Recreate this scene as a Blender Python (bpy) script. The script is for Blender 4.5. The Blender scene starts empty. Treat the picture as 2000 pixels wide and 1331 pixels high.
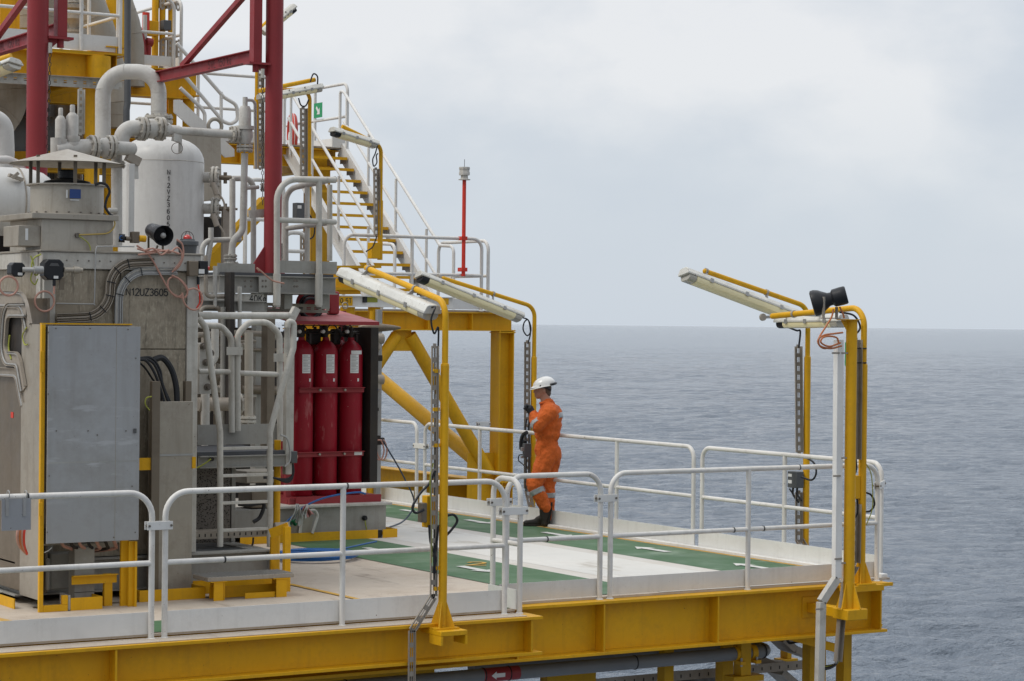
import bpy, bmesh, math, random
from mathutils import Vector as V, Matrix
random.seed(7)
SC = bpy.context.scene
COL = SC.collection
rad = math.radians
# ------------------------------------------------------------------ camera model
FPX = 4420.0; TH = rad(31.9); ROLL = rad(0.59); HC = 2.42
PITCH = math.atan((665.5 - 633.6) / FPX)
F0 = V((math.sin(TH), math.cos(TH), 0)); R0 = V((math.cos(TH), -math.sin(TH), 0)); Z = V((0, 0, 1))
FW = F0 * math.cos(PITCH) - Z * math.sin(PITCH); UW = Z * math.cos(PITCH) + F0 * math.sin(PITCH)
CAM = V((-14.62, -16.65, HC))
def ray(x, y):
    a = x - 1000; b = 665.5 - y; c, s = math.cos(ROLL), math.sin(ROLL)
    return FW * FPX + R0 * (a * c - b * s) + UW * (a * s + b * c)
def A(x, y, u=None, v=None, z=None, d=None):
    """point of the photograph (2000 px wide) on the plane u=, v=, z= or at depth d="""
    r = ray(x, y)
    if z is not None: t = (z - CAM.z) / r.z
    elif u is not None: t = (u - CAM.x) / r.x
    elif v is not None: t = (v - CAM.y) / r.y
    else: t = d / r.dot(F0)
    return CAM + r * t
X = V((1, 0, 0)); Y = V((0, 1, 0))
# ------------------------------------------------------------------ materials
def new_mat(name):
    m = bpy.data.materials.new(name); m.use_nodes = True
    nt = m.node_tree; b = nt.nodes['Principled BSDF']
    return m, nt, b
def N(nt, t, **k):
    n = nt.nodes.new(t)
    for a, b in k.items():
        if a in n.inputs: n.inputs[a].default_value = b
        else: setattr(n, a, b)
    return n
def c4(c): return (c[0], c[1], c[2], 1)
def noise(nt, vec, scale, detail=4, rough=.6, stretch=None):
    if stretch:
        mp = N(nt, 'ShaderNodeMapping'); mp.inputs['Scale'].default_value = stretch
        nt.links.new(vec, mp.inputs['Vector']); vec = mp.outputs['Vector']
    n = N(nt, 'ShaderNodeTexNoise'); n.inputs['Scale'].default_value = scale
    n.inputs['Detail'].default_value = detail; n.inputs['Roughness'].default_value = rough
    nt.links.new(vec, n.inputs['Vector']); return n.outputs['Fac']
def ramp(nt, fac, a, b, ca=(0, 0, 0), cb=(1, 1, 1)):
    r = N(nt, 'ShaderNodeValToRGB'); r.color_ramp.elements[0].position = a; r.color_ramp.elements[1].position = b
    r.color_ramp.elements[0].color = c4(ca); r.color_ramp.elements[1].color = c4(cb)
    nt.links.new(fac, r.inputs['Fac']); return r.outputs['Color']
def mix(nt, fac, a, b):
    m = N(nt, 'ShaderNodeMix', data_type='RGBA')
    if isinstance(fac, float): m.inputs[0].default_value = fac
    else: nt.links.new(fac, m.inputs[0])
    for i, s in ((6, a), (7, b)):
        if isinstance(s, tuple): m.inputs[i].default_value = c4(s)
        else: nt.links.new(s, m.inputs[i])
    return m.outputs[2]
def paint(name, col, rough=.45, dirt=(.16, .13, .10), amt=.35, speck=.0, rust=(.10, .045, .02), streak=.0,
          metal=0., bump=.0, scale=3., coat=0., mottle=None, spec=.3, scuff=None, scol=None):
    """weathered paint: broad tone drift, grime in patches, vertical streaks, small chips"""
    m, nt, b = new_mat(name); L = nt.links
    tc = N(nt, 'ShaderNodeTexCoord').outputs['Object']
    oi = N(nt, 'ShaderNodeObjectInfo')
    ad = N(nt, 'ShaderNodeVectorMath', operation='ADD'); L.new(tc, ad.inputs[0])
    sc = N(nt, 'ShaderNodeVectorMath', operation='SCALE'); sc.inputs[0].default_value = (37, 17, 53); L.new(oi.outputs['Random'], sc.inputs['Scale'])
    L.new(sc.outputs[0], ad.inputs[1]); vec = ad.outputs[0]
    lo = tuple(c * .86 for c in col); hi = tuple(min(1, c * 1.08) for c in col)
    base = mix(nt, ramp(nt, noise(nt, vec, scale * .5, 3), .3, .7), lo, hi)
    if amt > 0:
        d = ramp(nt, noise(nt, vec, scale, 8, .72), .47, .70)
        mm = N(nt, 'ShaderNodeMath', operation='MULTIPLY'); L.new(d, mm.inputs[0]); mm.inputs[1].default_value = amt
        base = mix(nt, mm.outputs[0], base, dirt)
    if streak > 0:
        s = ramp(nt, noise(nt, vec, scale * 4, 5, .6, (1, 1, .09)), .52, .75)
        mm = N(nt, 'ShaderNodeMath', operation='MULTIPLY'); L.new(s, mm.inputs[0]); mm.inputs[1].default_value = streak
        base = mix(nt, mm.outputs[0], base, dirt)
    if scuff:
        s = ramp(nt, noise(nt, vec, 2.6, 6, .6, scuff), .585, .66)
        k = ramp(nt, noise(nt, vec, 1.3, 4, .6), .42, .62)
        mm = N(nt, 'ShaderNodeMath', operation='MULTIPLY'); L.new(s, mm.inputs[0]); L.new(k, mm.inputs[1])
        base = mix(nt, mm.outputs[0], base, scol or dirt)
    if mottle:
        s = ramp(nt, noise(nt, vec, 55, 4, .65, (1, 1, .28)), .5, .64)
        k = ramp(nt, noise(nt, vec, 2.5, 3), .35, .6)
        mm = N(nt, 'ShaderNodeMath', operation='MULTIPLY'); L.new(s, mm.inputs[0]); L.new(k, mm.inputs[1]); base = mix(nt, mm.outputs[0], base, mottle)
    if speck > 0:
        s = ramp(nt, noise(nt, vec, 38, 3, .7), .74 - speck * .1, .76 - speck * .1)
        base = mix(nt, s, base, rust)
    L.new(base, b.inputs['Base Color']); b.inputs['Metallic'].default_value = metal
    rr = N(nt, 'ShaderNodeMapRange'); L.new(noise(nt, vec, scale * 2.2, 5), rr.inputs[0])
    rr.inputs[1].default_value = .3; rr.inputs[2].default_value = .7; rr.inputs[3].default_value = rough - .1; rr.inputs[4].default_value = rough + .15
    L.new(rr.outputs[0], b.inputs['Roughness'])
    b.inputs['Coat Weight'].default_value = coat; b.inputs['Specular IOR Level'].default_value = spec
    if bump > 0:
        bp = N(nt, 'ShaderNodeBump'); bp.inputs['Strength'].default_value = bump; bp.inputs['Distance'].default_value = .01
        L.new(noise(nt, vec, 9, 6, .6), bp.inputs['Height']); L.new(bp.outputs[0], b.inputs['Normal'])
    return m
M = {}
M['white'] = paint('white_paint', (.72, .70, .66), .42, amt=.38, speck=.5, streak=.2, dirt=(.24,.20,.16))
M['whitec'] = paint('white_paint_clean', (.76, .75, .72), .5, amt=.18, speck=.12, streak=.12)
M['grey'] = paint('grey_paint', (.35, .34, .31), .5, amt=.4, speck=.15, streak=.3, dirt=(.13, .11, .085))
M['lgrey'] = paint('light_grey_paint', (.54, .52, .47), .5, amt=.5, speck=.3, streak=.35, dirt=(.16, .125, .09))
M['pipe'] = paint('pipe_grey_paint', (.56, .545, .505), .45, amt=.5, speck=.3, streak=.25, dirt=(.2, .16, .12))
M['vessel'] = paint('vessel_paint', (.62, .61, .58), .4, amt=.25, speck=.08, streak=.25, dirt=(.25, .23, .2))
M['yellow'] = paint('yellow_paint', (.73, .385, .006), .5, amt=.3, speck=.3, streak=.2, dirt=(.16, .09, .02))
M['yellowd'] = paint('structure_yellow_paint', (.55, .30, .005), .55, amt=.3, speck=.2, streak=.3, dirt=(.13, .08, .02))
M['red'] = paint('davit_red_paint', (.29, .035, .04), .45, amt=.25, speck=.15, streak=.15, dirt=(.12, .03, .03))
M['redc'] = paint('cylinder_red_paint', (.28, .006, .018), .42, amt=.25, speck=.18, streak=.1, dirt=(.14, .02, .02), rust=(.5, .4, .36), scuff=(5, 5, 1.2), scol=(.40, .12, .12))
M['redroof'] = paint('faded_red_paint', (.44, .15, .15), .6, amt=.35, speck=.2, dirt=(.2, .06, .05))
M['steel'] = paint('stainless_panel', (.34, .29, .22), .42, amt=.6, streak=.75, metal=.2, dirt=(.11, .09, .065), scale=7, speck=.25, mottle=(.44, .39, .30))
M['steell'] = paint('light_stainless', (.44, .405, .345), .42, amt=.5, streak=.55, metal=.2, dirt=(.24, .20, .155), scale=4, speck=.3)
M['flangem'] = paint('grimy_flange_paint', (.50, .475, .42), .5, amt=.85, speck=.7, streak=.3, dirt=(.17, .135, .10), scale=9)
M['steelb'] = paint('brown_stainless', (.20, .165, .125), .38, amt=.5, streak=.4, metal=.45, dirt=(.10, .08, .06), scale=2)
M['steels'] = paint('dull_steel', (.38, .345, .29), .45, amt=.45, speck=.35, streak=.4, metal=.3, dirt=(.17, .14, .11))
M['door'] = paint('brushed_door_sheet', (.355, .36, .37), .36, amt=.5, streak=.35, metal=.25, dirt=(.22, .205, .18), scale=1.6, speck=.25, scuff=(1, 1, 5), scol=(.44, .445, .46))
M['galv'] = paint('galvanised', (.40, .40, .39), .5, amt=.35, speck=.2, streak=.2, metal=.4)
M['galvd'] = paint('galvanised_dirty', (.38, .335, .28), .55, amt=.5, speck=.5, streak=.3, metal=.25)
M['black'] = paint('black_plastic', (.018, .019, .022), .35, amt=.2, dirt=(.06, .055, .05))
M['dark'] = paint('dark_shadowed_steel', (.035, .03, .027), .6, amt=.4, dirt=(.07, .05, .03))  # near-black for dark parts and for shade put into backs and interiors
M['fitting'] = paint('weathered_fitting_white', (.64, .63, .58), .45, amt=.55, speck=.75, streak=.2, dirt=(.30, .27, .22), scale=6)
M['dgrey'] = paint('dark_grey_paint', (.10, .105, .11), .5, amt=.35, speck=.3, dirt=(.06, .05, .04))
M['lagging'] = paint('pipe_lagging_cloth', (.40, .365, .31), .8, amt=.5, streak=.3, dirt=(.2, .17, .13), bump=.5)
M['pinkcable'] = paint('pink_cable', (.50, .27, .21), .5, amt=.3)
M['orangecable'] = paint('orange_cable', (.52, .17, .06), .5, amt=.3)
M['bluehose'] = paint('blue_hose', (.025, .13, .38), .35, amt=.2)
M['greenwire'] = paint('green_yellow_wire', (.34, .36, .06), .5, amt=.2)
M['redpole'] = paint('bright_red_paint', (.68, .05, .03), .4, amt=.15)
M['grating'] = paint('dark_grating', (.085, .088, .095), .7, amt=.3)
M['rubber'] = paint('rubber', (.02, .018, .016), .7, amt=.4, dirt=(.07, .055, .04))
def plain(name, col, rough=.5, metal=0., coat=0., emit=None, es=0.):
    m, nt, b = new_mat(name)
    b.inputs['Base Color'].default_value = c4(col); b.inputs['Roughness'].default_value = rough
    b.inputs['Metallic'].default_value = metal; b.inputs['Coat Weight'].default_value = coat
    if emit: b.inputs['Emission Color'].default_value = c4(emit); b.inputs['Emission Strength'].default_value = es
    return m
M['ink'] = plain('black_lettering', (.02, .02, .022), .6)
M['inkf'] = plain('faded_dark_lettering', (.10, .02, .02), .6)
M['label'] = plain('white_label', (.72, .72, .70), .5)
M['bluelabel'] = plain('blue_plate', (.02, .06, .22), .4)
M['greensign'] = plain('green_sign', (.01, .28, .10), .5)
M['diffuser'] = plain('yellowed_diffuser', (.92, .82, .50), .3, coat=.5)
M['lens'] = plain('clear_lens_end', (.42, .40, .34), .15, coat=.6)
M['gauge'] = plain('gauge_face', (.6, .6, .57), .3, coat=.5)
M['brass'] = plain('brass', (.45, .32, .10), .35, metal=.7)
M['bolt'] = plain('bolt_steel', (.16, .14, .12), .45, metal=.5)
M['chain'] = plain('chain_steel', (.07, .06, .055), .5, metal=.5)
M['redlamp'] = plain('red_lens', (.6, .03, .02), .2, coat=.6)
# ------------------------------------------------------------------ mesh builder
class MB:
    def __init__(s): s.v = []; s.f = []
    def add(s, vs, fs):
        o = len(s.v); s.v += [V(p) for p in vs]; s.f += [tuple(o + i for i in f) for f in fs]; return s
    def hexa(s, p):  # 8 corners: bottom 4 ccw, top 4 ccw
        return s.add(p, [(3, 2, 1, 0), (4, 5, 6, 7), (0, 1, 5, 4), (1, 2, 6, 5), (2, 3, 7, 6), (3, 0, 4, 7)])
    def box(s, x0, x1, y0, y1, z0, z1):
        return s.hexa([(x0, y0, z0), (x1, y0, z0), (x1, y1, z0), (x0, y1, z0), (x0, y0, z1), (x1, y0, z1), (x1, y1, z1), (x0, y1, z1)])
    def obox(s, c, ax, ay, az):  # half-axis vectors
        c = V(c); q = []
        for k in (-1, 1):
            for i, j in ((-1, -1), (1, -1), (1, 1), (-1, 1)): q.append(c + ax * i + ay * j + az * k)
        return s.hexa(q)
    def bar(s, p, q, w, h, up=Z):
        p = V(p); q = V(q); d = (q - p); sd = d.cross(up).normalized(); u = sd.cross(d).normalized()
        return s.obox((p + q) / 2, d / 2, sd * w / 2, u * h / 2)
    def ring(s, c, a, b, r, n): return [c + a * (math.cos(2 * math.pi * i / n) * r) + b * (math.sin(2 * math.pi * i / n) * r) for i in range(n)]
    def loft(s, rings, closed=False, cap=True):
        n = len(rings[0]); o = len(s.v)
        for r in rings: s.v += r
        m = len(rings)
        for i in range(m if closed else m - 1):
            j = (i + 1) % m
            for k in range(n):
                l = (k + 1) % n; s.f.append((o + i * n + k, o + i * n + l, o + j * n + l, o + j * n + k))
        if cap and not closed:
            s.f.append(tuple(o + k for k in reversed(range(n)))); s.f.append(tuple(o + (m - 1) * n + k for k in range(n)))
        return s
    def frame(s, d):
        d = d.normalized(); a = d.cross(Z)
        if a.length < 1e-3: a = d.cross(X)
        a.normalize(); return d, a, d.cross(a)
    def cyl(s, p, q, r, r2=None, n=16):
        p = V(p); q = V(q); d, a, b = s.frame(q - p); r2 = r if r2 is None else r2
        return s.loft([s.ring(p, a, b, r, n), s.ring(q, a, b, r2, n)])
    def lathe(s, o, axis, prof, n=24, cap=True):
        o = V(o); d, a, b = s.frame(V(axis))
        return s.loft([s.ring(o + d * t, a, b, max(r, 1e-4), n) for t, r in prof], cap=cap)
    def tube(s, pts, r, bend=0., n=12, closed=False, seg=6, cap=True):
        pts = [V(p) for p in pts]; path = []
        if bend > 0 and not closed:
            path.append(pts[0])
            for i in range(1, len(pts) - 1):
                p = pts[i]; a = pts[i - 1] - p; b = pts[i + 1] - p
                ang = a.angle(b); 
                if ang > 3.1: path.append(p); continue
                t = min(bend / math.tan(ang / 2), a.length * .49, b.length * .49)
                rr = t * math.tan(ang / 2); a.normalize(); b.normalize()
                cen = p + (a + b).normalized() * (rr / math.sin(ang / 2)); p0 = p + a * t; p1 = p + b * t
                e0 = p0 - cen; e1 = p1 - cen; om = e0.angle(e1)
                for k in range(seg + 1):
                    tt = k / seg
                    path.append(cen + (e0 * math.sin((1 - tt) * om) + e1 * math.sin(tt * om)) / math.sin(om))
            path.append(pts[-1])
        else: path = pts
        m = len(path); rings = []; d0 = (path[1] - path[0]); _, a, b = s.frame(d0)
        for i in range(m):
            if closed: d = path[(i + 1) % m] - path[i - 1]
            else: d = path[min(i + 1, m - 1)] - path[max(i - 1, 0)]
            d.normalize(); a = (a - d * a.dot(d)).normalized(); b = d.cross(a)
            rings.append(s.ring(path[i], a, b, r, n))
        return s.loft(rings, closed=closed, cap=cap)
    def extr(s, sec, p, q, up=Z):
        p = V(p); q = V(q); d = (q - p).normalized(); sd = d.cross(up).normalized(); u = sd.cross(d)
        return s.loft([[p + sd * a + u * b for a, b in sec], [q + sd * a + u * b for a, b in sec]])
    def ibeam(s, p, q, h, b, tf=.015, tw=.01, up=Z):
        h /= 2; b /= 2; t = tw / 2
        return s.extr([(-b, -h), (b, -h), (b, -h + tf), (t, -h + tf), (t, h - tf), (b, h - tf), (b, h), (-b, h), (-b, h - tf), (-t, h - tf), (-t, -h + tf), (-b, -h + tf)], p, q, up)
    def chan(s, p, q, h, b, t=.008, up=Z):
        h /= 2
        return s.extr([(0, -h), (b, -h), (b, -h + t), (t, -h + t), (t, h - t), (b, h - t), (b, h), (0, h)], p, q, up)
    def plate(s, poly, th):
        poly = [V(p) for p in poly]; th = V(th)
        return s.loft([poly, [p + th for p in poly]])
    def torus(s, c, nrm, R, r, n=8, m=24, a0=0., a1=2 * math.pi):
        d, a, b = s.frame(V(nrm)); c = V(c); full = abs(a1 - a0) > 6.2
        pts = [c + a * math.cos(a0 + (a1 - a0) * i / m) * R + b * math.sin(a0 + (a1 - a0) * i / m) * R for i in range(m if full else m + 1)]
        return s.tube(pts, r, n=n, closed=full)
    def ball(s, c, r, sc=(1, 1, 1), n=16, m=10):
        c = V(c); rings = []
        for i in range(m + 1):
            t = math.pi * i / m; rr = max(math.sin(t), 1e-3) * r
            rings.append([c + V((math.cos(2 * math.pi * k / n) * rr * sc[0], math.sin(2 * math.pi * k / n) * rr * sc[1], -math.cos(t) * r * sc[2])) for k in range(n)])
        return s.loft(rings)
    def flange(s, c, axis, R, t=.03, nb=8, pipe=.6):
        """pair of bolted flanges centred on c"""
        c = V(c); d, a, b = s.frame(V(axis)); g = t * .25
        for k in (-1, 1): s.lathe(c + d * (k * (t / 2 + g)) - d * t / 2, d, [(0, R * .97), (t * .1, R), (t * .9, R), (t, R * .97)], 24)
        s.cyl(c - d * g, c + d * g, R * .75, n=18)
        for i in range(nb):
            w = 2 * math.pi * (i + .5) / nb; o = c + (a * math.cos(w) + b * math.sin(w)) * R * .84
            s.cyl(o - d * t * 1.9, o + d * t * 1.9, R * .075, n=6)
            s.cyl(o - d * t * 1.7, o - d * t * 1.25, R * .12, n=6); s.cyl(o + d * t * 1.25, o + d * t * 1.7, R * .12, n=6)
        return s
    def tray(s, p, q, w, side, depth=.05, t=.004, pitch=.085, slot=.045, e=.17):
        """perforated cable channel from p to q, its slotted face across `side`, flanges back along face normal"""
        p = V(p); q = V(q); d = (q - p); Ln = d.length; d.normalize(); sd = V(side); sd = (sd - d * sd.dot(d)).normalized(); nn = d.cross(sd)
        for k in (-1, 1):
            s.obox((p + q) / 2 + sd * (k * w / 2) + nn * (depth / 2 ), d * Ln / 2, sd * t / 2, nn * depth / 2)
            s.obox((p + q) / 2 + sd * (k * (w * (.48 - e))), d * Ln / 2, sd * w * e, nn * t / 2)
        s.obox((p + q) / 2, d * Ln / 2 * .999, sd * w * .04, nn * t / 2)
        n = max(1, int(Ln / pitch))
        for i in range(n + 1):
            c = p + d * (Ln * i / n); h = (pitch - slot) / 2
            s.obox(c, d * min(h, Ln / n * .4), sd * w * .245, nn * t * .45)
        return s
    def build_each(s, name, mat, parent=None, bevel=0.):
        """one object per separate piece"""
        par = list(range(len(s.v)))
        def fnd(i):
            while par[i] != i: par[i] = par[par[i]]; i = par[i]
            return i
        for f in s.f:
            for i in f[1:]: par[fnd(i)] = fnd(f[0])
        grp = {}
        for f in s.f: grp.setdefault(fnd(f[0]), []).append(f)
        for fs in grp.values():
            ids = sorted({i for f in fs for i in f}); mp = {i: k for k, i in enumerate(ids)}; m = MB(); m.v = [s.v[i] for i in ids]; m.f = [tuple(mp[i] for i in f) for f in fs]; o = m.build(name, mat, parent, bevel)
        return o
    def build(s, name, mat, parent=None, bevel=0., smooth=True, loc=None, ang=38):
        base = V((0, 0, 0))
        if parent is not None: base = wpos(parent)
        if loc is not None: base = base + (V(loc) - base)
        me = bpy.data.meshes.new(name); me.from_pydata([tuple(p - base) for p in s.v], [], s.f); me.update()
        bm = bmesh.new(); bm.from_mesh(me); bmesh.ops.recalc_face_normals(bm, faces=bm.faces); bm.to_mesh(me); bm.free()
        me.materials.append(mat)
        if smooth:
            for p in me.polygons: p.use_smooth = True
            me.set_sharp_from_angle(angle=rad(ang))
        o = bpy.data.objects.new(name, me); COL.objects.link(o)
        if parent is not None:
            o.parent = parent; o.location = base - wpos(parent)
        else: o.location = base
        if bevel > 0:
            b = o.modifiers.new('bevel', 'BEVEL'); b.width = bevel; b.segments = 2; b.limit_method = 'ANGLE'; b.angle_limit = rad(45)
        return o
def wpos(o):
    p = V(o.location)
    while o.parent: o = o.parent; p = p + V(o.location)
    return p
def tag(o, label, cat, group=None):
    o['label'] = label; o['category'] = cat
    if group: o['group'] = group
    return o
def thing(name, label, cat, loc, group=None):
    o = bpy.data.objects.new(name, None); COL.objects.link(o); o.location = V(loc); o.empty_display_size = .2
    return tag(o, label, cat, group)
def struct(o, kind='structure'): o['kind'] = kind; return o
def dup(o, off, label=None, parent=None):
    r = o.copy(); COL.objects.link(r)
    if parent is None: r.location = V(o.location) + V(off)
    else: r.parent = parent
    if label: r['label'] = label
    for ch in list(o.children): dup(ch, (0, 0, 0), None, r)
    return r
def _arc(cx, cy, rx, ry, a0, a1, n=8): return [(cx + rx * math.cos(rad(a0 + (a1 - a0) * i / n)), cy + ry * math.sin(rad(a0 + (a1 - a0) * i / n))) for i in range(n + 1)]
GL = {'N': (.66, [[(.0, 0), (.0, 1), (.6, 0), (.6, 1)]]), '1': (.55, [[(.1, .76), (.36, 1), (.36, 0)]]), '2': (.66, [_arc(.29, .73, .27, .27, 170, -35, 9) + [(.02, 0), (.6, 0)]]),
 'U': (.66, [[(.0, 1), (.0, .3)] + _arc(.29, .29, .29, .29, 180, 360, 8) + [(.58, 1)]]), 'Z': (.62, [[(.02, 1), (.56, 1), (0, 0), (.58, 0)]]), 'V': (.64, [[(0, 1), (.3, 0), (.6, 1)]]),
 '3': (.64, [_arc(.27, .75, .25, .25, 160, -70, 8) + [(.2, .52)] , _arc(.27, .26, .28, .27, 80, -160, 9)]), '6': (.66, [_arc(.29, .31, .28, .30, 0, 360, 14), [(.01, .31)] + _arc(.33, .62, .32, .38, 175, 50, 6)]),
 '0': (.66, [_arc(.29, .5, .28, .5, 0, 360, 18)]), '5': (.64, [[(.52, 1), (.08, 1), (.04, .52)] + _arc(.27, .32, .29, .32, 125, -160, 9)]), 'T': (.6, [[(0, 1), (.58, 1)], [(.29, 1), (.29, 0)]]),
 '.': (.3, [[(.1, 0), (.1, .1)]]), 'S': (.64, [_arc(.28, .75, .26, .25, 30, 250, 9) + _arc(.28, .26, .28, .26, 70, -155, 9)]), 'W': (.85, [[(0, 1), (.2, 0), (.4, .9), (.6, 0), (.8, 1)]]), 'L': (.58, [[(0, 1), (0, 0), (.5, 0)]]),
 'K': (.64, [[(0, 1), (0, 0)], [(.55, 1), (.02, .45)], [(.18, .6), (.58, 0)]]), 'k': (.5, [[(0, 1), (0, 0)], [(.4, .65), (.02, .3)], [(.14, .4), (.42, 0)]]), 'g': (.56, [_arc(.22, .35, .22, .3, 0, 360, 12), [(.44, .65), (.44, -.05)] + _arc(.22, -.05, .22, .2, 0, -150, 6)]),
 ' ': (.35, []), '4': (.64, [[(.42, 0), (.42, 1), (0, .3), (.58, .3)]])}
def text(s, origin, right, up, size, mat, parent, name='lettering', depth=.002, align='LEFT', yscale=1., spacing=1.):
    """stroke lettering: each letter a few flat ribbons"""
    r = V(right).normalized(); u = V(up).normalized(); n = r.cross(u) * depth / 2; h = size * .72; hw = .07; mb = MB(); x = 0; O = V(origin)
    for ch in s:
        w, strokes = GL[ch]
        for k, st in enumerate(strokes):
            m = len(st); A_ = []; B_ = []
            for i, p in enumerate(st):
                a = st[max(0, i - 1)]; b = st[min(m - 1, i + 1)]; d1 = V((p[0] - a[0], p[1] - a[1])); d2 = V((b[0] - p[0], b[1] - p[1]))
                if d1.length < 1e-6: d1 = d2.copy()
                if d2.length < 1e-6: d2 = d1.copy()
                d1.normalize(); d2.normalize(); t = d1 + d2; t = t.normalized() if t.length > .1 else d1; nn = V((-t.y, t.x)); sc = min(1 / max(.35, nn.dot(V((-d1.y, d1.x)))), 2.2)
                A_.append(V((p[0], p[1])) + nn * hw * sc); B_.append(V((p[0], p[1])) - nn * hw * sc)
            W_ = lambda q, z: O + r * ((x + q.x) * h) + u * (q.y * h * yscale) + n * (z + .15 * k)
            mb.loft([[W_(A_[i], 1), W_(B_[i], 1), W_(B_[i], -1), W_(A_[i], -1)] for i in range(m)])
        x += w * spacing + .17
    return mb.build(name, mat, parent, smooth=False)
def spline(pts, n=8):
    """catmull-rom through points"""
    pts = [V(p) for p in pts]; P = [pts[0] * 2 - pts[1]] + pts + [pts[-1] * 2 - pts[-2]]; out = []
    for i in range(1, len(P) - 2):
        a, b, c, d = P[i - 1:i + 3]
        for k in range(n):
            t = k / n; out.append(.5 * ((2 * b) + (c - a) * t + (2 * a - 5 * b + 4 * c - d) * t * t + (3 * b - a - 3 * c + d) * t ** 3))
    out.append(pts[-1]); return out
# ------------------------------------------------------------------ world, sun, camera
W = bpy.data.worlds.new('World'); SC.world = W; W.use_nodes = True
nt = W.node_tree; nt.nodes.clear(); L = nt.links
SUN_AZ = V((-.98, .12, 0)).normalized(); SUN_EL = rad(52)
sky = N(nt, 'ShaderNodeTexSky', sky_type='NISHITA', sun_disc=False, sun_elevation=SUN_EL)
sky.sun_rotation = math.atan2(SUN_AZ.x, SUN_AZ.y)
b1 = N(nt, 'ShaderNodeBackground'); b1.inputs['Strength'].default_value = .10; L.new(sky.outputs[0], b1.inputs[0])
tc = N(nt, 'ShaderNodeTexCoord').outputs['Generated']
sx = N(nt, 'ShaderNodeSeparateXYZ'); L.new(tc, sx.inputs[0])
zc = N(nt, 'ShaderNodeMath', operation='MAXIMUM'); L.new(sx.outputs['Z'], zc.inputs[0]); zc.inputs[1].default_value = 0.
za = N(nt, 'ShaderNodeMath', operation='ADD'); L.new(zc.outputs[0], za.inputs[0]); za.inputs[1].default_value = .10
dv = N(nt, 'ShaderNodeVectorMath', operation='DIVIDE'); L.new(tc, dv.inputs[0])
cb = N(nt, 'ShaderNodeCombineXYZ')
for i in range(3): L.new(za.outputs[0], cb.inputs[i])
L.new(cb.outputs[0], dv.inputs[1])
n1 = noise(nt, tc, 4.2, 3, .5, (1, 1, 1.7)); n2 = noise(nt, tc, 11, 6, .55, (1, 1, 1.8))
ad = N(nt, 'ShaderNodeMath', operation='MULTIPLY_ADD'); L.new(n2, ad.inputs[0]); ad.inputs[1].default_value = .45; L.new(n1, ad.inputs[2])
cc = N(nt, 'ShaderNodeValToRGB'); L.new(ad.outputs[0], cc.inputs['Fac'])
e = cc.color_ramp.elements; e[0].position = .56; e[0].color = (.60, .655, .735, 1); e[1].position = .84; e[1].color = (.86, .87, .89, 1)
x = e.new(.69); x.color = (.68, .725, .785, 1)
# towards the horizon the cloud base is an even blue-grey
hz = N(nt, 'ShaderNodeMapRange'); L.new(sx.outputs['Z'], hz.inputs[0]); hz.inputs[1].default_value = 0.0; hz.inputs[2].default_value = .12
hz.interpolation_type = 'SMOOTHSTEP'
col = mix(nt, hz.outputs[0], (.635, .70, .78), cc.outputs['Color'])
# overhead the overcast is brighter
up_ = N(nt, 'ShaderNodeMapRange'); L.new(sx.outputs['Z'], up_.inputs[0]); up_.inputs[1].default_value = .15; up_.inputs[2].default_value = .9
up_.inputs[3].default_value = 1.; up_.inputs[4].default_value = 1.9
b2 = N(nt, 'ShaderNodeBackground'); L.new(col, b2.inputs[0])
# sky dimmed behind the camera, added to darken the camera-facing sides
vd_ = N(nt, 'ShaderNodeVectorMath', operation='DOT_PRODUCT'); L.new(tc, vd_.inputs[0]); vd_.inputs[1].default_value = (.05, 1, 0)
bk_ = N(nt, 'ShaderNodeMapRange'); L.new(vd_.outputs['Value'], bk_.inputs[0]); bk_.inputs[1].default_value = -.6; bk_.inputs[2].default_value = .45; bk_.inputs[3].default_value = .66; bk_.inputs[4].default_value = 1.
pm_ = N(nt, 'ShaderNodeMath', operation='MULTIPLY'); L.new(up_.outputs[0], pm_.inputs[0]); L.new(bk_.outputs[0], pm_.inputs[1]); L.new(pm_.outputs[0], b2.inputs['Strength'])
ms = N(nt, 'ShaderNodeMixShader'); ms.inputs[0].default_value = .9; L.new(b1.outputs[0], ms.inputs[1]); L.new(b2.outputs[0], ms.inputs[2])
ow = N(nt, 'ShaderNodeOutputWorld'); L.new(ms.outputs[0], ow.inputs[0])
sl = bpy.data.lights.new('sun', 'SUN'); sl.energy = 1.5; sl.angle = rad(22); sl.color = (1, .95, .87)
so = bpy.data.objects.new('sun', sl); COL.objects.link(so)
sd = SUN_AZ * math.cos(SUN_EL) + Z * math.sin(SUN_EL); so.rotation_euler = sd.to_track_quat('Z', 'Y').to_euler(); so.location = (0, 0, 60)
cam = bpy.data.cameras.new('camera'); co = bpy.data.objects.new('camera', cam); COL.objects.link(co); SC.camera = co
cam.sensor_width = 36; cam.lens = FPX / 2000 * 36; cam.clip_start = .5; cam.clip_end = 400000
c_, s_ = math.cos(ROLL), math.sin(ROLL)
rx = R0 * c_ + UW * s_; ry = UW * c_ - R0 * s_
mt = Matrix((rx, ry, -FW)).transposed().to_4x4(); mt.translation = CAM; co.matrix_world = mt
SC.view_settings.view_transform = 'Standard'; SC.view_settings.look = 'None'; SC.view_settings.exposure = 0; SC.view_settings.gamma = 1
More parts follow.
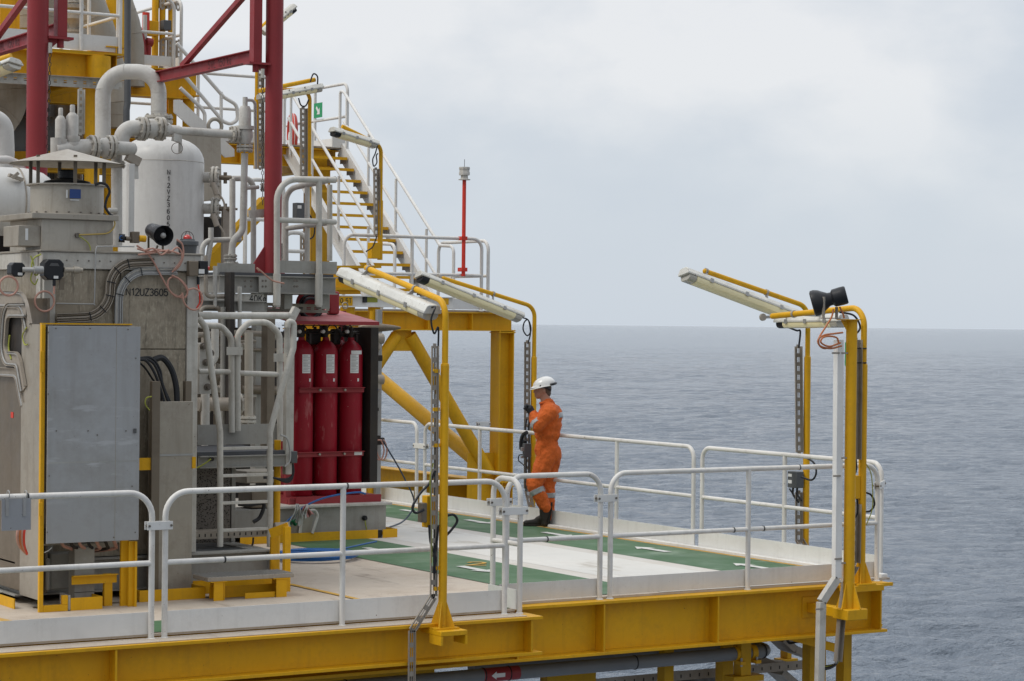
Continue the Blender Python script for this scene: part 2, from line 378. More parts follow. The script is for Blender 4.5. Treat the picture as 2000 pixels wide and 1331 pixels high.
# ------------------------------------------------------------------ sea
def water_mat():
    m, nt, b = new_mat('sea_water'); L = nt.links
    b.inputs['Base Color'].default_value = (.165, .195, .235, 1); b.inputs['Roughness'].default_value = .12; b.inputs['IOR'].default_value = 1.33
    tc = N(nt, 'ShaderNodeTexCoord').outputs['Object']
    mp = N(nt, 'ShaderNodeMapping'); mp.inputs['Rotation'].default_value = (0, 0, TH); L.new(tc, mp.inputs[0]); v = mp.outputs[0]
    hs = []
    for sc, st, w, de in ((.05, (1, 2.6, 1), 5., 2), (.13, (1, 2.6, 1), 1.5, 3), (.33, (1, 2.4, 1), .6, 4), (1.1, (1, 2.4, 1), .5, 4), (3.6, (1, 2.0, 1), .2, 3)):
        h = noise(nt, v, sc, de, .55, st); k = N(nt, 'ShaderNodeMath', operation='MULTIPLY'); L.new(h, k.inputs[0]); k.inputs[1].default_value = w; hs.append(k.outputs[0])
    t = hs[0]
    for h in hs[1:]:
        a = N(nt, 'ShaderNodeMath', operation='ADD'); L.new(t, a.inputs[0]); L.new(h, a.inputs[1]); t = a.outputs[0]
    bp = N(nt, 'ShaderNodeBump'); bp.inputs['Strength'].default_value = 1.; bp.inputs['Distance'].default_value = 1.0; L.new(t, bp.inputs['Height']); L.new(bp.outputs[0], b.inputs['Normal'])
    return m
SEA = -27.
import numpy as np
M['sea'] = water_mat()
mb = MB(); s = 250000.; zb_s = SEA - .9
mb.add([(-s, -s, zb_s), (s, -s, zb_s), (s, s, zb_s), (-s, s, zb_s)], [(0, 1, 2, 3)])
o = mb.build('sea', M['sea'], smooth=False); struct(o)
# wind sea in front of the platform: a displaced sheet, waves summed from many directions
rng = np.random.default_rng(5)
nr, na = 3000, 380
rr = 120. * np.exp(np.linspace(0, math.log(24000 / 120.), nr)); aa = np.linspace(-.42, .42, na)
Rg, Ag = np.meshgrid(rr, aa, indexing='ij')
gx = CAM.x + Rg * np.sin(Ag + TH); gy = CAM.y + Rg * np.cos(Ag + TH); gz = np.zeros_like(gx)
sr_ = Rg * (math.log(200.) / nr); sl_ = Rg * (.84 / na)
for k in range(72):
    lam = .55 * (16 / .55) ** ((k + rng.random()) / 72); th_ = rng.normal(0, .42) + TH + .12; amp = .0175 * lam ** .6 * (0.6 + .8 * rng.random())
    kx, ky = math.sin(th_) * 2 * math.pi / lam, math.cos(th_) * 2 * math.pi / lam; ph_ = rng.random() * 6.28
    kr_ = abs(math.cos(th_ - TH)) * 2 * math.pi / lam; kl_ = abs(math.sin(th_ - TH)) * 2 * math.pi / lam; fade = np.clip(2.6 - np.maximum(kr_ * sr_, kl_ * sl_), 0, 1); a_ = kx * gx + ky * gy + ph_
    gz += amp * fade * (np.sin(a_) + .22 * np.cos(2 * a_))
grp_ = .75 + .35 * np.sin(gx * .031 + 1.3 * np.sin(gy * .017)) * np.sin(gy * .027 + gx * .009)
gz = gz * grp_ + SEA
vs = np.stack([gx, gy, gz], -1).reshape(-1, 3)
ii = (np.arange(nr - 1)[:, None] * na + np.arange(na - 1)[None, :]).ravel(); fs = np.stack([ii, ii + na, ii + na + 1, ii + 1], 1)
me = bpy.data.meshes.new('sea_waves'); me.vertices.add(len(vs)); me.vertices.foreach_set('co', vs.astype(np.float32).ravel()); me.loops.add(fs.size); me.loops.foreach_set('vertex_index', fs.ravel().astype(np.int32)); me.polygons.add(len(fs)); me.polygons.foreach_set('loop_start', np.arange(0, fs.size, 4, dtype=np.int32)); me.polygons.foreach_set('loop_total', np.full(len(fs), 4, dtype=np.int32)); me.update(calc_edges=True)
me.polygons.foreach_set('use_smooth', np.ones(len(fs), dtype=bool)); me.materials.append(M['sea']); me.flip_normals() if me.polygons[0].normal.z < 0 else None
o = bpy.data.objects.new('sea_waves', me); COL.objects.link(o); struct(o)
# ------------------------------------------------------------------ deck and its painted markings
M['deck'] = paint('deck_cream_paint', (.53, .455, .37), .65, amt=.6, speck=.5, streak=.0, dirt=(.28, .21, .15), scale=1.1, bump=.15, scuff=(1, .22, 1), scol=(.24, .19, .145))
M['deckw'] = paint('deck_white_paint', (.66, .645, .60), .65, amt=.2, speck=.1, dirt=(.35, .3, .24), scale=1.0, bump=.15, scuff=(1, .3, 1), scol=(.42, .38, .32))
M['green'] = paint('walkway_green_paint', (.062, .140, .062), .6, amt=.55, speck=.3, dirt=(.14, .19, .12), scale=1.2, bump=.2, scuff=(.35, 1, 1), scol=(.17, .24, .16))
M['liney'] = paint('marking_yellow', (.55, .31, .04), .6, amt=.45, dirt=(.4, .33, .22), scale=5)
M['arrow'] = paint('marking_white', (.62, .62, .58), .6, amt=.3, dirt=(.3, .32, .26), scale=6)
deck = MB().box(-16, .10, .02, 14, -.02, 0.).box(-16, -4.42, -.36, .02, -.02, 0.).build('deck', M['deck'], bevel=0); struct(deck)
def sheet(name, poly, z, mat, parent=deck):
    o = MB().add([(p[0], p[1], z) for p in poly], [tuple(range(len(poly)))]).build(name, mat, parent, smooth=False); return o
def rect(name, u0, u1, v0, v1, z, mat): return sheet(name, [(u0, v0), (u1, v0), (u1, v1), (u0, v1)], z, mat)
M['deckl'] = paint('deck_light_paint', (.60, .57, .52), .65, amt=.4, speck=.35, dirt=(.36, .3, .22), scale=1.3, bump=.15, scuff=(1, .25, 1), scol=(.38, .33, .26))
rect('pale_deck_paint', -2.61, .015, .03, 13.9, .003, M['deckl'])
rect('white_panel', -2.36, -1.26, .9, 7.4, .0045, M['deckw'])
rect('green_walkway', -1.03, -.07, .12, 13, .005, M['green'])
rect('green_walkway', -3.66, -2.60, .12, 8.2, .005, M['green'])
sheet('green_walkway', [(-16, -.33), (-4.45, -.33), (-4.45, .06), (-3.66, .12), (-3.66, .82), (-4.3, .78), (-5.4, .3), (-16, .25)], .006, M['green'])
rect('yellow_line', -.055, .005, .06, 13, .006, M['liney'])
rect('yellow_line', -16, -7.45, .30, .36, .010, M['liney'])
p0 = A(565, 1142, z=0); p1 = A(700, 1172, z=0); dd = (p1 - p0).normalized(); nn = V((-dd.y, dd.x, 0)) * .03
sheet('yellow_line', [p0 - nn, p1 - nn, p1 + nn, p0 + nn], .007, M['liney'])
p0 = A(-60, 1200, z=0); p1 = A(40, 1222, z=0); dd = (p1 - p0).normalized(); nn = V((-dd.y, dd.x, 0)) * .05
sheet('yellow_line', [p0 - nn, p1 - nn, p1 + nn, p0 + nn], .012, M['liney'])
def arrow(c, sgn, ln=.62):
    w = .10; h = ln / 2; y = c.y; x0 = c.x
    pts = [(x0 - w / 2, y - sgn * h), (x0 + w / 2, y - sgn * h), (x0 + w / 2, y + sgn * (h - .2)), (x0 + w * 1.25, y + sgn * (h - .22)), (x0, y + sgn * h), (x0 - w * 1.25, y + sgn * (h - .22)), (x0 - w / 2, y + sgn * (h - .2))]
    if sgn < 0: pts = pts[::-1]
    sheet('arrow', pts, .012, M['arrow'])
for px, py, sg in ((741, 1077, -1), (930, 1114, -1), (936, 1021, -1), (1090, 1046, -1), (1272, 1075, 1), (1468, 1108, 1), (808, 1001, -1)): arrow(A(px, py, z=0), sg)
q = A(914, 1104, z=.013)
text('2', q, V((.85, -.5, 0)), V((.5, .85, 0)), .42, M['liney'], deck, 'bay_number', .001)
# raised edge coaming along the far side
mb = MB().box(.02, .10, .05, 13, 0.0, .035); o = mb.build('deck_coaming', M['whitec'], deck, bevel=.006)
# ------------------------------------------------------------------ edge girders
def girder(name, label, u0, u1, vw, zt, zb, fl, stiff, group='yellow edge girders'):
    t = thing(name, label, 'girder', (u1, vw, zb), group)
    MB().box(u0, u1, vw - .006, vw + .006, zb + .028, zt - .028).build('web', M['yellow'], t)
    MB().box(u0, u1, vw - fl, vw + fl, zt - .027, zt).build('top_flange', M['yellow'], t, bevel=.003)
    MB().box(u0, u1, vw - fl, vw + fl, zb, zb + .027).build('bottom_flange', M['yellow'], t, bevel=.003)
    for s in stiff: MB().box(s - .008, s + .008, vw - fl + .01, vw - .007, zb + .028, zt - .028).build('stiffener', M['yellow'], t)
    return t
g1 = girder('edge_girder', 'long deep yellow edge girder under the right deck edge', -16, -.045, .03, -.021, -.50, .15, [-4.23, -3.33, -2.07, -.12])
g2 = girder('edge_girder', 'shallower yellow girder bolted in front under the left railings', -16, -4.32, -.50, -.035, -.36, .14, [-10.5, -8.13, -4.42], 'yellow edge girders')
MB().box(-16, -4.45, -.60, -.37, -.034, -.028).build('white_edge_strip', M['deck'], g2)
g3 = thing('edge_girder', 'yellow girder along the far right deck side, seen end-on at the corner', 'girder', (.30, 13, -.5), 'yellow edge girders')
MB().ibeam((.0, .19, -.262), (.0, 13, -.262), .478, .32, .027, .012).build('beam', M['yellow'], g3)
MB().box(-.16, -.01, -.155, -.122, -.055, -.022).build('corner_plate', M['yellow'], g3, bevel=.003)
# cross beams hanging below the deck
for i, (u, lab) in enumerate(((-1.15, 'yellow cross beam below the deck nearest the right corner'), (-3.0, 'yellow cross beam below the middle of the deck'), (-4.95, 'yellow cross beam below the deck left of the red pipe band'), (-8.6, 'yellow cross beam below the far left deck'))):
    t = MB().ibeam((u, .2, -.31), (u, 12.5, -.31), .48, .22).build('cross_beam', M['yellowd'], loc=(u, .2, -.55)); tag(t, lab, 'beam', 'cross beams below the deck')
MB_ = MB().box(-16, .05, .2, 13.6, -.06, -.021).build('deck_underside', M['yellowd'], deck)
# ------------------------------------------------------------------ guard rails
GR = 'white tubular guardrail panels'
def rail(label, p0, p1, h=1.10, posts=(), r=.0235, toe=None, toeoff=.03, mids=(.56,), bend=.14, mat='white', group=GR, e0=True, e1=True, clamp=None, name='guardrail', tmat='whitec', toex=(0, 0)):
    p0 = V(p0); p1 = V(p1); t = thing(name, label, 'railing', (p0 + p1) / 2, group); d = (p1 - p0).normalized()
    pth = ([p0] if e0 else []) + [p0 + Z * h, p1 + Z * h] + ([p1] if e1 else [])
    MB().tube(pth, r, bend, n=14, seg=8).build('top_rail', M[mat], t)
    for m in mids: MB().cyl(p0 + Z * m, p1 + Z * m, r * .92, n=14).build('mid_rail', M[mat], t)
    for f in posts:
        if f is None: continue
        c = p0.lerp(p1, f); MB().cyl(c, c + Z * h, r, n=14).build('post', M[mat], t)
    mb = MB()
    for c in ([p0] if e0 else []) + [p0.lerp(p1, f) for f in posts] + ([p1] if e1 else []): mb.lathe(c - Z * .002, Z, [(0, r * 1.5), (.006, r * 1.45), (.012, r)], 14)
    mb.build_each('weld_foot', M[mat], t)
    if toe:
        nrm = V((-d.y, d.x, 0)) * toeoff; a = p0 + nrm + d * toex[0]; b = p1 + nrm - d * toex[1]; zb, zt = toe
        mb = MB(); w = V((-d.y, d.x, 0)) * .003
        mb.hexa([V((q.x, q.y, p0.z + zb)) for q in (a - w, b - w, b + w, a + w)] + [V((q.x, q.y, p0.z + zt)) for q in (a - w, b - w, b + w, a + w)])
        mb.build('toe_board', M[tmat], t)
    if clamp is not None:
        a, b, zz = clamp; a = V(a); b = V(b); dd = (b - a).normalized(); n2 = V((-dd.y, dd.x, 0))
        mb = MB()
        for k in (-1, 1): mb.obox((a + b) / 2 + n2 * k * (r + .004) + Z * zz, dd * ((b - a).length / 2 + .05), n2 * .004, Z * .032)
        cp = mb.build('clamp_plate', M[tmat], t, bevel=.002)
        mb = MB()
        for q in (a - dd * .035, b + dd * .035): mb.cyl(q - n2 * (r + .018) + Z * zz, q + n2 * (r + .018) + Z * zz, .010, n=6)
        mb.build_each('bolt', M['bolt'], cp)
    return t
def uu(x, y, v): return A(x, y, v=v).x
def vv(x, y, u): return A(x, y, u=u).y
vL = -.41; zL = -.033
ua = uu(295, 1240, vL); ub = uu(321, 1240, vL); uc = uu(668, 1215, vL); ud = uu(985, 1190, vL)
rail('white guardrail panel at far left, grey sheet-metal sign hanging on it', (-13.2, vL, zL), (ua, vL, zL), 1.13, (.3,), toe=(.035, .205), mids=(.585,), bend=.19, clamp=((ua, vL, 0), (ub, vL, 0), .84))
rail('long white guardrail panel in front of the ladder, left of the front lamp post', (ub, vL, zL), (ud, vL, zL), 1.13, ((uc - ub) / (ud - ub),), toe=(.035, .205), mids=(.585,), bend=.19, clamp=((ud, vL, 0), (-4.40, vL, 0), .84), toex=(.03, 0))
rail('short white return railing panel turning back at the deck step', (-4.41, vL, zL), (-4.41, .03, zL), 1.13, (), toe=(.035, .205), mids=(.585,), bend=.15, toeoff=.03, toex=(0, -.02), clamp=((-4.41, .03, 0), (-4.29, .03, 0), .88))
u1 = uu(1171, 1165, 0); u2 = uu(1191, 1165, 0); u3 = uu(1460, 1145, 0); u4 = uu(1712, 1130, 0)
rail('short white guardrail panel below the standing worker', (-4.29, 0, -.02), (u1, 0, -.02), 1.12, (), toe=(.03, .185), bend=.16, clamp=((u1, 0, 0), (u2, 0, 0), .88), toex=(-.05, 0))
rail('long white guardrail panel along the near edge ending at the loudspeaker post', (u2, 0, -.02), (u4, 0, -.02), 1.12, ((u3 - u2) / (u4 - u2),), toe=(.03, .185), bend=.16, toex=(.05, 0))
uF = .15
vf = [vv(x_, 900, uF) for x_ in (1722, 1372, 1355, 830, 814)]
vm = [vv(x_, 900, uF) for x_ in (1533, 1205, 937)]
def fr(v, a, b): return (v - a) / (b - a)
rail('white guardrail panel on the far edge running to the right deck corner', (uF, vf[0], 0), (uF, vf[1], 0), 1.10, (fr(vm[0], vf[0], vf[1]),), toe=(.03, .20), mids=(.56,), toeoff=.04, clamp=((uF, vf[0], 0), (u4, 0, 0), .90), bend=.13)
rail('long white guardrail panel on the far edge that the worker leans against', (uF, vf[2], 0), (uF, vf[3], 0), 1.10, (fr(vm[1], vf[2], vf[3]), fr(vm[2], vf[2], vf[3])), toe=(.03, .20), mids=(.56,), toeoff=.04, bend=.13, toex=(-.08, -.06))
rail('white guardrail panel on the far edge behind the red gas cylinders', (uF, vf[4], 0), (uF, 13.2, 0), 1.10, (.5,), toe=(.03, .20), mids=(.56,), toeoff=.04, clamp=((uF, vf[4], 0), (uF, vf[3], 0), .80), bend=.13)
# ------------------------------------------------------------------ lamp posts
LG = 'yellow lamp posts with fluorescent fittings'
def fixture(t, a, b, arm0, up, wid=.165):
    """fluorescent fitting whose axis runs a->b (tip first), `up` is its back direction"""
    a = V(a); b = V(b); d = (b - a).normalized(); up = V(up); up = (up - d * up.dot(d)).normalized(); w = wid / 2
    hs = [(-w, -.002), (w, -.002), (w, .018), (w * .92, .024), (w * .74, .058), (w * .48, .070), (-w * .48, .070), (-w * .74, .058), (-w * .92, .024), (-w, .018)]
    f = MB().extr(hs, a, b, up).build('light_fitting', M['fitting'], t, bevel=.004)
    ds = [(w * .9, -.003), (w * .88, -.03), (w * .72, -.052), (w * .4, -.062), (-w * .4, -.062), (-w * .72, -.052), (-w * .88, -.03), (-w * .9, -.003)]
    MB().extr(ds, a + d * .13, b - d * .13, up).build('diffuser', M['diffuser'], f)
    MB().extr(ds, a + d * .03, a + d * .129, up).build('end_cap', M['black'] if arm0 == 'black' else M['lens'], f, bevel=.006)
    MB().extr(ds, b - d * .129, b - d * .03, up).build('end_cap', M['lens'], f, bevel=.006)
    sd = d.cross(up).normalized(); mb = MB()
    for k in (.2, .5, .8):
        c = a.lerp(b, k)
        for q in (-1, 1): mb.obox(c + sd * q * (w + .003) + up * .006, d * .02, sd * .004, up * .022)
    mb.build_each('latch', M['galv'], f)
    mb = MB(); ll = (b - a).length
    for k in range(9):
        c = a.lerp(b, .1 + .8 * k / 8); mb.obox(c + sd * (-w - .0015) - up * .010, d * .012, sd * .0015, up * .006)
    for k in (.3, .55):
        c = a.lerp(b, k) - sd * w * .80 + up * .05; mb.cyl(c, c - sd * .014 + up * .006, .010, n=8)
    mb.build('fitting_detail', M['bolt'], f)
    return f
def clampring(t, c, d, r):
    MB().lathe(V(c) - d.normalized() * .012, d, [(0, r + .003), (0, r + .008), (.024, r + .008), (.024, r + .003)], 16).build('pipe_clamp', M['steels'], t)
def lamp(label, base, top, tip, r=.035, r2=.026, zs=2.05, fit=None, tray=None, box=None, gus=True, up=Z, cap0='black', loop=None, bendr=.16):
    base = V(base); top = V(top); tip = V(tip)
    t = thing('lamp_post', label, 'lamp', base, LG)
    MB().cyl(base, V((base.x, base.y, zs)), r, n=18).build('pole', M['yellow'], t)
    MB().lathe((base.x, base.y, zs), Z, [(0, r), (.015, r * .95), (.02, r2)], 18).tube([V((base.x, base.y, zs)), top, tip], r2, bendr, n=16, seg=10).build('arm', M['yellow'], t)
    mb = MB().ball(tip, r2 * .98); mb.build('arm_cap', M['yellow'], t)
    if gus:
        mb = MB().box(base.x - .11, base.x + .11, base.y - .09, base.y + .09, base.z - .014, base.z)
        for a_ in (0, 90, 180, 270):
            dx = V((math.cos(rad(a_ + 45)), math.sin(rad(a_ + 45)), 0)); n_ = V((-dx.y, dx.x, 0)) * .004
            mb.plate([base + dx * .03 - n_, base + dx * .105 - n_, base + dx * .03 + Z * .22 - n_], n_ * 2)
        mb.build('base_plate', M['yellow'], t)
    if fit:
        a, b = fit; fx = fixture(t, a, b, cap0, up)
        d = (V(tip) - top)
        for k in (.2, .72):
            c = V(a).lerp(V(b), k); dd = (V(b) - V(a)).normalized(); q = top + (tip - top).normalized() * ((c - top).dot((tip - top).normalized()))
            clampring(t, q, d, r2)
            MB().bar(c + V(up).normalized() * .06, q, .03, .012, dd).build('hanger', M['galv'], t)
    return t
def cable(t, pts, r=.008, mat='black', name='cable', n=8): return MB().tube(spline(pts), r, n=n).build(name, M[mat], t)
# a: front lamp post, arm rises away over the deck
ax, ay = -5.31, -.66; top = A(862, 590, v=ay); top = V((ax, ay, top.z)); tip = A(716, 524, u=ax)
la = lamp('front yellow lamp post by the near railing, white-backed fitting rising to the left', (ax, ay, -.06), top, tip, zs=A(862, 715, v=ay).z,
          fit=(A(672, 538, u=ax - .07), A(845, 613, u=ax - .07)), up=V((0, -.3, 1)))
a_ = A(840, 600, u=ax - .07)
q = [A(x_, y_, v=ay) for x_, y_ in ((850, 600), (842, 625), (848, 652), (856, 640), (856, 678))]
cable(la, [A(838, 604, u=ax - .07)] + q, .008)
trx = [A(849, 676, v=ay), A(846, 1165, v=ay), A(804, 1232, v=ay), A(803, 1345, v=ay)]
for i in range(3): MB().tray(trx[i], trx[i + 1], .062, X, .016, pitch=.11, slot=.07, e=.11).build('cable_tray', M['galvd'], la)
cable(la, [A(849, 676, v=ay + .03), A(849, 900, v=ay + .03), A(848, 1150, v=ay + .03)], .008)
mb = MB().box(ax - .11, ax + .14, -.83, -.50, -.115, -.075); mb.build('support_bracket', M['yellow'], la, bevel=.004)
MB().box(ax - .11, ax - .09, -.83, -.64, -.19, -.116).box(ax + .12, ax + .14, -.83, -.64, -.19, -.116).build_each('bracket_flange', M['yellow'], la)
c = A(846, 1000, v=ay); jb = MB().box(c.x - .05, c.x + .045, ay + .02, ay + .10, c.z - .13, c.z + .13).build('junction_box', M['yellow'], la, bevel=.006)
c = A(829, 1002, v=ay); MB().box(c.x - .025, c.x + .025, ay + .0, ay + .07, c.z - .08, c.z + .08).build('junction_box', M['steelb'], la, bevel=.006)
cable(la, [A(x_, y_, v=ay) for x_, y_ in ((828, 996), (812, 1002), (806, 990), (820, 965), (838, 945), (850, 920))], .011)
cable(la, [A(x_, y_, v=ay) for x_, y_ in ((870, 1008), (886, 1006), (893, 1018), (882, 1035), (868, 1050))], .011)
cable(la, [A(x_, y_, v=ay) for x_, y_ in ((838, 1026), (841, 1060), (850, 1090), (846, 1120))], .010)
cable(la, [A(x_, y_, v=ay - .01) for x_, y_ in ((856, 1026), (853, 1060), (848, 1090), (850, 1120))], .010)
cable(la, [A(x_, y_, v=ay - .01) for x_, y_ in ((846, 905), (840, 940), (843, 1030), (843, 1100))], .005, 'greenwire')
for yy in (725, 800, 870, 1110, 1150): 
    c = A(858, yy, v=ay); MB().box(c.x - .05, c.x, ay - .01, ay + .02, c.z - .015, c.z + .015).build('tray_bracket', M['yellow'], la)
# b, c: lamp posts beyond the far rail, arms rise towards the deck
def far_lamp(label, px, py_top, tipx, tipy, fx, v0, tray, u=.42, zb=-.25, pz=2.0, up=Z + F0 * .32):
    base = A(px, 900, u=u); v = base.y; top = A(px, py_top, u=u); tip = A(tipx, tipy, v=v)
    # keep the arm in the plane v=const
    t = lamp(label, (u, v, zb), (u, v, top.z), (tip.x, v, tip.z), fit=(A(fx[0], fx[1], v=v - .06), A(fx[2], fx[3], v=v - .06)), up=up, gus=True, zs=pz, cap0=v0)
    for (x0, y0, x1, y1) in tray: MB().tray(A(x0, y0, u=u - .06), A(x1, y1, u=u - .06), .075, R0, .05).build('cable_tray', M['galvd'], t)
    return t, v
lb, vb = far_lamp('yellow lamp post rising behind the worker, its lit-looking fitting pointing left', 1041, 600, 866, 544, (816, 540, 1018, 622), 'black', [(1030, 668, 1029, 955), (1030, 958, 1042, 1010)], pz=A(1041, 700, u=.42).z)
cable(lb, [A(x_, y_, v=vb) for x_, y_ in ((1018, 620), (1032, 626), (1037, 645), (1030, 656), (1022, 645), (1024, 630), (1032, 626), (1036, 650), (1031, 672))], .009)
lc, vc = far_lamp('lamp post at the far edge whose long fitting rises left across the sky', 1575, 600, 1377, 530, (1334, 536, 1560, 622), 'lens', [(1559, 677, 1561, 884), (1560, 962, 1560, 1058), (1561, 1058, 1578, 1085)], pz=A(1575, 700, u=.42).z)
cable(lc, [A(x_, y_, v=vc) for x_, y_ in ((1540, 640), (1556, 646), (1563, 648), (1560, 680))], .010)
c = A(1554, 937, u=.32); jb = MB().box(c.x - .05, c.x + .05, c.y - .075, c.y + .075, c.z - .085, c.z + .085).build('junction_box', M['dgrey'], lc, bevel=.008)
MB().box(c.x - .053, c.x - .0505, c.y - .0, c.y + .06, c.z + .03, c.z + .06).box(c.x - .053, c.x - .0505, c.y - .0, c.y + .06, c.z - .04, c.z - .005).build('label_plate', M['label'], jb)
cable(lc, [A(x_, y_, u=.30) for x_, y_ in ((1565, 932), (1585, 938), (1594, 925), (1590, 905), (1572, 893))], .010)
for dx_ in (0, 8): cable(lc, [A(x_ + dx_, y_, u=.32) for x_, y_ in ((1549, 953), (1549, 966), (1557, 978))], .011)
cable(lc, [A(x_, y_, u=.32) for x_, y_ in ((1542, 955), (1552, 970), (1560, 982))], .009)
# d: corner lamp post, fitting nearly level along the edge
vd = -.19
tpd = A(1688, 600, v=vd); tip = A(1509, 618, d=(A(1688, 600, v=vd) - CAM).dot(F0) + 1.2)
ld = lamp('corner lamp post at the right, level fitting with a green strip beside the loudspeaker', (tpd.x, vd, .0), (tpd.x, vd, tpd.z), tip, r=.038, r2=.029, zs=A(1688, 715, v=vd).z,
          fit=(A(1522, 630, d=23.15), A(1648, 628, d=22.35)), up=Z, bendr=.17)
a = A(1660, 1140, v=-.28); b = A(1727, 1160, v=-.28); MB().box(a.x, b.x, -.28, -.125, -.075, -.0155).build('support_bracket', M['yellow'], ld, bevel=.004)
MB().bar(A(1545, 639, d=23.75), A(1625, 638, d=22.85), .06, .012).build('exit_strip', M['greensign'], ld)
for (x0, y0, x1, y1) in ((1672, 664, 1670, 898), (1670, 985, 1668, 1100), (1667, 1103, 1645, 1142)):
    MB().tray(A(x0, y0, v=vd), A(x1, y1, v=vd), .075, X, .05).build('cable_tray', M['galvd'], ld)
c = A(1670, 952, v=vd); MB().box(c.x - .04, c.x + .05, vd - .02, vd + .1, c.z - .11, c.z + .11).build('junction_box', M['yellow'], ld, bevel=.006)
cable(ld, [A(x_, y_, v=vd) for x_, y_ in ((1640, 610), (1668, 617), (1680, 640), (1668, 655), (1662, 650))], .010)
cable(ld, [A(x_, y_, v=vd) for x_, y_ in ((1690, 962), (1702, 968), (1708, 985), (1700, 998), (1690, 1000))], .010)
cable(ld, [A(x_, y_, v=vd - .02) for x_, y_ in ((1690, 903), (1702, 930), (1704, 990), (1692, 1026))], .005, 'greenwire')
for x0 in (1664, 1674): cable(ld, [A(x_, y_, v=vd) for x_, y_ in ((x0, 974), (x0 + 1, 1000), (1669, 1012))], .010)
cable(ld, [A(x_, y_, v=vd - .01) for x_, y_ in ((1672, 898), (1672, 920), (1662, 940))], .009)
for yy in (681, 709):
    c = A(1680, yy, v=vd); MB().box(c.x - .10, c.x + .05, vd - .036, vd - .028, c.z - .006, c.z + .006).build('cable_strap', M['black'], ld)
MB().obox(A(1659, 692, v=vd - .02), X * .005, Y * .06, Z * .11).build('sign_plate', M['greensign'], ld)
# ------------------------------------------------------------------ loudspeaker post, white duct
vp = -.52; bp_ = A(1658, 1188, v=vp); tp_ = A(1663, 624, v=vp)
sp = thing('loudspeaker_post', 'thick yellow post outside the right railing carrying the black horn', 'post', (bp_.x, vp, bp_.z))
px_ = (bp_.x + tp_.x) / 2
MB().cyl((px_, vp, bp_.z), (px_, vp, tp_.z - .008), .052, n=24).build('pole', M['yellow'], sp)
MB().box(px_ - .14, px_ + .07, vp - .07, vp + .05, tp_.z - .008, tp_.z).build('top_plate', M['yellow'], sp)
MB().plate([(px_ - .05, vp - .004, tp_.z - .009), (px_ - .13, vp - .004, tp_.z - .009), (px_ - .05, vp - .004, tp_.z - .12)], (0, .008, 0)).build('gusset', M['yellow'], sp)
mb = MB()
for a_ in (0, 90, 180, 270):
    dx = V((math.cos(rad(a_ + 20)), math.sin(rad(a_ + 20)), 0)); n_ = V((-dx.y, dx.x, 0)) * .005; b_ = V((px_, vp, bp_.z))
    mb.plate([b_ + dx * .045 - n_, b_ + dx * .13 - n_, b_ + dx * .045 + Z * .26 - n_], n_ * 2)
mb.build_each('base_gusset', M['yellow'], sp)
MB().box(px_ - .11, px_ + .13, vp - .12, vp + .10, bp_.z - .10, bp_.z).build('base_box', M['yellow'], sp, bevel=.008)
w0 = A(1572, 1186, v=.02)
MB().box(px_ - .055, px_ + .045, vp + .101, .012, bp_.z - .097, bp_.z - .004).build('bracket_arm', M['yellow'], sp, bevel=.006)
MB().box(px_ - .11, px_ + .10, .0125, .023, bp_.z - .15, bp_.z + .05).build('doubler_plate', M['yellow'], sp, bevel=.006)
for yy in (690, 895, 1100):
    c = A(1645, yy, v=vp); MB().box(c.x - .02, px_ - .045, vp - .012, vp + .0, c.z - .008, c.z + .008).build('duct_strap', M['galvd'], sp)
# horn
hc = A(1618, 587, v=vp)
hs_ = thing('horn_loudspeaker', 'black double horn loudspeaker on top of the thick yellow post', 'loudspeaker', hc - Z * .17)
hd = (A(1646, 577, v=vp - .05) - A(1590, 592, v=vp + .12)).normalized()
MB().lathe(A(1590, 593, v=vp + .10), hd, [(-.02, .10), (-.01, .12), (.02, .122), (.06, .11), (.10, .085), (.14, .062), (.17, .06)], 28).lathe(A(1590, 593, v=vp + .10) + hd * .165, hd, [(0, .058), (.02, .082), (.09, .085), (.13, .084), (.142, .076), (.143, .06), (.10, .03)], 28).build('horn', M['black'], hs_)
MB().bar(A(1609, 580, v=vp - .02), A(1608, 623, v=vp - .02), .02, .02, Y).bar(A(1634, 600, v=vp - .02), A(1634, 624, v=vp - .02), .02, .02, Y).bar(A(1605, 622, v=vp - .02), A(1640, 622, v=vp - .02), .03, .01).build('bracket', M['galvd'], hs_)
for k, pts in enumerate(([(1628, 604), (1624, 620), (1612, 640), (1600, 660), (1600, 674), (1612, 681), (1636, 672)], [(1640, 600), (1646, 612), (1649, 622)],
                         [(1644, 676), (1622, 681), (1602, 676), (1598, 664), (1610, 655), (1630, 652), (1646, 650)], [(1642, 670), (1620, 677), (1604, 670), (1606, 661), (1618, 657), (1634, 660), (1638, 670)])):
    cable(hs_, [A(x_, y_, v=vp - .05 - .01 * k) for x_, y_ in pts], .0085, 'orangecable')
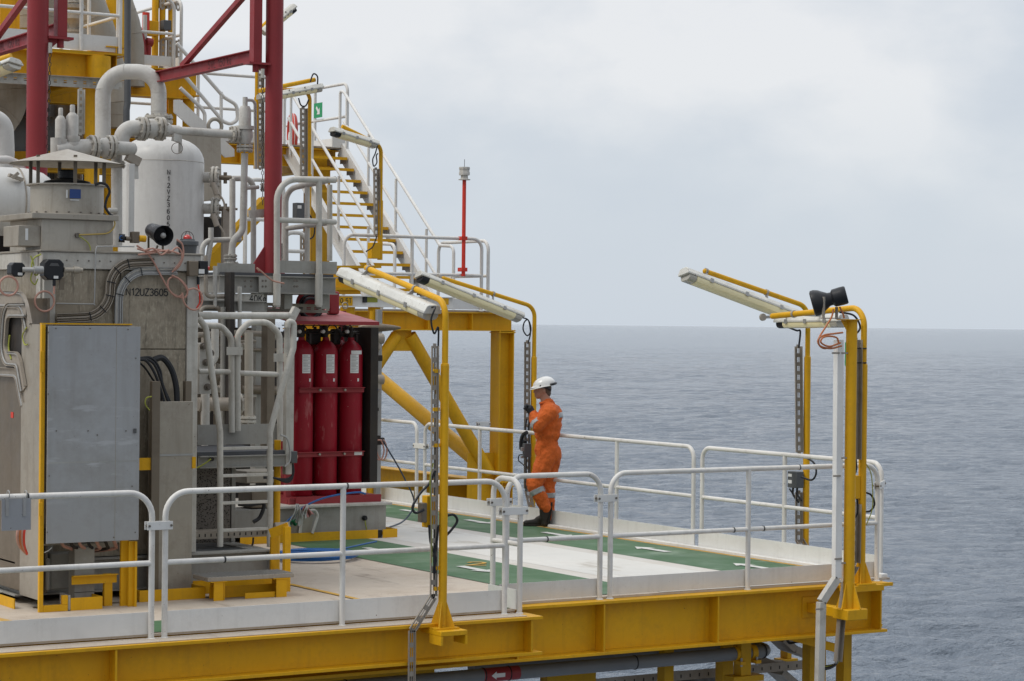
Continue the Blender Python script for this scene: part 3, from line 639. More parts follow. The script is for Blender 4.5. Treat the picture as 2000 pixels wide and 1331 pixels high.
# white duct
vd2 = vp + .02
dt = thing('cable_duct', 'tall white square cable duct on the left side of the loudspeaker post', 'duct', A(1634, 1130, v=vd2))
P = [A(1638, 664, v=vd2), A(1634, 1130, v=vd2), A(1604, 1176, v=vd2), A(1600, 1350, v=vd2)]
for a_, b_ in zip(P[:-1], P[1:]):
    MB().bar(a_, b_, .075, .06, Y).build('duct_body', M['lgrey'] if a_ is not P[0] else M['whitec'], dt, bevel=.003)
P = [A(1648, 1140, v=vd2 + .05), A(1640, 1205, v=vd2 + .05), A(1633, 1292, v=vd2 + .05)]
MB().tray(P[0], P[1], .06, X, .05).tray(P[1], P[2], .06, X, .05).build('perforated_channel', M['galvd'], dt)
for (x0, y0) in ((1632, 690), (1634, 930), (1637, 1092), (1600, 1190)):
    c = A(x0, y0, v=vd2 - .035); MB().box(c.x - .045, c.x + .045, vd2 - .042, vd2 - .036, c.z - .008, c.z + .008).build('band', M['galvd'], dt)
# sheet sign hanging on left rail
c0 = A(3, 975, v=vL - .03); c1 = A(60, 1035, v=vL - .03)
sg = MB().box(c0.x, c1.x, vL - .034, vL - .030, c1.z, c0.z).build('hanging_sheet', M['door'], loc=(c0.x, vL - .03, c1.z)); tag(sg, 'small blank grey metal sheet hooked on the left guardrail', 'sheet')
mb = MB()
for xx in (14, 48):
    c = A(xx, 985, v=vL - .036); mb.box(c.x - .012, c.x + .012, vL - .042, vL - .036, c.z - .09, c.z + .05)
    mb.torus(A(xx + 2, 966, v=vL), X, .03, .004, 6, 16)
mb.build_each('hook', M['galv'], sg)

# black tape bands and tie marks on the rails
for (x_, y_, k) in ((437, 1072, 'long white guardrail panel in front'), (676, 941, 'long white guardrail panel in front'), (870, 938, 'long white guardrail panel in front'), (52, 962, 'white guardrail panel at far left')):
    par = [o for o in bpy.data.objects if o.get('label', '').startswith(k)][0]
    c = A(x_, y_, v=vL); zt_ = zL + (1.13 if y_ < 1000 else .585); MB().lathe((c.x, vL, zt_), X, [(0, .0245), (0, .0262), (.012, .0262), (.012, .0245)], 16).build('tape_band', M['black'], par)
for (x_, y_, k) in ((1432, 1018, 'long white guardrail panel along'), (1490, 1016, 'long white guardrail panel along'), (1560, 911, 'long white guardrail panel along'), (1067, 1038, 'short white guardrail panel')):
    par = [o for o in bpy.data.objects if o.get('label', '').startswith(k)][0]
    c = A(x_, y_, v=0); zt_ = -.02 + (1.12 if y_ < 1000 else .56); MB().lathe((c.x, 0, zt_), X, [(0, .0245), (0, .0262), (.010, .0262), (.010, .0245)], 16).build('tape_band', M['black'], par)
# ------------------------------------------------------------------ small builders used by the process equipment
def box3(c, su, sv, sz): c = V(c); return (c.x - su / 2, c.x + su / 2, c.y - sv / 2, c.y + sv / 2, c.z - sz / 2, c.z + sz / 2)
def pipe_run(name, label, cat, pts, r, bend, mat='pipe', group=None, welds=True, n=20):
    pts = [V(p) for p in pts]; t = thing(name, label, cat, pts[0], group)
    MB().tube(pts, r, bend, n=n, seg=10).build('pipe', M[mat], t)
    return t
def flange(t, c, ax, R, th=.028, nb=8, name='flange', mat='flangem'): return MB().flange(c, ax, R, th, nb).build(name, M[mat], t)
def chain(t, p, q, link=.03):
    p = V(p); q = V(q); n = max(2, int((p - q).length / (link * 1.5))); mb = MB()
    for i in range(n):
        c = p.lerp(q, (i + .5) / n); ax = (R0, F0)[i % 2]; a = link * .85; b = link * .38
        mb.tube([c + Z * a, c + Z * a * .5 + ax * b, c - Z * a * .5 + ax * b, c - Z * a, c - Z * a * .5 - ax * b, c + Z * a * .5 - ax * b], .004, n=5, closed=True)
    return mb.build('chain', M['chain'], t)
def column(name, label, cat, p, z0, z1, r=None, w=.24, mat='yellowd', group=None):
    p = V(p)
    if r: mb = MB().cyl((p.x, p.y, z0), (p.x, p.y, z1), r, n=28)
    else: mb = MB().ibeam((p.x, p.y, z0), (p.x, p.y, z1), w, w, .016, .012, up=Y)
    o = mb.build(name, M[mat], loc=(p.x, p.y, z0)); return tag(o, label, cat, group)
def beam(label, p, q, h, b=.24, mat='yellowd', name='beam', group=None, cat='beam', stiff=0):
    p = V(p); q = V(q); t = thing(name, label, cat, p, group)
    MB().ibeam(p, q, h, b, .018, .012).build('section', M[mat], t); d = (q - p).normalized(); s = d.cross(Z)
    for i in range(stiff):
        c = p.lerp(q, (i + 1) / (stiff + 1)); MB().obox(c, d * .006, s * (b / 2 - .012), Z * (h / 2 - .02)).build('stiffener', M[mat], t)
    return t
# ================================================================== stair landing module beyond the deck (about 36 m away)
vf0 = 13.55; TL = 2.62
cu = A(980, 800, v=13.7).x
col1 = thing('support_column', 'tall yellow I-section column over the sea behind the worker', 'column', (cu, 13.7, -.6))
MB().ibeam((cu, 13.7, -.6), (cu, 13.7, TL - .30), .27, .27, .02, .014, up=X).build('shaft', M['yellow'], col1)
for z_ in (-.12, TL - .32): MB().box(cu - .15, cu + .15, 13.55, 13.85, z_ - .02, z_).build('cap_plate', M['yellow'], col1)
MB().box(cu - .62, cu - .13, 13.69, 13.71, -.35, .40).build('gusset_plate', M['yellow'], col1)
ul = A(560, 620, v=vf0 + .15).x
tb = beam('yellow edge beam of the stair landing, resting on the column over the sea', (ul, 13.7, TL - .165), (cu + .16, 13.7, TL - .165), .29, .26, 'yellow', stiff=4)
gx = A(768, 665, v=13.7).x; gx2 = A(803, 665, v=13.7).x
MB().box(gx, gx2, 13.69, 13.71, A(790, 686, v=13.7).z, TL - .31).build('gusset_plate', M['yellow'], tb)
t = MB().cyl(A(800, 655, v=13.7), A(955, 925, v=13.7), .105, n=24).build('diagonal_brace', M['yellow'], loc=A(955, 925, v=13.7)); tag(t, 'yellow tubular brace from the beam middle down to the column foot', 'brace', 'tubular braces of the stair landing')
t = MB().cyl(A(775, 655, v=13.72), A(660, 830, v=13.72), .095, n=24).build('diagonal_brace', M['yellow'], loc=A(660, 830, v=13.72)); tag(t, 'short yellow tubular brace slanting down left behind the gas cylinders', 'brace', 'tubular braces of the stair landing')
pb = A(945, 912, v=13.78); pt_ = A(640, 655, u=pb.x - .02); 
t = MB().cyl(pb, pt_, .12, n=24).build('diagonal_brace', M['yellow'], loc=pb); tag(t, 'thick yellow tubular brace, the lower one, running left from the column foot', 'brace', 'tubular braces of the stair landing')
beam('yellow low beam behind the far railing between the cylinders and the column', (cu - .1, 13.5, -.30), (cu - .1, 21, -.30), .5, .28, 'yellow')
beam('dark yellow cross girder behind the far deck railing', (-6, 14.3, -.32), (cu - .25, 14.3, -.32), .46, .26, 'yellowd')
ldk = MB().box(ul, cu + .1, 13.6, 15.2, TL - .02, TL + .01).build('landing_floor', M['galvd'], loc=(cu, 13.6, TL)); tag(ldk, 'steel floor plate of the stair landing above the yellow beam', 'landing')
LGP = 'white railings around the stair landing'
vR = 13.55; ra = A(672, 470, v=vR).x; rb = A(941, 480, v=vR).x
rail('white landing railing facing the deck, the red mast clamped to it', (ra, vR, TL), (rb, vR, TL), 1.12, (fr(A(805, 480, v=vR).x, ra, rb),), r=.027, toe=None, mids=(.55,), bend=.16, group=LGP)
rail('white end railing of the stair landing above the column', (rb + .12, vR + .0, TL), (rb + .12, 15.1, TL), 1.10, (), r=.027, toe=(.03, .2), mids=(.55,), bend=.16, group=LGP, clamp=((rb, vR, 0), (rb + .12, vR, 0), .86))
MB().box(A(862, 590, v=vR).x, rb, vR + .03, vR + .036, TL + .02, TL + .18).build('toe_board', M['whitec'], ldk)
# red mast with light head
mx = A(905, 540, v=vR - .06); mt_ = A(905, 352, v=vR - .06)
ms_ = thing('light_mast', 'bright red thin mast with a grey lantern clamped to the landing railing', 'mast', (mx.x, vR - .06, mx.z))
MB().cyl((mx.x, vR - .06, mx.z), (mx.x, vR - .06, mt_.z), .03, n=16).build('pole', M['redpole'], ms_)
lz = mt_.z; L_ = MB().lathe((mx.x, vR - .06, lz), Z, [(0, .095), (.012, .095), (.02, .06), (.07, .055), (.075, .085), (.115, .088), (.13, .08), (.165, .082), (.17, .088), (.20, .085), (.205, .02)], 8).build('lantern', M['pipe'], ms_)
MB().cyl((mx.x, vR - .06, lz + .2), (mx.x, vR - .06, lz + .32), .004, n=6).build('spike', M['chain'], L_)
for y_ in (466, 527):
    c = A(905, y_, v=vR - .06); MB().box(c.x - .05, c.x + .05, vR - .1, vR + .03, c.z - .03, c.z + .03).build('clamp', M['redpole'], ms_)
# ---- the stair: climbs away along +v
sv0 = 14.7; uR_ = A(848, 592, v=sv0).x; uL_ = uR_ - 1.0; TOPZ = 5.42
z0_, z1_ = TL + .02, TOPZ
pR1 = A(668, 322, u=uR_); sv1 = pR1.y
st = thing('staircase', 'open steel staircase with yellow-nosed treads between white stringers', 'stairs', ((uR_ + uL_) / 2, sv0, z0_))
dS = V((0, sv1 - sv0, TOPZ - .1 - z0_)); dSn = dS.normalized()
for u_, k in ((uR_, 1), (uL_, -1)):
    MB().extr([(0, -.13), (.07 * k, -.13), (.07 * k, -.12), (.012 * k, -.12), (.012 * k, .12), (.07 * k, .12), (.07 * k, .13), (0, .13)], V((u_, sv0, z0_)) - dSn * .1, V((u_, sv0, z0_)) + dS + dSn * .12, Z).build('stringer', M['whitec'], st)
nT = 13
for i in range(nT):
    f = (i + .6) / nT; c = V(((uR_ + uL_) / 2, sv0 + dS.y * f, z0_ + dS.z * f))
    tr = MB().box(uL_ + .02, uR_ - .02, c.y - .12, c.y + .12, c.z - .028, c.z).build('tread', M['galvd'], st)
    MB().box(uL_ + .02, uR_ - .02, c.y - .135, c.y - .121, c.z - .045, c.z + .003).build('nosing', M['yellow'], tr)
    MB().box(uR_ - .03, uR_ - .018, c.y - .12, c.y + .12, c.z - .1, c.z - .03).build('tread_bracket', M['galvd'], tr)
for u_, lab in ((uR_ + .03, 'white sloping handrail on the right side of the staircase'), (uL_ - .03, 'white sloping handrail on the left side of the staircase')):
    t = thing('handrail', lab, 'handrail', (u_, sv0, z0_), 'sloping stair handrails')
    a = V((u_, sv0, z0_)); b = a + dS
    MB().tube([a + V((0, -.55, .0)), a + V((0, -.55, 1.0)), a + V((0, -.12, 1.02)), b + Z * 1.05, b + V((0, .15, 1.1)), b + V((0, .15, .1))], .026, .12, n=14).build('top_rail', M['whitec'], t)
    MB().tube([a + V((0, -.5, .5)), a + V((0, -.0, .55)), b + Z * .55], .024, .1, n=14).build('mid_rail', M['whitec'], t)
    for f in (.1, .42, .72, .97):
        c = a + dS * f; MB().cyl(c, c + Z * 1.03, .023, n=12).build('post', M['whitec'], t)
# stair trestle columns and the upper landing
c = A(700, 400, u=uL_ + .3); 
column('support_column', 'yellow square column standing behind the staircase treads', 'column', (uL_ + .75, sv1 + .45, 0), -1., TOPZ - .3, w=.34, mat='yellow')
z_ = TOPZ
ub_ = uR_ + .12
fl2 = MB().box(-3.5, ub_ + .0, sv1 + .05, sv1 + 2.6, z_ - .02, z_ + .01).build('landing_floor', M['galvd'], loc=(ub_, sv1, z_)); tag(fl2, 'steel floor of the upper landing at the head of the stairs', 'landing')
beam('long yellow beam under the upper landing behind the right red davit', (-3.5, sv1 + .12, z_ - .2), (ub_ - .35, sv1 + .12, z_ - .2), .33, .22, 'yellow', stiff=3)
beam('short yellow beam along the side of the upper landing', (ub_ - .15, sv1 + .2, z_ - .2), (ub_ - .15, sv1 + 2.6, z_ - .2), .33, .22, 'yellow')
MB().box(ub_ - .30, ub_ - .0, sv1 + .02, sv1 + .05, z_ + .0, z_ + .22).build('toe_board', M['whitec'], fl2)
for (u0_, u1_, lab) in ((-3.2, -.9, 'white upper landing railing seen left of the right red davit'), (-.7, uL_ - .15, 'white upper landing railing behind the davit, next to the stair head')):
    rail(lab, (u0_, sv1 + .12, z_), (u1_, sv1 + .12, z_), 1.12, (.5,), r=.027, toe=(.02, .2), mids=(.55,), bend=.15, group='white railings of the upper landing')
rs = rail('white side railing of the upper landing with the green direction sign', (ub_, sv1 + .05, z_), (ub_, sv1 + 2.5, z_), 1.12, (.5,), r=.027, toe=(.02, .2), mids=(.55,), bend=.15, group='white railings of the upper landing')
c = A(622, 216, u=ub_ - .04); s2 = thing('direction_sign', 'small green sign with a white slanting arrow on the upper railing', 'sign', c)
MB().box(ub_ - .05, ub_ - .045, c.y - .16, c.y + .16, c.z - .13, c.z + .13).build('sign_plate', M['greensign'], s2)
o_ = V((ub_ - .052, c.y, c.z)); a_ = V((0, -.06, -.06)); n_ = V((0, .03, -.03))
MB().plate([o_ - a_ - n_ * .6, o_ - a_ + n_ * .6, o_ + a_ * .2 + n_ * .6, o_ + a_ * .2 + n_ * 1.9, o_ + a_ * 1.25, o_ + a_ * .2 - n_ * 1.9, o_ + a_ * .2 - n_ * .6], (-.002, 0, 0)).build('arrow', M['label'], s2)
c = A(571, 261, u=ub_ - .1)
lbu = thing('lifebuoy', 'faded red lifebuoy hanging on the upper landing railing', 'lifebuoy', c)
MB().torus(c, V((1, -.35, 0)), .30, .065, 14, 36).build('ring', M['redpole'] if False else paint('lifebuoy_red', (.55, .07, .05), .5, amt=.2), lbu)
MB().torus(c, V((1, -.35, 0)), .365, .005, 6, 30).build('grab_line', M['label'], lbu)
MB().lathe(c + V((-.02, 0, -.14)), Z, [(0, .04), (.03, .06), (.1, .055), (.16, .045)], 12).build('water_light', M['label'], lbu)
# stair lamp (e) and lamp (f) and (g)
def flat_lamp(label, pole, arm, fx, v, r=.04, r2=.03, cap='black', zs=None):
    P = [A(x_, y_, v=v) for x_, y_ in pole + arm]; t = thing('lamp_post', label, 'lamp', P[0], LG)
    for p in P[:len(pole)]: p.x = P[0].x
    MB().tube(P, r2, .16, n=16, seg=8).build('arm', M['yellow'], t)
    MB().cyl(P[0], P[0].lerp(P[1], .52), r, n=16).build('pole', M['yellow'], t)
    if fx: fixture(t, A(fx[0], fx[1], v=v - .07), A(fx[2], fx[3], v=v - .07), cap, Z, .21)
    return t
le = flat_lamp('lamp post with white fitting standing beside the staircase', [(742, 508), (740, 285)], [(668, 247)], (647, 257, 735, 284), 13.2)
MB().tray(A(734, 330, v=13.2), A(735, 460, v=13.2), .09, X, .05).build('cable_tray', M['galvd'], le)
c = A(733, 490, v=13.2); MB().box(c.x - .08, c.x + .06, 13.15, 13.3, c.z - .12, c.z + .12).build('junction_box', M['yellow'], le, bevel=.005)
cable(le, [A(x_, y_, v=13.15) for x_, y_ in ((737, 285), (733, 300), (728, 312), (730, 325), (736, 318), (735, 305), (738, 300))], .010)
cable(le, [A(x_, y_, v=13.15) for x_, y_ in ((736, 462), (728, 482), (715, 492))], .010)
lf = flat_lamp('lamp post behind the right red davit, its fitting level and yellowed', [(602, 520), (606, 175)], [(505, 178)], None, 15.0)
fixture(lf, A(628, 172, v=14.9), A(506, 194, v=14.9), 'lens', Z, .2)
a0 = A(615, 156, v=14.95); a1 = A(506, 178, v=14.95); MB().cyl(a0, a1, .035, n=14).build('cross_arm', M['yellow'], lf)
MB().tray(A(592, 212, v=14.9), A(592, 345, v=14.9), .11, X, .05).build('cable_tray', M['galvd'], lf)
MB().tray(A(592, 455, v=14.9), A(592, 510, v=14.9), .11, X, .05).build('cable_tray', M['galvd'], lf)
c = A(588, 412, v=14.85); jb = MB().box(c.x - .10, c.x + .09, 14.8, 14.95, c.z - .12, c.z + .12).build('junction_box', M['dgrey'], lf, bevel=.006)
MB().box(c.x - .085, c.x - .02, 14.795, 14.80, c.z + .03, c.z + .08).build('label_plate', M['label'], jb)
cable(lf, [A(x_, y_, v=14.85) for x_, y_ in ((620, 168), (620, 150), (612, 145), (606, 160))], .012)
cable(lf, [A(x_, y_, v=14.85) for x_, y_ in ((583, 192), (588, 206), (597, 207), (603, 195))], .012)
cable(lf, [A(x_, y_, v=14.8) for x_, y_ in ((604, 418), (614, 440), (612, 462), (598, 470))], .012)
t = flat_lamp('upper lamp on a thin yellow pole, its fitting tilted above the davit', [(500, 330), (502, 62)], [(545, 20)], None, 15.6)
fixture(t, A(575, 15, v=15.5), A(513, 66, v=15.5), 'black', Z, .22)
MB().tray(A(508, 125, v=15.6), A(508, 330, v=15.6), .1, X, .05).build('cable_tray', M['galvd'], t)
# ---- lower gate-like rails at the left foot of the stair, brace and 0.5T runway beam
for (x0, x1, yt, lab) in ((478, 552, 352, 'white railing section left of the right davit, lower one'), (552, 600, 455, 'white low railing right behind the davit foot')):
    q0 = A(x0, 545, v=12.6); q1 = A(x1, 545, v=12.6); zt = A((x0 + x1) / 2, yt, v=12.6).z
    rail(lab, (q0.x, 12.6, q0.z), (q1.x, 12.6, q0.z), zt - q0.z, (), r=.03, mids=(.6 * (zt - q0.z),), bend=.16, group='white railings behind the davit')
for k, (x0, y0, x1, y1) in enumerate(((690, 590, 722, 472), (735, 560, 760, 478))):
    pass
t = MB().bar(A(405, 520, v=14.2), A(520, 395, v=14.2), .2, .22, Y).build('diagonal_brace', M['yellowd'], loc=A(405, 520, v=14.2)); tag(t, 'flat yellow diagonal brace seen between pipes left of the davit', 'brace')
vm0 = 10.2
rw = thing('runway_beam', 'white lifting beam with a yellow end marked 0.5T', 'beam', A(650, 590, v=vm0))
x0 = A(650, 588, v=vm0); x1 = A(884, 588, v=vm0); xm = A(685, 588, v=vm0)
hb = (A(685, 577, v=vm0).z - A(685, 599, v=vm0).z)
MB().ibeam((x0.x, vm0, x0.z), (x1.x, vm0, x0.z), hb, .12, .012, .01).build('section', M['whitec'], rw)
MB().box(x0.x, xm.x, vm0 - .056, vm0 - .0065, x0.z - hb / 2 + .013, x0.z + hb / 2 - .013).build('yellow_end', M['yellow'], rw)
q = A(665, 592, v=vm0 - .058); text('0.5T', (q.x, vm0 - .0575, q.z), X, Z, .085, M['ink'], rw, 'load_marking')
q0 = A(709, 581, v=vm0 - .02); q1 = A(738, 591, v=vm0 - .02)
MB().box(q0.x + .07, q1.x, vm0 - .012, vm0 - .006, q1.z, q0.z).build('marking_patch', M['greenwire'], rw)
MB().box(q0.x - .0, q0.x + .06, vm0 - .03, vm0 - .006, q1.z - .005, q0.z + .005).build('trolley_stop', M['ink'], rw)
q0 = A(868, 590, v=vm0 - .02); MB().box(q0.x - .05, q0.x + .05, vm0 - .055, vm0 - .006, q0.z - .04, q0.z + .05).build('end_stop', M['yellow'], rw, bevel=.004)
q0 = A(680, 548, v=vm0 + .1)
t = thing('bracket_block', 'yellow welded bracket block above the 0.5T lifting beam', 'bracket', A(680, 575, v=vm0 + .1))
MB().plate([A(x_, y_, v=vm0) for x_, y_ in ((660, 521), (700, 521), (705, 575), (665, 575), (655, 565))], (0, .3, 0)).build('block', M['yellow'], t, bevel=.005)
MB().plate([A(x_, y_, v=vm0 - .05) for x_, y_ in ((650, 519), (745, 519), (745, 524), (650, 524))], (0, .4, 0)).build('top_plate', M['yellow'], t)
MB().plate([A(x_, y_, v=vm0 - .05) for x_, y_ in ((648, 562), (720, 562), (722, 567), (648, 567))], (0, .3, 0)).build('bottom_plate', M['yellow'], t)
for i, (x_, r_, lab) in enumerate(((678, .10, 'yellow round column directly behind the red canopy, left one'), (730, .085, 'yellow round column right behind the red canopy edge'))):
    c = A(x_, 700, v=vm0 + .1); column('support_column', lab, 'column', c, 0.0, A(x_, 600, v=vm0 + .1).z, r=r_, mat='yellow', group='round yellow columns behind the gas cylinders')
# ================================================================== upper modules at the far left (yellow decks, lagged pipes)
def deckbeam(label, x0, x1, y0, y1, v, w=.3, st=0):
    zt = A((x0 + x1) / 2, y0, v=v).z; zb = A((x0 + x1) / 2, y1, v=v).z; a = A(x0, (y0 + y1) / 2, v=v).x; b = A(x1, (y0 + y1) / 2, v=v).x
    t = beam(label, (a, v, (zt + zb) / 2), (b, v, (zt + zb) / 2), zt - zb, w, 'yellow', stiff=st); return t, zt, a, b
v1 = 13.3
t1, zt1, a1, b1_ = deckbeam('deep yellow beam of the upper deck behind the left red davit', -200, 196, 94, 150, v1, .3, 2)
MB().cyl((A(190, 120, v=v1).x, v1 - .05, zt1 - .42), (A(190, 120, v=v1).x, v1 - .05, zt1 - .02), .17, n=24).build('node_can', M['yellow'], t1)
t2 = beam('yellow deck beam returning away at the upper deck corner', (b1_ + .2, v1 - .1, (zt1 + t1.location.z) / 2 - .0), (b1_ + .2, v1 + 4, (zt1 + t1.location.z) / 2), .46, .3, 'yellow')
fl1 = MB().box(a1, b1_ + .35, v1 - .15, v1 + 4.5, zt1 + .001, zt1 + .03).build('deck_floor', M['yellowd'], loc=(b1_, v1, zt1)); tag(fl1, 'yellow floor of the upper left deck', 'deck')
q = b1_ + .25
ru = rail('white railing of the upper left deck behind the red davit', (a1 + .5, v1 - .1, zt1), (q, v1 - .1, zt1), 1.1, (.55, .78), r=.027, toe=(.05, .27), mids=(.56,), bend=.05, group='white railings of the upper left deck')
rail('white side railing going back from the upper left deck corner', (q, v1 - .02, zt1), (q, v1 + 2.2, zt1), 1.1, (.5,), r=.027, toe=(.05, .27), mids=(.56,), bend=.05, group='white railings of the upper left deck')
column('support_column', 'yellow round column under the upper left deck corner', 'column', A(180, 250, v=v1 + .05), -.0, zt1 - .45, r=.105, mat='yellow', group='round yellow columns of the upper decks')
column('support_column', 'thick yellow round column rising past the lagged pipes at the top', 'column', A(226, 50, v=v1 + 3.3), 3.0, 9.5, r=.16, mat='yellow', group='round yellow columns of the upper decks')
for x_, lab in ((10, 'yellow column at the top left corner of the upper deck'), (28, 'thin yellow upright next to the corner column, top left')):
    c = A(x_, 30, v=v1 + 1.5); column('support_column', lab, 'column', c, zt1, 9.5, w=.22 if x_ == 10 else .12, mat='yellow')
t3, zt3, a3, b3 = deckbeam('yellow beam above the white vessel, behind the U-bend pipe', 190, 372, 133, 190, 17.0, .3, 2)
t4, zt4, a4, b4 = deckbeam('yellow beam end above the white vessel, right of the U-bend pipe', 372, 383, 140, 190, 16.6, .3, 0)
column('support_column', 'yellow round column right of the U-bend pipe, above the white vessel', 'column', A(368, 220, v=17.0), 0, zt3 - .4, r=.095, mat='yellow', group='round yellow columns of the upper decks')
c = A(334, 200, v=17.2); column('support_column', 'yellow flat column behind the U-bend pipe', 'column', c, 0, zt3 - .4, w=.14, mat='yellow')
rr1 = rail('white railing corner with a clamp high above the white vessel', (a3, 16.9, zt3), (A(340, 60, v=16.9).x, 16.9, zt3), 1.12, (), r=.027, toe=(.04, .2), mids=(.56,), bend=.18, group='white railings of the upper left deck', clamp=((A(340, 60, v=16.9).x, 16.9, 0), (A(353, 60, v=16.9).x, 16.95, 0), .88))
rail('white railing going back from the clamped corner, upper left', (A(354, 60, v=16.9).x, 16.9, zt3), (A(354, 60, v=16.9).x, 19, zt3), 1.12, (), r=.027, toe=(.04, .2), mids=(.56,), bend=.15, group='white railings of the upper left deck')
for i, (x_, w_, lab) in enumerate(((303, .055, 'thin yellow pole in front of the upper junction boxes'), (317, .05, 'second thin yellow pole in the upper cluster'), (334, .05, 'rightmost thin yellow pole in the upper cluster'))):
    c = A(x_, 60, v=17.6); t = column('pole', lab, 'pole', c, zt3, 9.2, r=w_, mat='yellow', group='thin yellow poles at the top')
    tr = MB().tray(V((c.x + .12, 17.55, zt3)), V((c.x + .12, 17.55, zt3 + .55)), .09, X, .05).tray(V((c.x + .1, 17.55, zt3 + 1.05)), V((c.x + .1, 17.55, 9.)), .09, X, .05).build('cable_tray', M['galvd'], t)
for (x_, y_, w, h, mt_n, lab) in ((296, 56, .22, .24, 'yellow', 'yellow junction box on the upper pole cluster'), (325, 50, .14, .16, 'dgrey', 'dark junction box on the upper pole cluster')):
    c = A(x_, y_, v=17.45); t = MB().box(c.x - w / 2, c.x + w / 2, 17.4, 17.55, c.z - h / 2, c.z + h / 2).build('junction_box', M[mt_n], loc=c, bevel=.008); tag(t, lab, 'box')
c = A(285, 42, v=17.4); t = MB().cyl(c - Z * .14, c + Z * .14, .06, n=14).build('extinguisher', M['redpole'], loc=c); tag(t, 'small red canister with white lettering near the top poles', 'canister')
fm = thing('fire_monitor', 'dark red slanting fire monitor beside the lagged pipe at the top', 'monitor', A(280, 110, v=17.3))
MB().tube([A(268, 55, v=17.3), A(276, 80, v=17.3), A(279, 112, v=17.3)], .07, .1, n=14).build('barrel', M['red'], fm); MB().cyl(A(290, 78, v=17.3), A(289, 113, v=17.3), .05, n=14).cyl(A(286, 82, v=17.3), A(297, 84, v=17.3), .07, n=12).build('body', M['red'], fm)
MB().cyl(A(283, 30, v=17.35), A(283, 80, v=17.35), .035, n=12).build('stand_pipe', M['pipe'], fm)
# lagged pipes
def lagged(label, pts, r, v, bend=.5):
    P = [A(x_, y_, v=v) for x_, y_ in pts]; t = thing('lagged_pipe', label, 'pipe', P[0], 'cloth-lagged pipes')
    mb = MB(); mb.tube(P, r, bend, n=24, seg=12); o = mb.build('lagging', M['lagging'], t)
    mb = MB(); d = 0
    for a, b in zip(P[:-1], P[1:]):
        n = max(1, int((b - a).length / .33))
        for i in range(n):
            c = a.lerp(b, (i + .5) / n)
            if (c - P[0]).length < bend * .8 and False: continue
            mb.torus(c, (b - a), r + .001, .006, 6, 24)
    mb.build('binding_strap', M['galvd'], t)
    return t
lagged('big lagged pipe sweeping down behind the upper railing', [(140, -60), (178, 5), (198, 60), (216, 130), (226, 200)], .21, v1 + 2.2, .5)
lagged('second lagged pipe behind the dark drain pipe at the top', [(236, 5), (250, 45), (258, 90), (259, 170)], .19, v1 + 3.6, .4)
lagged('lagged pipe elbow at the far left behind the white dome', [(-30, 270), (-6, 240), (18, 205), (14, 150)], .26, v1 + 1.0, .5)
lagged('fat lagged pipe at the top left behind the railing', [(60, -40), (62, 60)], .40, v1 + 3.0, .2)
lagged('lagged pipe standing right of the left davit at the top', [(125, -40), (128, 80)], .36, v1 + 3.4, .2)
lagged('short lagged riser under the upper deck', [(226, 150), (228, 250)], .18, v1 + 3.0, .1)
t = pipe_run('drain_pipe', 'dark brown vertical pipe passing in front of the upper decks', 'pipe', [A(249, -40, v=12.5), A(249, 200, v=12.5), A(247, 215, v=12.5), A(247, 250, v=12.5)], .046, .05, 'dgrey')
pipe_run('pipe', 'dark horizontal pipe behind the left red davit', 'pipe', [A(-60, 262, v=15), A(110, 262, v=15)], .25, .1, 'dgrey')
vlv = thing('valve', 'dirty white valve with stacked flanges on the upper left deck', 'valve', A(145, 70, v=v1 + 1.4))
vc_ = A(145, 38, v=v1 + 1.4); MB().lathe(vc_ - Z * .3, Z, [(0, .06), (.1, .06), (.1, .13), (.14, .13), (.14, .07), (.2, .07), (.3, .13), (.42, .1), (.45, .16), (.5, .16), (.5, .05), (.6, .05)], 18).build('valve_body', M['galvd'], vlv)
flange(vlv, vc_ - Z * .2, Z, .13); flange(vlv, vc_ + Z * .22, Z, .13)
MB().torus(vc_ + Z * .35, Z, .14, .012, 6, 20).build('hand_wheel', M['galvd'], vlv)
# dark mass of piping under the upper deck
tags = [(130, 178, 52, 'yellow pipe support beam under the upper deck'),]
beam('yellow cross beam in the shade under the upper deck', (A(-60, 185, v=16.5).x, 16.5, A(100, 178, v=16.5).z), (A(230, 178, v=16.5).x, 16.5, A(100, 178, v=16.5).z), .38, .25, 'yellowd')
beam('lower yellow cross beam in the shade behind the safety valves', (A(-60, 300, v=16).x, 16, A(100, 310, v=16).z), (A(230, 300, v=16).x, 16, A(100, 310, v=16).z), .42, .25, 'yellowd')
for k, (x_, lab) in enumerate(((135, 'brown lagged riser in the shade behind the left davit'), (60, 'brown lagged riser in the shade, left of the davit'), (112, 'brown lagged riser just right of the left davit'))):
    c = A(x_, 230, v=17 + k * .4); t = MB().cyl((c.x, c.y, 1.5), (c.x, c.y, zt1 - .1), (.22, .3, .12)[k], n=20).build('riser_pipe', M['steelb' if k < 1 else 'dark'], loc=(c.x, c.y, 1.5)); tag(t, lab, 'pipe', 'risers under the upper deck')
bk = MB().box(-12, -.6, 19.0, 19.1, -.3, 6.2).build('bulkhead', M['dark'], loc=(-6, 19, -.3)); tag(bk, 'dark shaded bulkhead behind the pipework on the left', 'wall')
t = thing('cable_ladder', 'perforated white cable tray under the upper left deck beam', 'tray', A(0, 152, v=v1 - .3))
MB().tray(A(-60, 149, v=v1 - .3), A(232, 166, v=v1 - .3), .14, Z, .08, pitch=.14).build('tray', M['lgrey'], t)
t = thing('cable_tray', 'upright perforated tray beside the twin safety valves', 'tray', A(158, 250, v=12.6)); MB().tray(A(158, 175, v=12.6), A(157, 262, v=12.6), .09, X, .04).build('tray', M['lgrey'], t)
t = thing('wall_lamp', 'lamp fitting seen end-on at the left picture edge under the yellow beam', 'lamp', A(15, 130, v=11.5))
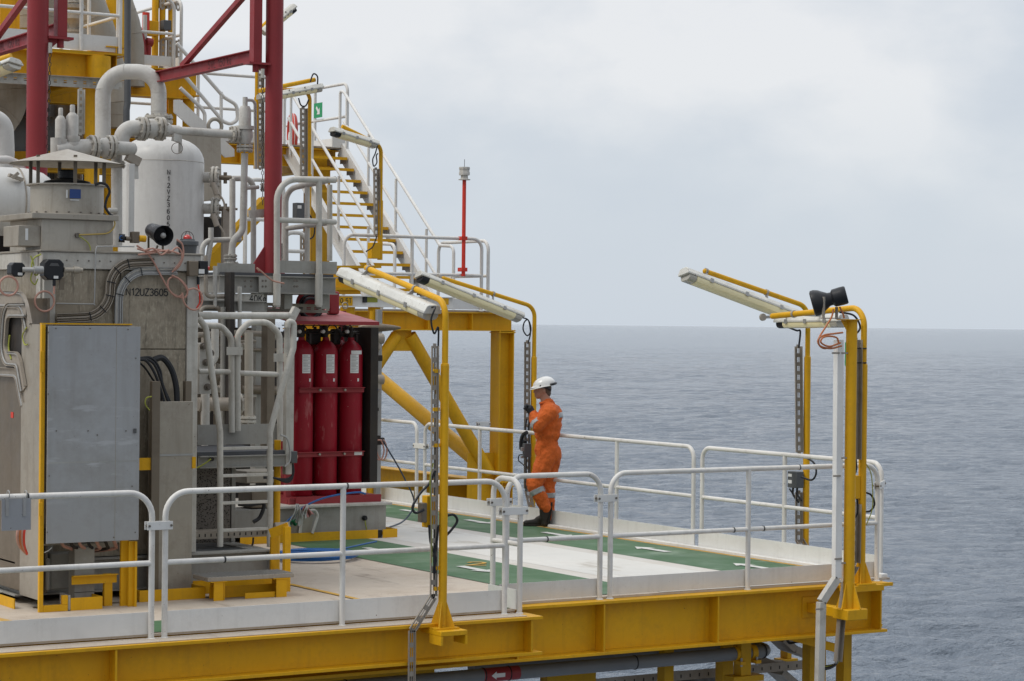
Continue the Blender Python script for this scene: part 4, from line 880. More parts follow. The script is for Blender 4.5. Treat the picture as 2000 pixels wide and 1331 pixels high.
fixture(t, A(32, 124, v=11.0), A(-60, 160, v=11.6), 'lens', V((.1, 0, 1)), .3); MB().cyl(A(22, 110, v=11.3), A(-40, 132, v=11.6), .045, n=14).build('arm', M['yellow'], t)
# steep stair flight down from the upper left deck
for i, (pts, lab) in enumerate((([(345, 85), (437, 190), (462, 205), (465, 235), (450, 243), (436, 238), (362, 150)], 'white looped handrail of the steep stair right of the U-bend pipe'), ([(352, 172), (392, 210), (400, 222), (400, 245)], 'white lower handrail of the steep stair beside the yellow column'))):
    t = thing('handrail', lab, 'handrail', A(*pts[-1], v=16.2), 'handrails of the steep stair'); MB().tube([A(x_, y_, v=16.2) for x_, y_ in pts], .03, .12, n=14).build('top_rail', M['whitec'], t)
    if i == 0:
        for x_ in (432,): MB().cyl(A(x_, 180, v=16.2), A(x_, 262, v=16.2), .026, n=12).build('post', M['whitec'], t)
t = MB().plate([A(x_, y_, v=16.0) for x_, y_ in ((340, 195), (352, 195), (458, 292), (458, 306), (440, 308), (340, 220))], (0, .03, 0)).build('stair_stringer', M['whitec'], loc=A(440, 300, v=16.0)); tag(t, 'white sloping stringer of the steep stair above the vessel', 'stringer')
sb = MB().plate([A(x_, y_, v=15.0) for x_, y_ in ((345, 250), (432, 252), (434, 390), (345, 400))], (0, 1.2, 0)).build('lagged_box', M['lagging'], loc=A(390, 400, v=15.0), bevel=.02); tag(sb, 'beige lagged box behind the top of the white vessel', 'box')
MB().torus(A(420, 247, v=15.0), Y, .11, .03, 8, 20).build('lifting_eye', M['steels'], sb)
# ================================================================== red davits
def davit(label, x_, v, zb, zt, r, zj, sgn, jib, txt=None):
    t = thing('davit_crane', label, 'davit', (x_, v, zb), 'red davit cranes')
    MB().cyl((x_, v, zb), (x_, v, zt), r, n=32).build('post', M['red'], t)
    px = x_ + sgn * (r + .13)
    for z_ in (zj,): MB().box(min(x_ + sgn * r * .8, px + sgn * .11), max(x_ + sgn * r * .8, px + sgn * .11), v - .08, v + .08, z_ - .012, z_ + .012).build('bracket_plate', M['red'], t)
    MB().plate([(x_ + sgn * r * .9, v - .006, zj - .013), (px, v - .006, zj - .013), (x_ + sgn * r * .9, v - .006, zj - .14)], (0, .012, 0)).build('bracket_gusset', M['red'], t)
    MB().box(px - .05, px + .05, v - .06, v + .06, zj + .013, zt).build('jib_upright', M['red'], t, bevel=.004)
    MB().cyl((px, v, zj - .09), (px, v, zj - .013), .035, n=14).build('pivot', M['red'], t)
    ln, rise = jib; h = .13
    MB().ibeam((px, v + .06, zj + .09), (px, v + ln, zj + .09 + rise), h, .1, .01, .008).build('jib_arm', M['red'], t)
    MB().bar((px, v + ln * .70, zj + .155 + rise), (px, v + .06, zj + .88), .06, .06).build('jib_stay', M['red'], t)
    if txt:
        txt_s, off, sz = txt; text(txt_s, (px - .0045, v + off, zj + .055), -Y, Z, sz, M['inkf'], t, 'load_marking')
    return t, px
vr = 6.0; xr = A(534, 300, v=vr).x; zjr = A(525, 127, v=vr).z; zbr = A(530, 538, v=vr).z
dr, pxr = davit('right red davit crane standing on the grey railed platform', xr, vr, zbr, 7.2, .097, zjr, -1, (2.85, .0), ('SWL 150 kg', 1.25, .12))
MB().plate([(xr - .02, vr - .01, zbr + .01), (xr - .28, vr - .01, zbr + .01), (xr - .28, vr - .01, zbr + .05), (xr - .07, vr - .01, zbr + .36)], (0, .02, 0)).plate([(xr - .01, vr - .02, zbr + .01), (xr - .01, vr - .3, zbr + .01), (xr - .01, vr - .05, zbr + .36)], (.02, 0, 0)).build('base_gusset', M['red'], dr)
MB().box(xr - .35, xr + .45, vr - .3, vr + .3, zbr - .02, zbr + .008).build('base_plate', M['red'], dr)
p0 = A(513, 135, v=vr - .1); MB().cyl(p0, p0 - Z * .1, .02, n=10).build('shackle', M['lgrey'], dr); chain(dr, p0 - Z * .1, A(513, 400, v=vr - .1))
vl = 4.9; xl = A(73, 160, v=vl).x; zjl = A(105, 75, v=vl).z
dl, pxl = davit('left red davit crane rising behind the conical rain hood', xl, vl, 2.9, 7.2, .105, zjl, 1, (3.0, -.02), ('SWL 150 kg', 1.85, .13))
p0 = A(98, 84, v=vl - .1); MB().cyl(p0, p0 - Z * .1, .02, n=10).build('shackle', M['lgrey'], dl); chain(dl, p0 - Z * .1, A(93, 300, v=vl - .1))
print('stair', uR_, sv1, 'u cu', cu, 'zt', zt1, zt3)
# ================================================================== steel enclosure with fan (front left)
vE = 1.95; uE0 = A(84, 560, v=vE).x; uE1 = A(386, 560, v=vE).x; zE = A(385, 500, v=vE).z
en = thing('machine_enclosure', 'stained stainless machine enclosure marked N12UZ3605', 'enclosure', ((uE0 + uE1) / 2, vE, .35))
MB().box(uE0 + .02, uE1 - .02, vE + .02, vE + 3.2, .36, zE - .02).build('panelling', M['steel'], en)
fw = .105
MB().box(uE1 - fw, uE1, vE - .02, vE + .02, .36, zE - .14).build('corner_post', M['lgrey'], en, bevel=.004)
MB().box(uE0, uE0 + fw, vE - .02, vE + .02, .36, zE - .14).build('corner_post', M['lgrey'], en, bevel=.004)
MB().box(uE0 - .02, uE0 + .02, vE + .021, vE + .12, .36, zE - .14).build('corner_post', M['lgrey'], en, bevel=.004)
MB().box(uE0 - .02, uE1 + .02, vE - .03, vE + .06, zE - .14, zE).build('top_beam', M['lgrey'], en, bevel=.004)
MB().box(uE0 - .03, uE0 + .03, vE + .061, vE + 3.2, zE - .14, zE).build('top_beam', M['lgrey'], en, bevel=.004)
MB().box(uE0 - .04, uE1 + .04, vE - .045, vE + 3.2, zE + .001, zE + .018).build('roof_plate', M['steels'], en, bevel=.003)
zj = A(300, 684, v=vE).z
xj = A(235, 600, v=vE).x
for (a, b, c, d, nm) in ((xj, uE1 - fw, zj + .012, zE - .15, 'panel'), (xj, uE1 - fw, .4, zj, 'panel'), (uE0 + fw, xj - .012, zj - .05, zE - .15, 'panel')):
    MB().box(a + .004, b - .004, vE + .0, vE + .019, c, d).build(nm, M['steel'], en, bevel=.003)
for z_ in (zE - .07,):
    mb = MB()
    for k in range(14): mb.cyl((uE0 + .1 + k * .1, vE - .036, z_), (uE0 + .1 + k * .1, vE - .03, z_), .007, n=6)
    mb.build_each('bolt', M['bolt'], en)
q = A(247, 577, v=vE - .006); text('N12UZ3605', (q.x, vE - .0035, q.z), X, Z, .083, M['ink'], en, 'tag_number', spacing=.9)
# curved cable trays on the enclosure front
def ctray(parent, pts, w, v, mat='galv', bend=.16, d=.03, name='cable_tray', cab=None):
    P = [A(x_, y_, v=v) for x_, y_ in pts]; path = []
    tmp = MB(); tmp.tube(P, .001, bend, n=3, seg=8); rings = [tmp.v[i * 3:(i + 1) * 3] for i in range(len(tmp.v) // 3)]; path = [sum(r, V((0, 0, 0))) / 3 for r in rings]
    mb = MB()
    for off, hw, dd in ((0, w / 2, d * .2), (-w / 2, .003, d), (w / 2, .003, d)):
        rr = []
        for i, p in enumerate(path):
            t_ = (path[min(i + 1, len(path) - 1)] - path[max(0, i - 1)]).normalized(); s_ = t_.cross(Y).normalized(); c = p + s_ * off
            rr.append([c - s_ * hw - Y * dd, c + s_ * hw - Y * dd, c + s_ * hw, c - s_ * hw])
        mb.loft(rr)
    o = mb.build(name, M[mat], parent)
    for k, cm in enumerate(cab or ()):
        off = w * (-.3 + .6 * k / max(1, len(cab) - 1)) if len(cab) > 1 else 0; rr = []
        for i, p in enumerate(path):
            t_ = (path[min(i + 1, len(path) - 1)] - path[max(0, i - 1)]).normalized(); s_ = t_.cross(Y).normalized(); rr.append(p + s_ * off - Y * (d * .2 + .009))
        MB().tube(rr, .009, n=8).build('tray_cable', M[cm], o)
    mb = MB()
    for i in range(2, len(path) - 1, 3):
        p = path[i]; t_ = (path[i + 1] - path[i - 1]).normalized(); s_ = t_.cross(Y).normalized(); mb.obox(p - Y * (d + .002), s_ * (w / 2 + .004), t_ * .004, Y * .002)
    mb.build('cable_tie', M['black'], o)
    return o
ctray(en, [(345, 530), (231, 530), (229, 700)], .062, vE - .03, 'galv', .26, cab=('lgrey', 'galv'))
ctray(en, [(300, 512), (215, 516), (212, 618), (110, 622)], .075, vE - .035, 'galvd', .24, cab=('steelb', 'galvd', 'steelb'))
cable(en, [A(x_, y_, v=vE - .05) for x_, y_ in ((262, 482), (200, 482), (188, 486), (186, 520), (184, 590), (178, 594), (110, 593))], .006, 'galv')
# ---- trunking with emerging cables in front
tk = thing('cable_trunking', 'grey riveted cable trunking with thick black cables curving out of its top', 'trunking', A(340, 1165, v=1.75))
a = A(307, 785, v=1.7); b = A(374, 1165, v=1.7); MB().box(a.x, b.x, 1.7, 1.9, b.z - .0, a.z).build('trunk_body', M['steels'], tk, bevel=.004)
m_ = A(340, 890, v=1.69); MB().box(a.x - .004, b.x + .004, 1.695, 1.70, m_.z - .004, m_.z + .012).build('joint_strip', M['galv'], tk)
a = A(294, 745, v=1.66); b = A(306, 1168, v=1.66); MB().box(a.x, b.x, 1.62, 1.68, b.z, a.z).build('channel_post', M['steelb'], tk, bevel=.003)
a = A(362, 745, v=1.75); b = A(373, 784, v=1.75); MB().box(a.x, b.x, 1.74, 1.8, b.z, a.z).build('channel_end', M['steelb'], tk)
for k, (pts, r_) in enumerate((([(270, 703), (285, 705), (300, 725), (312, 755), (322, 790)], .013), ([(270, 702), (292, 704), (306, 720), (320, 760), (330, 790)], .013), ([(270, 700), (296, 700), (312, 722), (318, 752), (334, 790)], .012), ([(300, 703), (318, 700), (335, 722), (344, 755), (346, 792)], .028), ([(272, 708), (284, 720), (296, 738), (310, 760), (316, 790)], .009))):
    cable(tk, [A(x_, y_, v=1.72 + .02 * k) for x_, y_ in pts], r_, 'black')
a = A(268, 895, v=1.66); b = A(298, 918, v=1.66); MB().box(a.x - .1, b.x - .006, 1.64, 1.66, b.z, a.z).build('yellow_bracket', M['yellow'], tk)
a = A(374, 893, v=1.7); b = A(381, 915, v=1.7); MB().box(a.x + .004, b.x + .004, 1.69, 1.75, b.z, a.z).build('yellow_bracket', M['yellow'], tk)
cable(tk, [A(x_, y_, v=1.6) for x_, y_ in ((296, 775), (286, 778), (284, 790), (292, 802))], .006, 'greenwire')
# ---- enclosure left side: brown panels, trays, dark sheet for the shaded gap
ls = thing('side_panel_wall', 'brown stainless side wall with hatch at the left picture edge', 'wall', (-8.08, 1.6, .1))
us = -8.03
va = A(80, 900, u=us).y
vb_ = A(46, 900, u=us).y
MB().box(us, us + .02, vb_ + .01, vb_ + 1.6, .12, A(20, 735, u=us).z).build('brown_panel', M['steelb'], ls, bevel=.003)
MB().box(us + .2, us + .22, vb_ - .0, vb_ + 3, .1, 2.6).build('inner_wall', M['steelb'], ls)
q = A(38, 765, u=us - .01); MB().plate([V((us - .012, q.y + .0, q.z + .05)), V((us - .012, q.y - .09, q.z + .0)), V((us - .012, q.y + .0, q.z - .07))], (.01, 0, 0)).build('latch', M['dgrey'], ls)
q = A(22, 811, u=us - .01); MB().box(us - .004, us - .001, q.y - .03, q.y + .03, q.z - .025, q.z + .025).build('red_sticker', M['redpole'], ls)
def stray(parent, pts, w, u, mat, bend, cab=()):
    P = [A(x_, y_, u=u) for x_, y_ in pts]; tmp = MB(); tmp.tube(P, .001, bend, n=3, seg=8); path = [sum(tmp.v[i * 3:(i + 1) * 3], V((0, 0, 0))) / 3 for i in range(len(tmp.v) // 3)]
    mb = MB()
    for off, hw, dd in ((0, w / 2, .006), (-w / 2, .003, .03), (w / 2, .003, .03)):
        rr = []
        for i, p in enumerate(path):
            t_ = (path[min(i + 1, len(path) - 1)] - path[max(0, i - 1)]).normalized(); s_ = t_.cross(X).normalized(); c = p + s_ * off
            rr.append([c - s_ * hw - X * dd, c + s_ * hw - X * dd, c + s_ * hw, c - s_ * hw])
        mb.loft(rr)
    o = mb.build('cable_tray', M[mat], parent)
    for k, cm in enumerate(cab):
        rr = []
        for i, p in enumerate(path):
            t_ = (path[min(i + 1, len(path) - 1)] - path[max(0, i - 1)]).normalized(); s_ = t_.cross(X).normalized(); rr.append(p + s_ * (w * (-.38 + .76 * k / max(1, len(cab) - 1))) - X * .016)
        MB().tube(rr, .009, n=8).build('tray_cable', M[cm], o)
stray(ls, [(-60, 583), (48, 586), (58, 640)], .14, us - .02, 'galvd', .2, ('galv', 'galv'))
stray(ls, [(52, 606), (14, 606), (8, 700), (38, 702), (48, 760)], .12, us - .03, 'galvd', .12, ('galv', 'galv'))
stray(ls, [(-40, 724), (36, 728), (48, 790)], .07, us - .01, 'galvd', .12, ('galv',))
q0 = A(14, 612, u=us); q1 = A(47, 722, u=us); MB().box(us - .006, us - .001, q1.y, q0.y, q1.z, q0.z).build('interior_shade_sheet', M['dark'], ls)  # dark sheet standing in for the shade inside the side wall
cable(ls, [A(x_, y_, u=us - .04) for x_, y_ in ((19, 655), (17, 680), (22, 702))], .008, 'greenwire')
cable(ls, [A(x_, y_, u=us - .04) for x_, y_ in ((52, 640), (44, 656), (48, 673), (54, 673))], .006, 'greenwire')
# grey skid foot, leaning strut at left bottom
sk = thing('equipment_skid', 'grey steel skid frame under the enclosure', 'skid', (-6.9, 1.9, .02))
zs1 = A(450, 1078, v=1.9).z; us1 = A(531, 1100, v=1.9).x
MB().ibeam((-7.9, 1.97, (zs1 + .06) / 2 + .0), (us1, 1.97, (zs1 + .06) / 2), zs1 - .06, .16, .014, .012).build('front_beam', M['grey'], sk)
MB().box(us1 - .012, us1, 1.89, 2.05, .075, zs1 - .015).build('end_plate', M['grey'], sk)
MB().ibeam((-7.95, 1.9, (zs1 + .06) / 2), (-7.95, 6.0, (zs1 + .06) / 2), zs1 - .06, .16, .014, .012).build('side_beam', M['grey'], sk)
MB().ibeam((us1 - .08, 2.06, (zs1 + .06) / 2), (us1 - .08, 7.0, (zs1 + .06) / 2), zs1 - .06, .16, .014, .012).build('side_beam', M['grey'], sk)
MB().box(-7.8, us1 - .1, 2.1, 6.8, zs1 - .03, zs1 - .01).build('floor_plate', M['dgrey'], sk)
MB().bar(A(2, 1098, u=-7.97), A(22, 1146, u=-7.97), .05, .03, X).build('strut', M['pipe'], sk)
MB().box(-8.12, -7.99, 2.2, 3.2, .06, .07).build('foot_plate', M['pipe'], sk)
kb = thing('drip_kerb', 'low yellow drip kerb around the enclosure skid', 'kerb', (-7.5, 1.7, 0))
MB().box(-8.16, -8.15, 1.55, 6, .001, .085).build('side_kerb', M['yellow'], kb)
xk = A(268, 1180, v=1.55).x
xk2 = A(400, 1180, v=1.50).x
MB().box(xk, xk2, 1.50, 1.51, .001, .10).box(xk2, xk2 + .01, 1.51, 1.8, .001, .10).box(xk, xk + .01, 1.511, 1.9, .001, .10).build('front_kerb', M['yellow'], kb)
MB().box(xk2 + .02, us1 + .1, 1.80, 1.81, .001, .12).build('rear_kerb', M['yellow'], kb)
MB().box(-8.0, -6.0, 1.515, 1.54, .0011, .012).build('grout', M['steelb'], kb)
# ---- cabinet with yellow frame
vC = 1.23; cx0 = A(79, 900, v=vC).x; cx1 = A(269, 900, v=vC).x; ct = A(85, 634, v=vC).z
cb_ = thing('electrical_cabinet', 'tall grey sheet-clad cabinet with a bright yellow corner frame', 'cabinet', (cx0, vC, 0))
MB().box(cx0, cx0 + .035, vC, vC + .04, .0, ct).build('corner_post', M['yellow'], cb_, bevel=.003)
MB().box(cx0, cx1 - .06, vC, vC + .04, ct + .001, ct + .012).build('top_edge', M['yellow'], cb_)
dz0 = A(90, 1062, v=vC).z
MB().box(cx0 + .045, cx1, vC - .035, vC - .02, dz0, ct - .012).build('door', M['door'], cb_, bevel=.002)
bx = A(222, 900, v=vC).x; z_s = A(170, 903, v=vC - .035).z
dr_ = cb_.children[-1]
MB().box(bx, bx + .003, vC - .0365, vC - .035, dz0, ct - .015).build('door_fold', M['steels'], dr_)
sx_ = A(90, 896, v=vC - .036); 
mb = MB()
for k, (x_, y_) in enumerate(((94, 650), (94, 770), (96, 930), (176, 642), (250, 644), (265, 700), (109, 642), (258, 950), (222, 1050), (92, 1040), (264, 1040), (110, 842), (172, 842), (190, 850), (246, 842))):
    c = A(x_, y_, v=vC - .037); mb.cyl(c, c - Y * .004, .006, n=8)
mb.build_each('rivet', M['bolt'], dr_)
MB().box(cx0 + .06, cx1 - .01, vC - .0362, vC - .0355, z_s - .006, z_s + .008).build('pale_seam', M['galv'], dr_)
c = A(263, 842, v=vC - .037); MB().box(c.x - .012, c.x + .012, vC - .05, vC - .0355, c.z - .02, c.z + .02).build('handle', M['dgrey'], dr_)
MB().box(cx0 + .002, cx0 + .004, vC + .041, vb_, .1, ct - .0).build('side_sheet', M['steels'], cb_)
MB().box(cx0 + .005, cx1 - .02, vC + .3, vC + .32, .52, ct - .01).build('rear_sheet', M['steels'], cb_)
MB().box(cx0 + .005, cx1 - .02, vC + .041, vC + .299, ct - .02, ct - .0).build('top_sheet', M['steels'], cb_)
MB().box(cx0 - .012, cx0 + .02, vC - .012, vC - .0005, A(80, 728, v=vC).z, A(80, 686, v=vC).z).build('hinge', M['yellow'], cb_, bevel=.002)
MB().box(cx0 - .012, cx0 + .02, vC - .012, vC - .0005, A(80, 1008, v=vC).z, A(80, 982, v=vC).z).build('hinge', M['yellow'], cb_, bevel=.002)
zq = A(85, 1180, v=vC).z
x2 = A(133, 1180, v=vC).x
MB().box(cx0 + .036, x2, vC, vC + .04, .0, .055).box(x2 - .05, x2, vC, vC + .04, .0555, .13).build('foot_frame', M['yellow'], cb_, bevel=.003)
MB().box(x2 + .002, x2 + .02, vC, vC + .2, .01, .13).build('foot_plate', M['galv'], cb_)
for (xa, xb, y0, y1, dv) in ((237, 250, 1056, 1190, .10), (252, 263, 1058, 1188, .04), (264, 267, 1058, 1190, .01)):
    a = A(xa, y0, v=vC + dv); b = A(xb, y1, v=vC + dv); MB().box(a.x, b.x, vC + dv, vC + dv + .03, 0.0, a.z).build('frame_leg', M['yellow'], cb_)
MB().box(cx0 + .06, cx1 - .1, vC + .25, vC + .26, dz0 - .03, dz0 + .1).build('gland_plate', M['dark'], cb_)
for k in range(7):
    x_ = 118 + k * 17; cable(cb_, [A(x_, 1052, v=vC + .15), A(x_ + 6, 1066, v=vC + .18), A(x_ + 20 - k * 3, 1072, v=vC + .25), A(150 + k * 4, 1078, v=vC + .4)], .014, ('pinkcable', 'dark', 'pinkcable', 'black')[k % 4])
cable(cb_, [A(x_, y_, v=vC + .05) for x_, y_ in ((86, 1080), (94, 1076), (101, 1070))], .004, 'label')
# inner duct and tripod bracket
idt = thing('floor_duct', 'grey upright duct under the cabinet held by a yellow angle bracket', 'duct', A(165, 1190, v=vC + .25))
a = A(146, 1070, v=vC + .22); b = A(184, 1180, v=vC + .22); MB().box(a.x, b.x, vC + .22, vC + .36, .01, a.z).build('duct_body', M['grey'], idt, bevel=.003)
m_ = A(160, 1157, v=vC + .22).z; MB().box(a.x - .002, b.x + .002, vC + .216, vC + .22, m_ - .002, m_ + .002).build('joint', M['dark'], idt)
a = A(140, 1125, v=vC + .15); b = A(228, 1138, v=vC + .15); MB().box(a.x, b.x, vC + .15, vC + .155, b.z, a.z).box(a.x, b.x, vC + .11, vC + .1495, a.z - .006, a.z).build('angle_bar', M['yellow'], idt)
a = A(206, 1122, v=vC + .14); b = A(221, 1188, v=vC + .14); MB().box(a.x, b.x, vC + .16, vC + .2, .0, a.z).build('bracket_leg', M['yellow'], idt)
a = A(138, 1175, v=vC); b = A(200, 1195, v=vC); MB().box(a.x, b.x, vC + .0, vC + .01, .0, .105).box(b.x - .01, b.x, vC + .011, vC + .4, .0, .105).build('kerb_box', M['yellow'], idt)
gb = MB().box(A(96, 1075, v=1.75).x, A(145, 1075, v=1.75).x, 1.72, 1.84, .12, A(100, 1080, v=1.75).z).box(A(90, 1100, v=1.7).x, A(98, 1100, v=1.7).x, 1.68, 1.75, .12, A(100, 1090, v=1.7).z).build('grey_box', M['grey'], loc=A(100, 1170, v=1.75), bevel=.02); tag(gb, 'grey ribbed box in the shade under the cabinet', 'box')
cs = thing('cable_bundle', 'pink cables hanging below the small grey sheet at the far left', 'cables', A(40, 1030, v=.9))
for k in range(4): cable(cs, [A(36 + k * 4, 1030, v=.9), A(34 + k * 4, 1048, v=.9), A(38 + k * 3, 1066, v=.95), A(52, 1082, v=1.1)], .013, ('pinkcable', 'orangecable', 'pinkcable', 'redpole')[k])
# ---- fan stack
vF = 2.02
fx0 = A(81, 470, v=vF).x; fx1 = A(221, 470, v=vF).x; fz0 = zE + .02; fz1 = A(150, 430, v=vF).z
fb = thing('exhaust_fan', 'exhaust fan drum with conical rain hood on a square steel box', 'fan', ((fx0 + fx1) / 2, vF, fz0))
MB().box(fx0, fx1, vF, vF + .8, fz0, fz1).build('plenum_box', M['steell'], fb, bevel=.004)
MB().box(fx0 - .10, fx1 + .035, vF - .04, vF + .86, fz1 + .001, fz1 + .05).build('box_flange', M['steels'], fb, bevel=.004)
a = A(190, 450, v=vF - .003); b = A(217, 478, v=vF - .003); MB().box(a.x, b.x, vF - .004, vF - .001, b.z, a.z).build('patch_plate', M['steels'], fb)
MB().box(fx0 - .2, fx0 - .001, vF + .02, vF + .4, A(60, 481, v=vF).z, A(60, 441, v=vF).z).build('terminal_box', M['steels'], fb, bevel=.005)
q = A(52, 458, v=vF + .019); MB().box(q.x - .012, q.x + .012, vF + .015, vF + .0195, q.z - .05, q.z + .05).build('label_strip', M['label'], fb)
dcx = A(131, 390, v=vF + .4).x; dcy = vF + .4; dz0_ = fz1 + .051; dz1_ = A(131, 362, v=dcy).z
MB().lathe((dcx, dcy, dz0_), Z, [(0, .34), (.012, .34), (.013, .32), (dz1_ - dz0_ - .012, .32), (dz1_ - dz0_ - .011, .355), (dz1_ - dz0_, .355)], 48).build('drum', M['steell'], fb)
mb = MB()
for k in range(20):
    w = 2 * math.pi * k / 20; mb.cyl((dcx + math.cos(w) * .333, dcy + math.sin(w) * .333, dz0_ + .012), (dcx + math.cos(w) * .333, dcy + math.sin(w) * .333, dz0_ + .025), .009, n=6)
mb.build_each('bolt', M['bolt'], fb)
MB().lathe((dcx, dcy, dz1_ + .001), Z, [(0, .22), (.03, .2), (.06, .08), (.061, .075), (.12, .075), (.135, .06), (.137, .01)], 24).build('motor', M['black'], fb)
hz0 = A(130, 322, v=dcy).z; hz1 = A(132, 292, v=dcy).z
MB().lathe((dcx, dcy, hz0), Z, [(0, .505), (.004, .51), (hz1 - hz0, .012), (hz1 - hz0 - .01, .001), (.0, .49)], 16, cap=False).build('rain_hood', M['steell'], fb, smooth=True)
for k in range(6):
    w = 2 * math.pi * (k + .35) / 6; MB().box(*box3((dcx + math.cos(w) * .335, dcy + math.sin(w) * .335, (dz1_ + hz0 + .05) / 2), .03, .012, hz0 - dz1_ + .08)).build('hood_strut', M['steelb'], fb)
q = A(146, 379, v=dcy - .31); MB().box(q.x - .05, q.x + .05, dcy - .325, dcy - .318, q.z - .04, q.z + .04).build('rating_plate', M['bluelabel'], fb)
q = A(146, 391, v=dcy - .325); MB().box(q.x - .04, q.x + .04, dcy - .324, dcy - .318, q.z - .004, q.z + .004).build('sticker', M['label'], fb)
q = A(131, 379, v=dcy - .325); MB().box(q.x - .006, q.x + .006, dcy - .324, dcy - .317, q.z - .035, q.z + .035).build('sticker', M['label'], fb)
cable(fb, [A(x_, y_, v=vF - .02) for x_, y_ in ((186, 362), (196, 358), (208, 362), (214, 375), (208, 390), (206, 405), (214, 418), (220, 422))], .012)
cable(fb, [A(x_, y_, v=vF - .03) for x_, y_ in ((221, 424), (224, 440), (212, 455), (185, 458), (154, 459))], .007, 'brass')
cable(fb, [A(x_, y_, v=vF - .03) for x_, y_ in ((154, 461), (172, 475), (176, 492), (160, 508))], .005, 'greenwire')
for (x_, y_) in ((152, 460), (158, 507)): c = A(x_, y_, v=vF - .02); MB().cyl(c + Y * .03, c - Y * .01, .022, n=12).build('cable_gland', M['bolt'], fb)
# ---- horn, detectors, beacon on the roof edge
hn = thing('horn_loudspeaker', 'black horn loudspeaker on the roof of the stained enclosure', 'loudspeaker', A(330, 497, v=2.1))
h0 = A(300, 452, v=2.35); h1 = A(322, 462, v=2.02); hd_ = (h1 - h0).normalized()
MB().lathe(h0 - hd_ * .06, hd_, [(0, .04), (.01, .065), (.10, .072), (.2, .075), (.34, .092), (.36, .092), (.35, .084), (.24, .06)], 28).build('horn', M['black'], hn)
MB().ball(h1 - hd_ * .05, .026).build('horn_core', M['galv'], hn)
MB().bar(A(318, 478, v=2.12), A(318, 500, v=2.12), .015, .015, Y).bar(A(290, 462, v=2.25), A(290, 498, v=2.25), .015, .015, Y).bar(A(308, 480, v=2.1), A(300, 500, v=2.1), .015, .015, Y).build('bracket', M['steelb'], hn)
bc = thing('beacon', 'dark beacon with red lens and wire guard on the enclosure roof corner', 'beacon', A(368, 498, v=2.1))
c = A(366, 498, v=2.1); MB().lathe((c.x, 2.1, c.z), Z, [(0, .075), (.08, .085), (.085, .1), (.12, .1), (.125, .07), (.14, .065)], 20).build('housing', M['dgrey'], bc, bevel=.002)
MB().ball((c.x, 2.1, c.z + .145), .04, (1, 1, .9)).build('lens', M['redlamp'], bc)
MB().torus((c.x, 2.1, c.z + .15), Y, .06, .003, 5, 20, 0, math.pi * 2).torus((c.x, 2.1, c.z + .15), X, .06, .003, 5, 20).build('guard', M['chain'], bc)
gd = thing('gas_detector', 'brown detector with blue-ringed sensor and yellow cap on the roof edge', 'detector', A(260, 480, v=2.0))
c0 = A(238, 465, v=2.0)
MB().cyl(A(232, 465, v=2.02), A(244, 466, v=2.0), .038, n=18).build('sensor', M['black'], gd); MB().torus(A(237, 465, v=1.975), V((.3, -1, 0)), .018, .004).build('sensor_ring', M['bluehose'], gd)
MB().cyl(A(245, 466, v=2.0), A(256, 467, v=2.0), .02, n=12).build('neck', M['steelb'], gd)
MB().box(*box3(A(263, 464, v=2.0), .07, .07, .1)).build('body', M['steelb'], gd, bevel=.006); MB().cyl(A(271, 466, v=1.98), A(284, 467, v=1.98), .03, n=14).build('cap', M['yellow'], gd)
# loose pink cables
pk = thing('cable_loops', 'pink cables looped over the front of the marked enclosure', 'cables', A(330, 520, v=1.9))
for k, pts in enumerate(([(267, 480), (285, 492), (300, 512), (315, 540), (330, 566), (342, 577), (358, 582), (366, 574), (364, 560), (350, 545), (336, 542), (328, 550), (330, 566), (345, 580), (358, 575)],
                         [(345, 468), (356, 478), (358, 500), (350, 520), (336, 532)], [(336, 538), (350, 546), (362, 560), (366, 572), (362, 582)],
                         [(268, 486), (290, 492), (310, 488), (330, 494), (345, 484), (354, 492), (354, 508), (340, 528)], [(270, 498), (295, 495), (320, 490), (338, 492), (350, 496)], [(280, 490), (300, 486), (315, 498), (330, 488)],
                         [(356, 572), (360, 592), (372, 604), (386, 604), (395, 590), (392, 572), (380, 564), (368, 566)])):
    cable(pk, [A(x_, y_, v=vE - .06 - .012 * k) for x_, y_ in pts], .0085, 'pinkcable')
for k, (cx_, cy_, r_) in enumerate(((87, 589, .085), (17, 559, .08))):
    c = A(cx_, cy_, v=1.7); t = MB().torus(c, Y, r_, .009, 8, 30).build('cable_coil', M['pinkcable'], loc=c); tag(t, ('ring of pink cable hanging left of the marked enclosure', 'ring of pink cable at the left picture edge')[k], 'cable', 'rings of pink cable')
